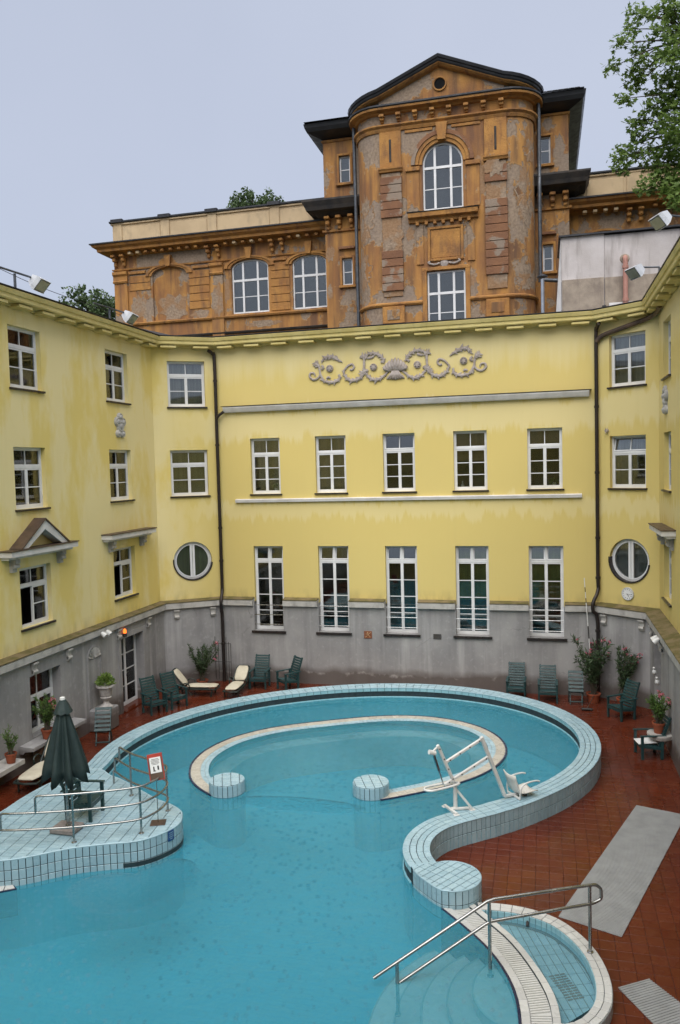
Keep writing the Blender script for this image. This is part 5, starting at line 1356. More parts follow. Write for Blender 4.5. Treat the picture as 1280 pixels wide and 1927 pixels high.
for a, b, c, d in ((-9.39, -8.85, 21.3, 22.56), (-9.36, -8.84, 16.46, 17.73), (-.06, .42, 21.08, 22.3), (.03, .49, 16.31, 17.5)):
    old_window(a, b, c, d, YSH, 1)
    for p0, p1, q0, q1 in ((a - .11, a, c, d + .11), (b, b + .11, c, d + .11), (a, b, d, d + .11)): front_box(p0, p1, q0, q1, .06, 'window_surround', 'ochre_trim', YSH)
    front_box(a - .16, b + .16, c - .14, c - .02, .14, 'window_sill', 'ochre_trim', YSH)
    if c < 18: front_box(a - .14, b + .14, d + .42, d + .54, .16, 'window_hood', 'brown_block', YSH)
# ---- left wing
XL0 = -22.15
wb = MB()
wb.add([(XL0, YW, 11), (XL0, 55, 11), (XL0, 55, 19.4), (XL0, YW, 19.4)], [(0, 1, 2, 3)])
arch_wall(wb, XL0, -16.6, 11, 19.4, YW, -18.97, .98, 15.68, 18.0, .40, .12)
arch_wall(wb, -16.6, -12.86, 11, 19.4, YW, -14.49, 1.0, 15.70, 18.0, .40)
arch_wall(wb, -12.86, -10.1, 11, 19.4, YW, -11.31, .9, 15.70, 17.95, .40)
wb.add([(-20, YW + .12, 15.6), (-17.9, YW + .12, 15.6), (-17.9, YW + .12, 18.5), (-20, YW + .12, 18.5)], [(0, 1, 2, 3)])
wb.build('wing_wall', 'ochre_plaster', old)
old_window(-15.48, -13.50, 15.72, 18.0, YW, 3, rise=.40, mid=.38); old_window(-12.21, -10.42, 15.72, 17.95, YW, 3, rise=.40, mid=.38)
for xc, r_, zs in ((-18.97, .98, 18.0), (-14.49, 1.0, 18.0), (-11.31, .9, 17.95)):
    archband(r_ + .02, r_ + .17, .07, 'archivolt', 'ochre_trim', xc, zs, .42, YW); archband(r_ + .18, r_ + .36, .12, 'archivolt', 'ochre_trim', xc, zs, .42, YW)
    MB().wallprism([(xc - .12, zs + .42), (xc + .12, zs + .42), (xc + .19, 18.98), (xc - .19, 18.98)], YW - .2, YW).build('keystone', 'ochre_trim', old)
for a, b in ((-21.3, -20.3), (-17.6, -16.7), (-15.85, -15.83)):
    if b - a > .3: front_box(a, b, 18.18, 18.32, .10, 'impost_band', 'ochre_trim', YW)
front_box(-13.2, -12.5, 18.18, 18.32, .10, 'impost_band', 'ochre_trim', YW)
# rusticated stones between the wing windows
for xa, xb in ((-21.3, -20.05), (-17.85, -16.7), (-13.35, -12.35)):
    z = 15.72
    while z < 18.0:
        if not (xa < -21 and z < 17.2) and not (xa > -18 and xa < -17 and z < 16.1): front_box(xa, xb, z, z + .37, .04, 'rusticated_block', 'ochre_trim', YW)
        z += .40
for xa, xb in ((-22.14, -21.38), (-16.6, -15.94)):
    p_ = front_box(xa, xb, 12, 18.05, .10, 'pilaster', 'ochre_plaster', YW)
    MB().sweep([(xa - .03, YW), (xb + .03, YW)], [(0, 17.75), (.16, 17.75), (.2, 17.83), (.14, 17.9), (.14, 18.1), (.24, 18.2), (.24, 18.34), (0, 18.36)]).build('capital', 'ochre_trim', p_)
WL = [(XL0, 55), (XL0, YW), (-10.1, YW)]
sweepY(WL, [(0, 15.48), (.12, 15.50), (.16, 15.58), (0, 15.64)], 'sill_course', 'ochre_trim')
sweepY(WL, [(0, 14.70), (.10, 14.72), (.14, 14.80), (0, 14.84)], 'base_course', 'black_stone')
sweepY(WL, [(0, 18.42), (.08, 18.43), (.10, 18.50), (0, 18.52)], 'architrave', 'ochre_trim')
sweepY(WL, [(0, 19.16), (.10, 19.20), (.20, 19.30), (.62, 19.34), (.64, 19.46), (.80, 19.56), (.86, 19.66), (0, 19.70)], 'cornice', 'ochre_trim')
sweepY(WL, [(0, 19.702), (.86, 19.662), (.92, 19.68), (.92, 19.74), (0, 19.82)], 'cornice_flashing', 'black_metal')
def wing_bracket(x_, Y, zt=19.16):
    q = MB(); q.bbox((x_, Y - .24, zt - .04), (.24, .46, .12), .03); q.bbox((x_, Y - .18, zt - .2), (.19, .34, .24), .05); q.bbox((x_, Y - .11, zt - .42), (.16, .2, .26), .05); q.build('scroll_bracket', 'ochre_trim', old)
for x_ in (-22.0, -21.5, -16.66, -16.12, -13.2, -12.66): wing_bracket(x_, YW)
for x_ in list(np.arange(-21.0, -17.0, .47)) + list(np.arange(-15.6, -13.5, .47)) + list(np.arange(-12.2, -10.3, .47)):
    q = MB(); q.bbox((x_, YW - .30, 19.20), (.18, .34, .13), .02); q.build('modillion', 'cream_parapet' if random.random() < .25 else 'ochre_trim', old)
PW = [(XL0 - .02, 55), (XL0 - .02, YW + .02), (-10.1, YW + .02)]
pp = sweepY(PW, [(-.3, 19.7), (.0, 19.7), (.06, 19.72), (.06, 19.86), (0, 19.88), (0, 20.80), (.08, 20.84), (.08, 20.92), (-.3, 20.92)], 'parapet', 'cream_parapet')
sweepY(PW, [(-.35, 20.924), (.12, 20.924), (.14, 20.96), (.14, 21.03), (-.35, 21.06)], 'parapet_capping', 'black_metal', pp)
for x_ in (-21.85, -19.1, -16.45, -13.05):
    front_box(x_ - .24, x_ + .24, 19.88, 20.83, .06, 'parapet_pier', 'cream_parapet', YW + .02, pp)
    front_box(x_ - .34, x_ + .34, 20.93, 21.11, .2, 'pier_cap', 'black_metal', YW + .02, pp)
for xa, xb in ((-21.55, -19.4), (-18.8, -16.75), (-16.15, -13.35), (-12.75, -10.2)): front_box(xa, xb, 20.0, 20.68, .03, 'parapet_panel', 'cream_parapet', YW + .02, pp)
MB().add([(XL0, YW, 19.8), (-10, YW, 19.8), (-10, 55, 19.8), (XL0, 55, 19.8)], [(0, 1, 2, 3)]).build('wing_roof', 'roof_felt', old)
# ---- right wing
wr = MB(); wr.add([(1.0, YW, 11), (16, YW, 11), (16, YW, 19.4), (1.0, YW, 19.4)], [(0, 1, 2, 3)]); wr.build('wing_wall', 'ochre_plaster', old)
WR = [(1.1, YW), (16, YW), (16, 55)]
sweepY(WR, [(0, 18.95), (.10, 19.0), (.20, 19.06), (.62, 19.10), (.64, 19.22), (.80, 19.32), (.86, 19.42), (0, 19.46)], 'cornice', 'ochre_trim')
sweepY(WR, [(0, 19.462), (.86, 19.422), (.92, 19.44), (.92, 19.50), (0, 19.56)], 'cornice_flashing', 'black_metal')
p2_ = sweepY([(1.1, YW + .02), (16, YW + .02)], [(-.3, 19.5), (0, 19.5), (0, 20.58), (.08, 20.62), (.08, 20.70), (-.3, 20.70)], 'parapet', 'cream_parapet')
sweepY([(1.1, YW + .02), (16, YW + .02)], [(-.35, 20.704), (.12, 20.704), (.14, 20.74), (.14, 20.80), (-.35, 20.83)], 'parapet_capping', 'black_metal', p2_)
for x_ in (4.05, 7.0): front_box(x_ - .3, x_ + .3, 19.56, 20.6, .06, 'parapet_pier', 'cream_parapet', YW + .02, p2_)
front_box(2.0, 3.6, 19.72, 20.45, .03, 'parapet_panel', 'cream_parapet', YW + .02, p2_); front_box(4.5, 6.6, 19.72, 20.45, .03, 'parapet_panel', 'cream_parapet', YW + .02, p2_)
for x_ in (3.82, 4.32, 7.0): wing_bracket(x_, YW, 18.93)
for x_ in (1.9, 2.35, 2.8, 3.25, 4.9, 5.4, 5.9): MB().bbox((x_, YW - .3, 18.96), (.18, .34, .13), .02).build('modillion', 'cream_parapet' if x_ < 3.5 else 'ochre_trim', old)
archband(1.0, 1.15, .07, 'archivolt', 'ochre_trim', 2.7, 17.55, .5, YW); archband(1.16, 1.34, .12, 'archivolt', 'ochre_trim', 2.7, 17.55, .5, YW)
# ---- bare mortar patches
cornp(-1, 42, 26, 18.9, .95, 3); cornp(-1, 50, 24, 16.6, .9, 5); cornp(1, 40, 20, 19.3, 1.2, 8); cornp(1, 60, 20, 21.2, .5, 9); cornp(1, 40, 22, 15.6, .35, 14)
flatp(-2.75, 20.0, .5, .95, YT, 21); flatp(-2.0, 20.55, .35, .45, YT - .123, 22); flatp(-6.5, 17.9, .42, .6, YT - .055, 23); flatp(-3.0, 15.9, .2, .4, YT, 24); flatp(-5.7, 18.0, .18, .3, YT, 25)
flatp(-20.75, 16.45, .5, .6, YW, 31); flatp(-18.8, 16.25, .85, .72, YW + .115, 32); flatp(-16.27, 16.4, .3, .75, YW - .105, 33); flatp(-17.3, 15.85, .5, .2, YW, 34); flatp(-13.8, 15.1, .9, .16, YW, 35); flatp(-9.95, 18.0, .2, .35, YSH, 36); flatp(-15.75, 16.9, .14, .6, YW, 37); flatp(-10.0, 16.2, .12, .4, YSH, 38)
# ---- rainwater pipes and flue
def opipe(pts, r_, nm='rainwater_pipe', mat='zinc_pipe'): return MB().tube(spline(pts, 4), r_, 10).build(nm, mat, old, 40)
opipe([(-8.35, 37.0, 23.6), (-8.42, 37.1, 23.2), (-8.42, 37.15, 20.4), (-8.42, 37.15, 17), (-8.42, 37.15, 12.4)], .085)
opipe([(-.12, 37.1, 23.5), (-.08, 37.15, 23.0), (-.08, 37.15, 20.4), (-.08, 36.95, 19.8), (-.08, 36.95, 16), (-.05, 36.9, 15.75), (.5, 36.7, 15.6), (1.2, 36.5, 15.5)], .085)

# ================================================================== PLASTER ANNEX ON THE ROOF
ann = empty('plaster_annex', (2.5, 31, 12.4), 0, 'blank grey plastered rooftop block with a pink drain pipe, right of the ochre tower', 'building'); ann.location = (0, 0, 0)
MB().box((.66, 30.5, 12.4), (2.15, 33.4, 15.76)).build('wall', 'annex_plaster', ann)
MB().box((2.16, 30.54, 12.4), (8, 33.4, 15.72)).build('wall', 'annex_plaster', ann)
MB().box((.69, 30.44, 12.4), (2.13, 30.5, 14.23)).build('lower_band', 'annex_tan', ann); MB().box((2.165, 30.48, 12.4), (8, 30.54, 14.22)).build('lower_band', 'annex_tan', ann)
MB().add([(.655, 30.45, 15.76), (.655, 30.45, 12.4), (.42, 30.75, 12.4), (.655, 30.6, 15.76)], [(0, 1, 2), (0, 2, 3)]).add([(.64, 30.9, 15.76), (.42, 30.75, 12.4), (.64, 33, 12.4)], [(0, 1, 2)]).build('side_buttress', 'white_ledge', ann)
MB().box((.58, 30.38, 15.76), (8, 33.5, 15.82)).build('roof_edge', 'black_metal', ann)
pk = MB().tube(spline([(2.85, 30.55, 14.86), (2.85, 30.36, 14.83), (2.85, 30.33, 14.65), (2.85, 30.33, 14.0), (2.85, 30.33, 12.4)], 4), .085, 12).build('drain_pipe', 'pink_pipe', ann, 40)
for z in (14.5, 13.35): MB().tube([(2.85, 30.33, z - .05), (2.85, 30.33, z + .05)], .11, 12).build('collar', 'pink_pipe', pk)
MB().lathe([(.17, 0), (.15, .02), (.02, .03)], n=16, M=Matrix.Translation((2.85, 30.54, 14.84)) @ Matrix.Rotation(R(90), 4, 'X')).build('pipe_rose', 'annex_tan', ann)
MB().bbox((2.13, 30.35, 13.15), (.14, .1, .12), .01).build('junction_box', 'black_metal', ann)
MB().box((2.3, 30.42, 12.4), (3.2, 30.5, 13.3)).build('skirting', 'white_ledge', ann)
fl_ = empty('metal_flue', (0, 31, 12.4), 0, 'shiny chrome flue with flat cap at the foot of the ochre tower', 'flue')
MB().lathe([(.075, 0), (.075, .55), (.10, .56), (.10, .75), (.07, .76), (.07, 2.05)], n=16).build('pipe', 'chrome', fl_, 40)
MB().lathe([(.17, 2.12), (.19, 2.14), (.19, 2.17), (.02, 2.24)], n=16).build('cap', 'zinc_pipe', fl_); MB().tube([(.05, 0, 2.03), (.08, 0, 2.14)], .012, 6).tube([(-.05, 0, 2.03), (-.08, 0, 2.14)], .012, 6).build('cap_stay', 'zinc_pipe', fl_)
MB().bbox((0, .1, .42), (.75, .4, .1), .02).bbox((0, .1, .3), (.6, .3, .3), .02).build('plinth_box', 'black_metal', fl_)

# ================================================================== RAILINGS
def railing_parts(parent, rails, posts, r_=.022, mat='steel'):
    for q in rails: MB().tube(q, r_, 10).build('rail', mat, parent, 50)
    for q in posts:
        p_ = MB().tube(q, r_ * 1.05, 10).build('post', mat, parent, 50)
        MB().lathe([(.05, 0), (.05, .012), (.025, .02)], c=q[0], n=14).build('post_flange', mat, p_)
rl = empty('platform_railing', (0, 0, 0), 0, 'three-bar stainless steel railing bending round the tiled platform', 'railing')
PTS = [(-10.35, 12.62), (-9.86, 12.66), (-8.75, 13.02), (-7.75, 13.50), (-7.52, 13.85), (-7.48, 14.25), (-7.62, 14.66), (-8.1, 14.92), (-8.76, 15.22), (-9.45, 15.72)]
RP = [tuple(map(float, q)) for q in spline(PTS, 6)]
def rail_at(h, i0, i1, drop0, drop1):
    q = [(x_, y_, ZP + h) for x_, y_ in RP[i0:i1]]
    a, b = q[0], q[-1]
    d0 = Vector(q[0]) - Vector(q[1]); d0.normalize(); d1 = Vector(q[-1]) - Vector(q[-2]); d1.normalize()
    A_ = [(a[0] + d0.x * .06, a[1] + d0.y * .06, a[2] - drop0), (a[0] + d0.x * .06, a[1] + d0.y * .06, a[2] - .05), (a[0] + d0.x * .04, a[1] + d0.y * .04, a[2] - .015)]
    B_ = [(b[0] + d1.x * .04, b[1] + d1.y * .04, b[2] - .015), (b[0] + d1.x * .06, b[1] + d1.y * .06, b[2] - .05), (b[0] + d1.x * .06, b[1] + d1.y * .06, b[2] - drop1)]
    return A_ + q + B_
railing_parts(rl, [rail_at(.94, 9, 52, .34, .32), rail_at(.62, 5, 54, .30, .30), rail_at(.30, 0, 55, .29, .29)],
              [[(-8.75, 13.02, ZP), (-8.75, 13.02, ZP + .94)], [(-7.66, 13.62, ZP), (-7.66, 13.62, ZP + .94)], [(-7.62, 14.66, ZP), (-7.62, 14.66, ZP + .94)], [(-8.76, 15.22, ZP), (-8.76, 15.22, ZP + .94)]])
hr = empty('stair_handrail', (0, 0, 0), 0, 'stainless handrail sloping from the foot bath rim down into the water', 'railing')
a0, a1 = Vector((.59, 12.30, .2)), Vector((-.87, 11.62, .06))
dr = (a0 - a1).normalized(); dd = Vector((-2.5, 10.92, 0))
up1 = [(.59 + .05, 12.34, 1.02), (.73, 12.36, 1.06), (.75, 12.37, 1.15), (.71, 12.355, 1.24), (.62, 12.31, 1.26)]
railing_parts(hr, [[(.50, 12.26, .96), (.60, 12.305, .965)] + [tuple(map(float, q)) for q in spline([(.66, 12.335, .975), (.75, 12.375, 1.02), (.76, 12.38, 1.10), (.75, 12.375, 1.18), (.68, 12.345, 1.245), (.58, 12.30, 1.255)], 5)] + [(-.80, 11.65, 1.235), (-.90, 11.60, 1.215), (-2.48, 10.86, .30)],
                    [(.50, 12.26, .96), (-.84, 11.635, .90), (-.93, 11.59, .87), (-2.15, 11.02, .16)]],
              [[(.59, 12.305, .2), (.59, 12.305, 1.25)], [(-.87, 11.62, .06), (-.87, 11.62, 1.22)], [(-2.16, 11.0, -.3), (-2.16, 11.0, .48)]], .025)

# ================================================================== PARASOL, SIGN STAND
pa = empty('folded_parasol', (-9.15, 13.45, ZP), 0, 'folded dark green parasol with white cap standing on the tiled platform', 'parasol')
MB().lathe([(.025, .1), (.025, 2.62)], n=12).build('pole', 'steel', pa)
MB().bbox((-.02, -.02, .06), (.52, .42, .10), .02).build('base_slab', 'umbrella_base', pa); MB().lathe([(.06, .11), (.05, .14), (.035, .15), (.035, .42)], n=14).build('base_sleeve', 'steel', pa)
NF = 8; cv = MB(); rings = []; NS = NF * 6
prof = [(2.50, .07, .0), (2.34, .12, .2), (2.15, .18, .4), (1.9, .255, .5), (1.6, .34, .52), (1.3, .42, .5), (1.08, .475, .48)]
for z, r0, f_ in prof:
    for k in range(NS):
        a = 2 * math.pi * k / NS; w_ = .5 + .5 * math.cos(NF * a); rr = r0 * (1 - f_ * (1 - w_)) * (1 + .05 * math.sin(3 * a + z))
        zz = z - (.16 * w_ - .08 if z < 1.2 else 0) + .03 * math.sin(2 * a) * (2.5 - z)
        cv.v.append((rr * math.cos(a), rr * math.sin(a), zz)); cv.t.append(.5)
for i in range(len(prof) - 1):
    for k in range(NS): cv.f.append((i * NS + k, i * NS + (k + 1) % NS, (i + 1) * NS + (k + 1) % NS, (i + 1) * NS + k))
can = cv.build('canopy', 'parasol_cloth', pa, True)
so_ = can.modifiers.new('thick', 'SOLIDIFY'); so_.thickness = .008
vt = MB(); n = 24
for z, r0 in ((2.62, .05), (2.54, .10), (2.40, .16), (2.36, .175)):
    for k in range(n): a = 2 * math.pi * k / n; q = r0 * (1 + .08 * math.cos(8 * a)); vt.v.append((q * math.cos(a), q * math.sin(a), z + (.02 * math.cos(8 * a) if z < 2.38 else 0))); vt.t.append(.5)
for i in range(3):
    for k in range(n): vt.f.append((i * n + k, i * n + (k + 1) % n, (i + 1) * n + (k + 1) % n, (i + 1) * n + k))
vt.build('vent_cap', 'parasol_cloth', pa, True)
MB().lathe([(.05, 2.60), (.055, 2.62), (.05, 2.66), (.02, 2.67)], n=14).build('finial', 'white_enamel', pa)
for k in range(8):
    a = 2 * math.pi * k / 8 + .2; MB().tube([(.05 * math.cos(a), .05 * math.sin(a), 2.4), (.30 * math.cos(a), .30 * math.sin(a), 1.02)], .008, 6).build('rib', 'iron', pa)
sg_ = empty('notice_stand', (-7.55, 14.10, ZP), R(20), 'red framed notice on a thin stand with square foot plate', 'sign')
MB().bbox((0, 0, .008), (.30, .26, .014), .004).build('foot_plate', 'copper_brown', sg_); MB().tube([(0, 0, .01), (0, 0, .95)], .009, 8).build('rod', 'steel', sg_)
Mb = Matrix.Translation((0, 0, 1.14)) @ Matrix.Rotation(R(-8), 4, 'Y') @ Matrix.Rotation(R(-14), 4, 'X')
bd = MB().bbox((0, 0, 0), (.30, .02, .52), .004, Mb).build('board', 'red_paint', sg_)
MB().bbox((0, -.012, -.03), (.26, .004, .42), .001, Mb).build('board_face', 'copper_brown', bd); MB().bbox((0, -.016, .04), (.22, .004, .30), .001, Mb).build('paper', 'white_card', bd)
ik = MB()
for z, wd in ((.155, .14), (.13, .17), (.105, .15), (.08, .16), (.055, .12)): ik.bbox((0, -.0195, z), (wd, .002, .008), .0005, Mb)
ik.bbox((-.04, -.0195, -.03), (.025, .002, .09), .001, Mb).bbox((.045, -.0195, -.02), (.03, .002, .08), .001, Mb).bbox((-.03, -.0195, -.07), (.05, .002, .015), .001, Mb); ik.build('printed_lines', 'black_ink', bd)

# ================================================================== GARDEN CHAIRS
def chair_proto():
    """front faces -Y"""
    t = bpy.data.objects.new('garden_armchair', None); COL.objects.link(t)
    B_ = lambda nm, f_: f_(MB()).build(nm, 'green_wood', t)
    w_ = .28
    for s_ in (-1, 1):
        B_('leg', lambda m: m.beam((s_ * w_, -.27, 0), (s_ * w_, -.27, .60), .05, .07)); B_('leg', lambda m: m.beam((s_ * w_, .22, 0), (s_ * w_, .24, .60), .05, .07))
        B_('armrest', lambda m: m.beam((s_ * w_, -.33, .615), (s_ * w_, .34, .615), .075, .03)); B_('side_rail', lambda m: m.beam((s_ * (w_ - .001), -.24, .34), (s_ * (w_ - .001), .20, .28), .035, .07))
        B_('back_stile', lambda m: m.beam((s_ * .235, .17, .30), (s_ * .235, .46, 1.08), .035, .06))
    for k in range(6):
        y_ = -.27 + k * .082; B_('seat_slat', lambda m: m.bbox((0, y_, .385 - k * .012), (.53, .068, .022), .005))
    for k in range(9):
        f = .12 + k * .103; y_, z = .17 + (.46 - .17) * f - .03, .30 + .78 * f
        M = Matrix.Translation((0, y_, z)) @ Matrix.Rotation(R(-20), 4, 'X'); B_('back_slat', lambda m: m.bbox((0, 0, 0), (.53, .022, .064), .005, M))
    B_('front_rail', lambda m: m.bbox((0, -.285, .31), (.52, .025, .08), .005))
    return t
cp = chair_proto(); first = [True]
def put_chair(x_, y_, z, face, label, group=None):
    """face: direction the sitter looks"""
    o = cp if first[0] else copy_tree(cp); first[0] = False
    o.location = (x_, y_, z); o.rotation_euler = (0, 0, math.atan2(face[1], face[0]) + math.pi / 2); tag(o, label, 'chair', 'dark green slatted armchairs')
    return o
put_chair(-9.82, 26.15, 0, (.05, -1), 'dark green slatted armchair by the back wall, nearest the left drainpipe')
put_chair(-8.75, 26.1, 0, (-.65, -.76), 'dark green slatted armchair by the back wall turned left, below the second tall window')
put_chair(-.98, 26.30, 0, (-.02, -1), 'dark green slatted armchair against the grey wall under the rightmost tall window')
put_chair(.02, 26.10, 0, (0, -1), 'dark green slatted armchair against the grey wall between another armchair and the low footrest')
put_chair(2.15, 24.7, 0, (-.80, -.60), 'dark green slatted armchair in the right corner in front of the potted oleanders')
put_chair(2.55, 21.6, 0, (-.97, -.2), 'dark green armchair with white sheet on its seat by the right plinth')
put_chair(-12.2, 22.85, 0, (.85, -.52), 'dark green slatted armchair next to the glazed double door')
put_chair(-11.82, 23.52, 0, (.85, -.52), 'dark green slatted armchair standing beside the cream sun lounger on the left')
put_chair(-9.22, 14.12, ZP, (.98, .1), 'dark green armchair under the folded parasol on the tiled platform')
pp_ = MB(); M = Matrix.Translation((2.44, 21.57, .405)) @ Matrix.Rotation(R(12), 4, 'Z') @ Matrix.Rotation(R(-4), 4, 'Y')
pp_.bbox((0, 0, 0), (.46, .42, .012), .004, M); tag(pp_.build('paper_sheet', 'white_card'), 'white sheet lying on the seat of the green armchair at right', 'paper')
def footrest(x_, y_, face, label):
    t = empty('slatted_footrest', (x_, y_, 0), math.atan2(face[1], face[0]) + math.pi / 2, label, 'footrest', 'folding slatted footrests')
    B_ = lambda nm, f_: f_(MB()).build(nm, 'green_wood', t)
    for s_ in (-1, 1):
        B_('stile', lambda m: m.beam((s_ * .21, -.16, .42), (s_ * .21, .12, .98), .03, .05)); B_('leg', lambda m: m.beam((s_ * .215, .05, 0), (s_ * .215, -.14, .50), .03, .045)); B_('leg', lambda m: m.beam((s_ * .18, -.26, 0), (s_ * .18, .08, .62), .03, .04))
    for k in range(6):
        f = k / 5; M = Matrix.Translation((0, -.16 + .28 * f - .02, .44 + .53 * f)) @ Matrix.Rotation(R(-27), 4, 'X'); B_('slat', lambda m: m.bbox((0, 0, 0), (.46, .02, .078), .005, M))
    B_('stretcher', lambda m: m.bbox((0, -.24, .10), (.40, .05, .03), .005)); B_('stretcher', lambda m: m.bbox((0, -.02, .36), (.40, .03, .06), .005))
footrest(.88, 26.05, (0, -1), 'low dark green slatted footrest between the armchairs and the right drainpipe')
footrest(-12.28, 19.95, (.35, -.93), 'low dark green slatted footrest in front of the stone urn')

# ================================================================== SUN LOUNGERS
def lounger(x_, y_, rz, back, label, k_=1.0):
    """head towards +Y"""
    t = empty('sun_lounger', (x_, y_, 0), rz, label, 'sun lounger', 'cream cushioned sun loungers'); t.scale = (k_, k_, k_)
    hw = .30; yb = .30; zb = .34
    for s_ in (-1, 1):
        MB().beam((s_ * hw, -.95, zb - .04), (s_ * hw, .85, zb - .04), .045, .07, bev=.015).build('side_rail', 'dark_plastic', t)
        for y2 in (-.75, .6): MB().beam((s_ * hw, y2, .0), (s_ * (hw - .03), y2 + (.06 if y2 > 0 else -.06), zb - .03), .05, .06, bev=.012).build('leg', 'dark_plastic', t)
        MB().tube(spline([(s_ * (hw + .05), .10, zb), (s_ * (hw + .07), .12, zb + .17), (s_ * (hw + .06), .32, zb + .20), (s_ * (hw + .03), .50, zb)], 4), .022, 8).build('armrest', 'dark_plastic', t)
    MB().tube([(-hw, -.95, zb - .04), (0, -1.0, zb - .04), (hw, -.95, zb - .04)], .03, 8).build('end_bow', 'dark_plastic', t)
    ca, sa = math.cos(back), math.sin(back)
    def padmesh(pts, w_, th):
        m = MB(); n = 14
        for i, (y2, z2, ny, nz) in enumerate(pts):
            e = min(i, len(pts) - 1 - i); ww = w_ * (1 if e > 1 else (.93 if e == 1 else .74))
            for k in range(n):
                a = 2 * math.pi * k / n; cx = math.copysign(abs(math.cos(a)) ** .45, math.cos(a)) * ww; cz = math.sin(a) * th * (1 if e else .6)
                m.v.append((cx, y2 + ny * cz, z2 + nz * cz)); m.t.append(.5)
        for i in range(len(pts) - 1):
            for k in range(n): m.f.append((i * n + k, i * n + (k + 1) % n, (i + 1) * n + (k + 1) % n, (i + 1) * n + k))
        m.f.append(tuple(range(n - 1, -1, -1))); m.f.append(tuple((len(pts) - 1) * n + k for k in range(n))); return m
    ys = np.linspace(-.95, .26, 9); padmesh([(y2, zb + .05, 0, 1) for y2 in ys], .27, .04).build('seat_cushion', 'cream_cushion', t, True)
    ls = np.linspace(.04, .78, 8); padmesh([(yb + ca * l, zb + .06 + sa * l, -sa, ca) for l in ls], .26, .04).build('back_cushion', 'cream_cushion', t, True)
    fb = MB(); fb.tube(spline([(-hw + .0, yb, zb), (-hw + .01, yb + ca * .7, zb + sa * .7), (-.18, yb + ca * .85, zb + sa * .85), (.18, yb + ca * .85, zb + sa * .85), (hw - .01, yb + ca * .7, zb + sa * .7), (hw, yb, zb)], 5), .03, 8)
    for k in range(6): fb.beam((-hw, yb + ca * (.1 + .12 * k), zb + sa * (.1 + .12 * k) - .01), (hw, yb + ca * (.1 + .12 * k), zb + sa * (.1 + .12 * k) - .01), .06, .012)
    fb.build('back_frame', 'dark_plastic', t)
    MB().beam((0, .25, zb - .05), (0, -.6, zb - .05), .5, .02).build('slat_bed', 'dark_plastic', t)
    MB().tube([(-.22, yb + ca * .5, zb + sa * .5), (-.22, yb - .25, .05), (.22, yb - .25, .05), (.22, yb + ca * .5, zb + sa * .5)], .016, 8).build('back_prop', 'dark_plastic', t)
lounger(-11.75, 24.9, R(97), R(52), 'cream cushioned sun lounger with raised back beside the leafy oleander at left', .86)
lounger(-10.38, 25.4, R(4), R(38), 'cream cushioned sun lounger in front of the left drainpipe', .84)
lounger(-12.28, 17.2, R(6), R(45), 'cream cushioned sun lounger between the left wall and the folded parasol')

# ================================================================== PLANTS
def leaf_blade(mb, p0, d, L_, w_, up=(0, 0, 1), bend=.25, tint=None):
    d = Vector(d).normalized(); s_ = d.cross(Vector(up)); s_ = s_.normalized() if s_.length > 1e-4 else Vector((1, 0, 0)); n_ = s_.cross(d)
    p0 = Vector(p0); a = p0 + d * L_ * .45 + n_ * bend * L_ * .12; b = p0 + d * L_ - n_ * bend * L_ * .35
    mb.add([p0, a + s_ * w_ / 2, b, a - s_ * w_ / 2, a + n_ * w_ * .05], [(0, 1, 4), (1, 2, 4), (2, 3, 4), (3, 0, 4)], tint)
def rdir(rn, up=.0):
    while True:
        v = Vector((rn.uniform(-1, 1), rn.uniform(-1, 1), rn.uniform(-1, 1) + up))
        if .1 < v.length < 1.6: return v.normalized()
def flower(mb, p_, rn, r_=.035):
    for k in range(5):
        a = 2 * math.pi * k / 5 + rn.random(); n_ = rdir(rn, .3); u = n_.orthogonal().normalized(); v = n_.cross(u); d = u * math.cos(a) + v * math.sin(a)
        leaf_blade(mb, p_, d + n_ * .5, r_ * 1.5, r_ * 1.1, n_, .1)
def pot(parent, r_=.2, h=.3, mat='terracotta', z=0):
    MB().lathe([(r_ * .7, z), (r_ * .95, z + h * .82), (r_ * 1.05, z + h * .83), (r_ * 1.05, z + h), (r_ * .92, z + h), (r_ * .9, z + h * .9), (.01, z + h * .88)], n=20).build('pot', mat, parent, 40)
    MB().lathe([(r_ * .9, z + h * .89), (.01, z + h * .93)], n=16).build('soil', 'soil', parent)
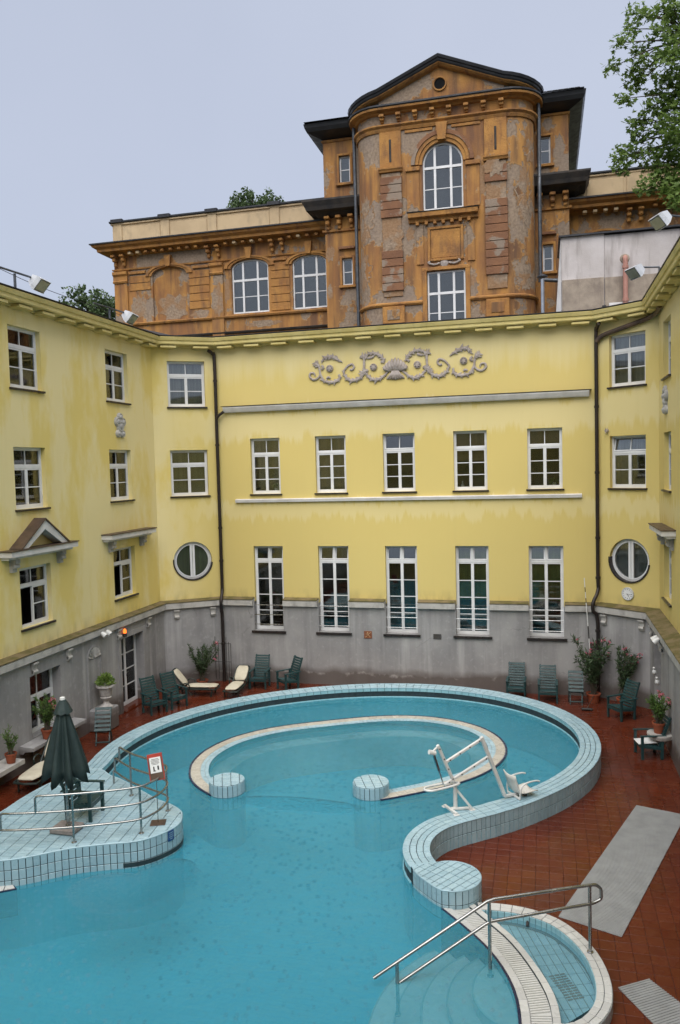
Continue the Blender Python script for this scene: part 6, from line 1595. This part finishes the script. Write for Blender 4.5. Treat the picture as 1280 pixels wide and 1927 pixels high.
def oleander(loc, H, spread, stems, leaves, label, seed, pr=.2, ph=.3, flowers=5, lean=(0, 0), leafmat='oleander_leaf', LL=.17, name='potted_oleander', potz=0, saucer=False):
    rn = random.Random(seed); t = empty(name, loc, 0, label, 'plant'); pot(t, pr, ph, z=potz)
    if saucer: MB().lathe([(pr * 1.1, .0), (pr * 1.45, .04), (pr * 1.42, .05), (pr * 1.0, .02)], n=20).build('saucer', 'terracotta', t)
    st = MB(); lf = MB(); fw = MB(); z0 = potz + ph * .9
    for s_ in range(stems):
        a = 2 * math.pi * s_ / stems + rn.uniform(-.4, .4); out_ = rn.uniform(.35, 1) * spread; hh = z0 + (H - z0) * rn.uniform(.55, 1.0)
        p0 = Vector((rn.uniform(-.06, .06), rn.uniform(-.06, .06), z0 - .02)); p3 = Vector((math.cos(a) * out_ + lean[0], math.sin(a) * out_ + lean[1], hh))
        p1 = p0 + Vector((math.cos(a) * out_ * .2, math.sin(a) * out_ * .2, (hh - z0) * .45))
        q = [Vector(v) for v in spline([p0, p1, p3], 5)]; st.tube(q, [.012 * (1 - .6 * i / (len(q) - 1)) for i in range(len(q))], 5)
        for k in range(leaves):
            f = rn.uniform(.3, 1.0) ** .8; i = min(len(q) - 2, int(f * (len(q) - 1))); p_ = q[i].lerp(q[i + 1], rn.random()); d = (q[i + 1] - q[i]).normalized() + rdir(rn, .25) * 1.1
            if rn.random() < .3: d += Vector((0, 0, -.6))
            leaf_blade(lf, p_ + rdir(rn) * .02, d, LL * rn.uniform(.7, 1.2), LL * .2, rdir(rn, .6), .5)
        if s_ < flowers:
            for k in range(6): flower(fw, q[-1] + rdir(rn) * .07, rn)
    st.build('stem', 'bark', t); tag(lf.build('foliage', leafmat, t, False, True), kind='stuff')
    if flowers: tag(fw.build('blossom', 'pink_flower', t, False, True), kind='stuff')
    return t
oleander((-11.95, 26.0, 0), 1.6, .62, 24, 60, 'bushy oleander with a few pink blossoms between the sun lounger and the left wall', 11, .2, .22, 2, lean=(.12, 0), LL=.14)
oleander((1.42, 26.2, 0), 2.2, .62, 20, 60, 'tall oleander with pink flowers in front of the right drainpipe', 12, .22, .3, 9, LL=.2)
oleander((2.3, 25.75, 0), 1.9, .45, 18, 56, 'smaller oleander with pink flowers on the terracotta saucer in the right corner', 13, .22, .3, 7, lean=(.12, 0), LL=.18, saucer=True)
oleander((2.78, 21.62, .62), 1.0, .33, 20, 50, 'leafy plant in red pot on the stone bracket of the right plinth', 14, .16, .28, 4, leafmat='pot_leaf', LL=.12, name='potted_plant')
oleander((-12.88, 18.2, .70), 1.15, .42, 26, 60, 'leafy flowering plant in red pot on the ledge of the ground floor window', 15, .16, .26, 4, leafmat='pot_leaf', LL=.10, name='potted_plant')
oleander((-12.85, 16.65, .62), .85, .3, 12, 30, 'potted plant on the wall ledge at the far left edge', 16, .14, .24, 0, leafmat='pot_leaf', LL=.10, name='potted_plant')
MB().sweep([(-13.2, 15.9), (-13.2, 16.95)], [(0, .38), (.10, .38), (.16, .45), (.52, .50), (.52, .61), (0, .62)]).build('wall_ledge', 'stone_moulding', bath)
MB().lathe([(.06, .25), (.18, .42), (.30, .50), (.33, .58), (.33, .62)], c=(2.82, 21.62, 0), n=20).box((2.78, 21.4, .52), (3.07, 21.84, .615)).build('stone_bracket', 'stone_moulding', bath)
# stone urn with light green plant, on a pedestal
ur = empty('stone_urn', (-12.85, 21.08, 0), 0, 'pale stone urn with a light green plant standing in front of the niche', 'urn')
MB().bbox((-.1, 0, .33), (.6, .75, .66), .03).build('pedestal', 'grey_render', ur)
MB().lathe([(.20, .66), (.20, .70), (.16, .73), (.09, .80), (.065, .86), (.08, .90), (.15, .94), (.17, .98), (.14, 1.01), (.17, 1.06), (.19, 1.20), (.22, 1.27), (.28, 1.30), (.28, 1.35), (.24, 1.36), (.20, 1.30), (.02, 1.29)], n=24).build('bowl', 'urn_stone', ur, 40)
lf = MB(); rn = random.Random(5)
for k in range(420):
    d = rdir(rn, .5); p_ = Vector((0, 0, 1.38)) + Vector((d.x * .26, d.y * .26, abs(d.z) * .30)) * rn.uniform(.3, 1); leaf_blade(lf, p_, d + Vector((0, 0, .2)), .09, .06, rdir(rn, .6), .3)
tag(lf.build('foliage', 'light_leaf', ur, False, True), kind='stuff')
# iron trellis against the left drainpipe
tr = empty('iron_trellis', (-11.38, 26.6, 0), 0, 'black iron rod trellis around the left drainpipe', 'trellis')
for x_ in (-.29, -.17, .13, .22, .30): MB().tube([(x_, 0, .1), (x_ * 1.02, 0, 1.55 + .12 * math.sin(x_ * 17))], .010, 6).build('rod', 'iron', tr)
for z in (.75, 1.42): MB().tube([(-.31, -.012, z), (.32, -.012, z)], .009, 6).build('cross_bar', 'iron', tr)
# pool pole, hose with brush
po = empty('striped_pole', (1.33, 26.55, 0), 0, 'tall thin red and white striped pole leaning on the grey wall by the right drainpipe', 'pole')
zz = [0, 1.0, 1.25, 1.55, 1.95, 2.35, 3.1, 3.25, 3.45, 3.6, 3.9]; cl = ['iron', 'white_enamel', 'red_paint', 'white_enamel', 'iron', 'white_enamel', 'iron', 'white_enamel', 'iron', 'white_enamel']
for i in range(10):
    f0, f1 = zz[i] / 3.9, zz[i + 1] / 3.9; MB().tube([(-.25 * f0 + .12, .28 * f0 - .05, zz[i]), (-.25 * f1 + .12, .28 * f1 - .05, zz[i + 1])], .017 if i < 6 else .013, 8).build('band', cl[i], po)
ho = empty('floor_brush', (1.18, 25.25, 0), 0, 'flat black floor brush with a thin handle lying in the right corner', 'brush')
MB().bbox((0, 0, .05), (.34, .10, .07), .02).build('head', 'iron', ho); MB().tube([(0, .02, .07), (.12, .4, .16), (.42, 1.25, .45)], .012, 6).build('handle', 'copper_brown', ho)

# ================================================================== MATS
def matobj(c4, label, n, name='rubber_mat'):
    t = empty(name, (0, 0, 0), 0, label, 'mat', 'grey ribbed rubber mats'); P_ = [Vector((*q, .004)) for q in c4]
    m = MB(); m.add([tuple(p_) for p_ in P_] + [(p_.x, p_.y, .012) for p_ in P_], [(4, 5, 6, 7), (0, 1, 5, 4), (1, 2, 6, 5), (2, 3, 7, 6), (3, 0, 4, 7)]); m.build('backing', 'mat_rubber', t)
    rb_ = MB()
    for k in range(n):
        f0, f1 = (k + .12) / n, (k + .62) / n
        a, b = P_[0].lerp(P_[3], f0), P_[1].lerp(P_[2], f0); c, d = P_[1].lerp(P_[2], f1), P_[0].lerp(P_[3], f1)
        rb_.add([(v.x, v.y, z) for z in (.012, .022) for v in (a, b, c, d)], [(4, 5, 6, 7), (0, 1, 5, 4), (1, 2, 6, 5), (2, 3, 7, 6), (3, 0, 4, 7)])
    tag(rb_.build('ribs', 'mat_rubber', t), kind='stuff')
matobj([(1.89, 18.37), (2.86, 18.05), (1.12, 13.14), (.14, 13.53)], 'long grey ribbed rubber mat stretching across the red tiles to the foot bath', 120)
matobj([(.95, 11.82), (1.41, 12.12), (2.35, 10.9), (1.75, 10.45)], 'short grey ribbed mat at the bottom right corner', 34)

# ================================================================== POOL LIFT
lf_ = empty('pool_lift', (-1.88, 16.28, ZR), math.atan2(.61, .79), 'white pool lift for bathers with seat, mounted on the tiled rim', 'pool lift')
mt = 'white_enamel'
MB().tube([(0, 0, .05), (0, 0, .55)], .045, 12).build('mast', mt, lf_, 40)
ft = MB().beam((-.12, .24, .03), (-.12, -.24, .03), .06, .05).beam((-.12, 0, .04), (.02, 0, .04), .06, .05).beam((-.12, 0, .04), (.30, -.12, .035), .05, .045); ft.build('foot_bar', mt, lf_)
MB().beam((.02, 0, .44), (.30, -.16, .03), .045, .045).build('brace', mt, lf_)
for q in ((-.12, .23), (-.12, -.23), (.30, -.16)): MB().bbox((q[0], q[1], .008), (.12, .10, .016), .004).build('foot_pad', mt, lf_)
def arm(a, b, w_=.055, nm='arm'):
    o = MB().beam((a[0], 0, a[1]), (b[0], 0, b[1]), w_, w_).build(nm, mt, lf_); 
    for k in range(4):
        f = .1 + k * .27; MB().tube([(a[0] + (b[0] - a[0]) * f, -.034, a[1] + (b[1] - a[1]) * f), (a[0] + (b[0] - a[0]) * f, -.027, a[1] + (b[1] - a[1]) * f)], .016, 8).build('bolt', 'iron', o)
arm((-.40, 1.44), (-.03, .60), .062, 'rear_link'); arm((-.21, 1.05), (.68, 1.40)); arm((-.26, .58), (.86, 1.0)); arm((.66, 1.44), (1.23, .06), .07, 'front_link')
MB().tube([(-.51, .0, 1.30), (-.28, 0, .60)], .014, 8).tube([(-.51, 0, 1.30), (-.38, 0, .90)], .032, 10).build('actuator', 'chrome', lf_); MB().tube([(-.60, 0, 1.33), (-.46, 0, 1.28)], .05, 12).build('actuator_motor', mt, lf_)
MB().beam((-.51, 0, 1.32), (-.38, 0, 1.42), .04, .04).build('actuator_bracket', mt, lf_)
MB().tube(spline([(0, .09, .56), (-.35, .11, .56), (-.62, .11, .56), (-.72, 0, .56), (-.62, -.11, .56), (-.35, -.11, .56), (.05, -.06, .56), (.06, .05, .56), (0, .09, .56)], 4), .024, 10).build('turning_handle', mt, lf_, 40)
se = MB(); N_ = 9; pr = [(1.34, .52), (1.37, .42), (1.42, .28), (1.45, .16), (1.50, .11), (1.60, .10), (1.74, .105), (1.86, .12), (1.92, .10)]
for x_, z in pr:
    for k in range(7):
        y_ = -.21 + .07 * k; c = (abs(y_) / .21) ** 2 * .035; se.v.append((x_ + c * .6, y_, z + c)); se.t.append(.5)
for i in range(N_ - 1):
    for k in range(6): se.f.append((i * 7 + k, i * 7 + k + 1, (i + 1) * 7 + k + 1, (i + 1) * 7 + k))
sob = se.build('seat_shell', 'white_seat', lf_, True); md = sob.modifiers.new('t', 'SOLIDIFY'); md.thickness = .02
for s_ in (-1, 1): MB().tube(spline([(1.46, s_ * .22, .02), (1.46, s_ * .24, .16), (1.50, s_ * .25, .30), (1.62, s_ * .25, .36), (1.85, s_ * .25, .37), (1.95, s_ * .25, .34)], 4), .018, 8).build('armrest', mt, lf_, 40)
MB().beam((1.22, 0, .06), (1.62, 0, .05), .06, .05).beam((1.46, -.23, .03), (1.46, .23, .03), .04, .04).build('seat_frame', mt, lf_)
MB().lathe([(.045, 0), (.045, .03)], c=(1.68, -.1, .02), n=12).build('castor', 'iron', lf_)

# ================================================================== SMALL THINGS ON THE WALLS
sgc = YS[3]; cc = sgc.p(1.06, 3.47, 0)
ck = empty('wall_clock', cc, math.atan2(sgc.n.y, sgc.n.x) + math.pi / 2, 'round white wall clock below the right round window', 'clock')
Mx = Matrix.Rotation(R(90), 4, 'X')
MB().lathe([(.205, 0), (.205, .05), (.185, .055), (.18, .04)], n=32, M=Mx).build('case', 'lamp_housing', ck); MB().lathe([(.178, .035), (.178, .046)], n=32, M=Mx).build('dial', 'white_card', ck)
for k in range(12):
    a = 2 * math.pi * k / 12; MB().bbox((.145 * math.sin(a), -.048, .145 * math.cos(a)), (.022, .004, .022), .002).build('hour_mark', 'black_ink', ck)
MB().beam((0, -.052, 0), (.05, -.052, -.09), .003, .016, (0, -1, 0), .001).build('hour_hand', 'black_ink', ck); MB().beam((-.03, -.056, .003), (.145, -.056, -.008), .003, .011, (0, -1, 0), .001).build('minute_hand', 'black_ink', ck)
sn = empty('warning_plaque', (-6.03, 26.86, 1.83), 0, 'square rust brown plaque with a running figure on the grey wall', 'sign')
MB().bbox((0, -.012, 0), (.28, .022, .26), .004).build('plate', 'rust_plaque', sn)
fg = MB()
for a, b in (((-.02, .05), (.0, -.01)), ((0, -.01), (-.06, -.05)), ((-.06, -.05), (-.09, -.08)), ((0, -.01), (.05, -.04)), ((.05, -.04), (.08, -.09)), ((-.015, .04), (.05, .03)), ((-.02, .04), (-.07, .02)), ((-.10, -.10), (.10, .09))): fg.beam((a[0], -.0255, a[1]), (b[0], -.0255, b[1]), .018, .004, (0, -1, 0), .001)
fg.lathe([(.022, 0), (.022, .004)], n=12, M=Matrix.Translation((-.01, -.0235, .08)) @ Mx); fg.build('figure', 'plaque_ink', sn)
bz = empty('bronze_plaque', (-3.61, 26.86, 1.83), 0, 'small dark rectangular plaque on the grey wall under the tall windows', 'sign'); MB().bbox((0, -.01, 0), (.27, .018, .18), .004).build('plate', 'bronze_plaque', bz)
for z in (.04, 0, -.04): MB().bbox((0, -.0195, z), (.2, .002, .012), .0005).build('text_line', 'black_stone', bz)
al = empty('warning_lamp', (-13.17, 22.75, 2.55), 0, 'small lit orange warning lamp above the glazed double door', 'lamp')
MB().lathe([(.065, -.10), (.065, 0), (.05, .01)], c=(.08, 0, 0), n=14).build('socket', 'iron', al); MB().lathe([(.05, .01), (.052, .09), (.035, .14), (.005, .155)], c=(.08, 0, 0), n=14).build('lens', 'orange_lamp', al, 40); MB().bbox((.02, 0, -.06), (.05, .06, .06), .008).build('wall_bracket', 'iron', al)
for nm, sg, u, z, lab in (('twin_spotlight', BS[0], 21.45 + 3, 2.83, 'pair of small white spotlights on the string course above the niche'), ('twin_spotlight', BS[4], 25.72 - 22.7, 2.83, 'pair of small white spotlights on the right hand string course')):
    t = empty(nm, sg.p(u, z, .14), 0, lab, 'lamp', 'small white spotlights'); d = Vector((sg.d.x, sg.d.y, 0)); n_ = Vector((sg.n.x, sg.n.y, 0))
    MB().bbox((0, 0, 0), (.08, .08, .08), .01).build('mount', mt, t)
    for s_ in (-1, 1):
        c = d * .14 * s_ + n_ * .08; MB().tube([c - n_ * .06 + Vector((0, 0, .05)), c + Vector((0, 0, .0)), c + n_ * .07 + Vector((0, 0, -.06))], [.045, .075, .085], 12).build('spot_head', mt, t, 40); MB().tube([(0, 0, 0), tuple(c)], .015, 6).build('spot_arm', mt, t)
# string of white bird ornaments on the right plinth
for k, (y_, z) in enumerate(((24.2, 1.55), (23.6, 1.42))):
    t = empty('white_bird_ornament', (3.0, y_, z), 0, ('white bird ornament on the right plinth, the upper of two', 'white bird ornament on the right plinth, the lower of two')[k], 'ornament')
    MB().lathe([(.01, -.09), (.05, -.05), (.07, 0), (.05, .06), (.02, .10)], n=12).build('body', mt, t, True); MB().tube([(-.0, -.0, .07), (-.02, -.04, .13), (-.03, -.08, .12)], [.035, .035, .01], 8).build('head', mt, t); MB().tube([(.0, .03, .0), (.02, .12, .05)], [.04, .01], 8).build('tail', mt, t)
sn2 = empty('wall_sensor', YS[3].p(.38, 8.62, 0), 0, 'small frayed grey fitting on the yellow wall beside the right drainpipe', 'fitting'); n_ = Vector((YS[3].n.x, YS[3].n.y, 0))
q = MB(); q.tube([(0, 0, 0), tuple(n_ * .1)], .05, 8)
for k in range(6): a = k * 1.05; q.tube([tuple(n_ * .06), tuple(n_ * .08 + Vector((math.cos(a) * .08, math.cos(a) * .05, math.sin(a) * .11)))], [.025, .006], 6)
q.build('fitting_body', 'ornament_stucco', sn2)
# floodlights on gallows
def flood(base, head, aim, label, arm_from=None):
    t = empty('floodlight', base, 0, label, 'floodlight', 'rooftop floodlights'); h = Vector(head) - Vector(base); am = Vector(aim).normalized()
    MB().tube([(0, 0, 0), (0, 0, h.z - .02)], .035, 8).build('post', 'zinc_pipe', t)
    MB().tube([tuple(Vector((arm_from or (0, 0, 0))) + Vector((0, 0, h.z))), (h.x, h.y, h.z + .02)], .028, 8).build('arm', 'zinc_pipe', t)
    x_ = am.cross(Vector((0, 0, 1))).normalized(); y_ = x_.cross(am).normalized(); c = h + am * .12 + Vector((0, 0, -.02))
    M = Matrix(((x_.x, y_.x, am.x, c.x), (x_.y, y_.y, am.y, c.y), (x_.z, y_.z, am.z, c.z), (0, 0, 0, 1)))
    b_ = MB(); lo, hi = .30, .20
    M = M @ Matrix.Scale(.85, 4)
    vs = [(-.20, -.12, -.2), (.20, -.12, -.2), (.20, .12, -.2), (-.20, .12, -.2), (-.31, -.2, .02), (.31, -.2, .02), (.31, .2, .02), (-.31, .2, .02), (-.31, -.2, .16), (.31, -.2, .16), (.31, .2, .16), (-.31, .2, .16)]
    b_.add([tuple(M @ Vector(v)) for v in vs], [(0, 1, 2, 3)] + [(i + 4 * k, (i + 1) % 4 + 4 * k, (i + 1) % 4 + 4 * k + 4, i + 4 * k + 4) for k in (0, 1) for i in range(4)]); hd = b_.build('housing', 'lamp_housing', t)
    MB().bbox((0, 0, .165), (.56, .34, .012), .003, M).build('front_glass', 'lamp_glass', hd); MB().bbox((0, -.205, .12), (.64, .02, .1), .004, M).bbox((0, .205, .12), (.64, .02, .1), .004, M).build('rim', 'lamp_housing', hd)
flood((-12.95, 17.85, 12.42), (-12.9, 18.62, 12.82), (.75, .1, -.65), 'white floodlight on a roof gallows at the upper left edge', (0, -1.2, 0))
flood((-12.95, 22.4, 12.42), (-12.9, 23.35, 12.76), (.75, .1, -.65), 'white floodlight on the roof edge left of the ochre wing', (0, -.9, 0))
flood((3.6, 22.3, 12.42), (3.02, 22.0, 13.82), (-.7, -.25, -.62), 'white floodlight at the upper right edge in front of the tree', None)
flood((3.4, 25.9, 12.42), (2.80, 25.8, 13.42), (-.7, -.35, -.62), 'white floodlight in front of the blank grey rooftop block', None)
wi = MB().tube(spline([(-13.2, 15.5, 13.1), (-13.1, 19, 12.75), (-13.0, 23.3, 12.7)], 6), .008, 5).build('cable', 'iron'); tag(wi, 'thin dark cable strung between the two left floodlights', 'cable')
# things on the window sills of the second floor
for k, (c, du) in enumerate(((cols[0], .28), (cols[3], -.3), (cols[4], .3))):
    t = empty('sill_pot', YS[2].p(c + du, 6.87, -.32), 0, ('small white pot with plant behind the first small window of the back wall', 'small white bottle-shaped vase behind the fourth small window of the back wall', 'small pot plant behind the fifth small window of the back wall')[k], 'pot')
    MB().lathe([(.05, 0), (.07, .12), (.06, .13)] if k != 1 else [(.05, 0), (.055, .1), (.02, .16), (.02, .24)], n=12).build('pot', mt, t)
    if k != 1:
        lf = MB(); rn = random.Random(k)
        for j in range(60): d = rdir(rn, .8); leaf_blade(lf, Vector((0, 0, .12)) + d * .05, d, .16, .05, rdir(rn, .5), .4)
        tag(lf.build('foliage', 'pot_leaf', t, False, True), kind='stuff')

# ================================================================== TREES
def star_leaf(mb, p_, n_, s_, rn):
    u = n_.orthogonal().normalized(); a0 = rn.random() * 6.28; v = n_.cross(u); pts = [p_ - n_ * s_ * .12]
    for k in range(10):
        a = a0 + 2 * math.pi * k / 10; r_ = s_ * ((1.0, .52)[k % 2]) * (1.0 if k != 5 else .6); pts.append(p_ + (u * math.cos(a) + v * math.sin(a)) * r_)
    mb.add(pts, [(0, k + 1, (k + 1) % 10 + 1) for k in range(10)])
# big plane tree reaching in from the right
tree = empty('plane_tree', (9.5, 32.5, 12.2), 0, 'large leafy plane tree reaching in from the upper right edge', 'tree')
rn = random.Random(21); T0 = Vector((9.5, 32.5, 12.2))
trunk = [Vector((0, 0, -.5)), Vector((-.1, 0, 2.5)), Vector((.0, -.1, 5)), Vector((-.3, -.2, 8)), Vector((-.4, 0, 11)), Vector((-.3, .1, 13.5))]
tq = [Vector(v) for v in spline(trunk, 5)]
MB().tube(tq, [.42 * (1 - .75 * i / (len(tq) - 1)) for i in range(len(tq))], 10).build('trunk', 'bark', tree, True)
hubs = [(1150, 128, 31.0), (1190, 150, 31.2), (1215, 30, 31), (1170, 80, 30.6), (1190, 55, 31), (1235, 60, 30.6), (1265, 30, 31.4), (1205, 95, 31.4), (1240, 105, 30.8), (1275, 100, 30.4), (1215, 130, 31.6), (1250, 150, 31), (1200, 118, 30.8), (1178, 185, 30.9), (1195, 160, 31.2), (1230, 175, 31.4), (1262, 190, 30.8), (1245, 212, 31.2), (1275, 225, 30.6), (1225, 200, 31), (1195, 225, 31), (1215, 228, 31.3), (1200, 245, 31), (1240, 245, 31), (1268, 262, 30.8), (1175, 280, 31), (1190, 290, 31.1), (1165, 302, 30.9), (1205, 265, 31.2), (1230, 285, 31.1), (1255, 290, 31), (1278, 300, 30.8), (1218, 305, 31), (1245, 320, 31), (1270, 335, 30.8), (1225, 335, 30.8), (1238, 350, 30.7), (1262, 358, 30.8), (1280, 375, 30.7), (1215, 352, 30.6), (1250, 340, 31.3), (1172, 318, 30.9), (1280, 60, 31), (1280, 150, 31.4), (1285, 190, 31), (1195, 20, 31), (1240, 20, 31.2), (1150, 215, 32) ]
hubs = hubs[:-1]
def unproj(x_, y_, Y):
    c = _W @ np.array([(x_ - 640) / 1500, -(y_ - 963.5) / 1500, -1.0]); return Vector(tuple(np.array(CAM_P) + c * (Y / c[1])))
cl_ = [(unproj(*h), .38) for h in hubs] + [(unproj(1266 + 9 * math.sin(i * 2.3), 8 + i * 22, 30.6 + .5 * math.sin(i)), .42) for i in range(18)]
for k in range(95):   # the body of the crown, mostly beyond the frame
    a = rn.uniform(0, 6.28); rr = rn.uniform(.2, 1) ** .6; z = rn.uniform(-1, 1)
    c = Vector((9.2 + math.cos(a) * rr * 4.6, 32.3 + math.sin(a) * rr * 3.4, 21.0 + z * 5.2 * math.sqrt(max(0, 1 - rr * rr * .8))))
    if c.x < 4.9: continue
    cl_.append((c, .62))
lm = MB(); br_ = MB()
limbs = {}
for i in range(9):
    z = 4 + i * 1.05; e_ = Vector((-3.9 + .5 * math.sin(i * 2.1), -1.0 + .4 * math.cos(i * 3), z + 1.0 - .02 * i)); s_ = tq[min(len(tq) - 1, int(z / 14 * len(tq)))]
    q = [Vector(v) for v in spline([s_, s_.lerp(e_, .5) + Vector((0, 0, .5)), e_], 6)]; br_.tube(q, [.13 * (1 - .75 * k / (len(q) - 1)) for k in range(len(q))], 7); limbs[i] = q
allq = [p_ for q in limbs.values() for p_ in q] + tq
for c, r_ in cl_:
    l_ = c - T0; near = min(allq, key=lambda p_: (p_ - l_).length + (0 if p_.x > l_.x else 1.5)); mid = near.lerp(l_, .5) + Vector((0, 0, .12)) + rdir(rn) * .12
    q = [Vector(v) for v in spline([near, mid, l_], 5)]; br_.tube(q, [.035 * (1 - .8 * k / (len(q) - 1)) + .004 for k in range(len(q))], 5)
    for k in range(int(54 * (r_ / .38) ** 1.7)):
        d = rdir(rn); p_ = l_ + Vector((d.x * r_ * 1.15, d.y * r_ * 1.3, d.z * r_ * .8)) * rn.random() ** .5
        star_leaf(lm, p_, (rdir(rn, .9) + Vector((0, -.3, .2))).normalized(), rn.uniform(.075, .135), rn)
br_.build('branches', 'bark', tree, True); tag(lm.build('crown', 'plane_leaf', tree, False, True), kind='stuff')
def far_tree(base, H, rx, rz, label, seed, n=60):
    t = empty('broadleaf_tree', base, 0, label, 'tree', 'trees beyond the ochre building'); rn = random.Random(seed)
    MB().tube([(0, 0, 0), (.1, 0, H * .4), (0, .1, H * .8)], [.3, .22, .1], 8).build('trunk', 'bark', t, True)
    m = MB(); b_ = MB()
    for k in range(n):
        d = rdir(rn); rr = rn.random() ** .4; c = Vector((d.x * rx * rr, d.y * rx * rr, H - rz * .9 + d.z * rz * rr)); s_ = rn.uniform(.35, .6)
        b_.tube([(0, 0, min(H * .75, max(1.0, c.z - 1.5))), tuple(c * .5 + Vector((0, 0, c.z * .5 - .3))), tuple(c)], [.05, .03, .01], 5)
        for j in range(46): e_ = rdir(rn); p_ = c + e_ * s_ * rn.random() ** .5; leaf_blade(m, p_, rdir(rn), .26, .17, rdir(rn, .6), .3)
    b_.build('branches', 'bark', t); tag(m.build('crown', 'far_leaf', t, False, True), kind='stuff')
far_tree((-21.6, 60, 13), 16.3, 1.9, 1.5, 'distant tree top peeping over the cream parapet', 3, 60)
far_tree((-30.2, 50, 12.8), 7.4, 2.6, 2.2, 'grey green tree between the yellow cornice and the ochre wing end', 4, 110)
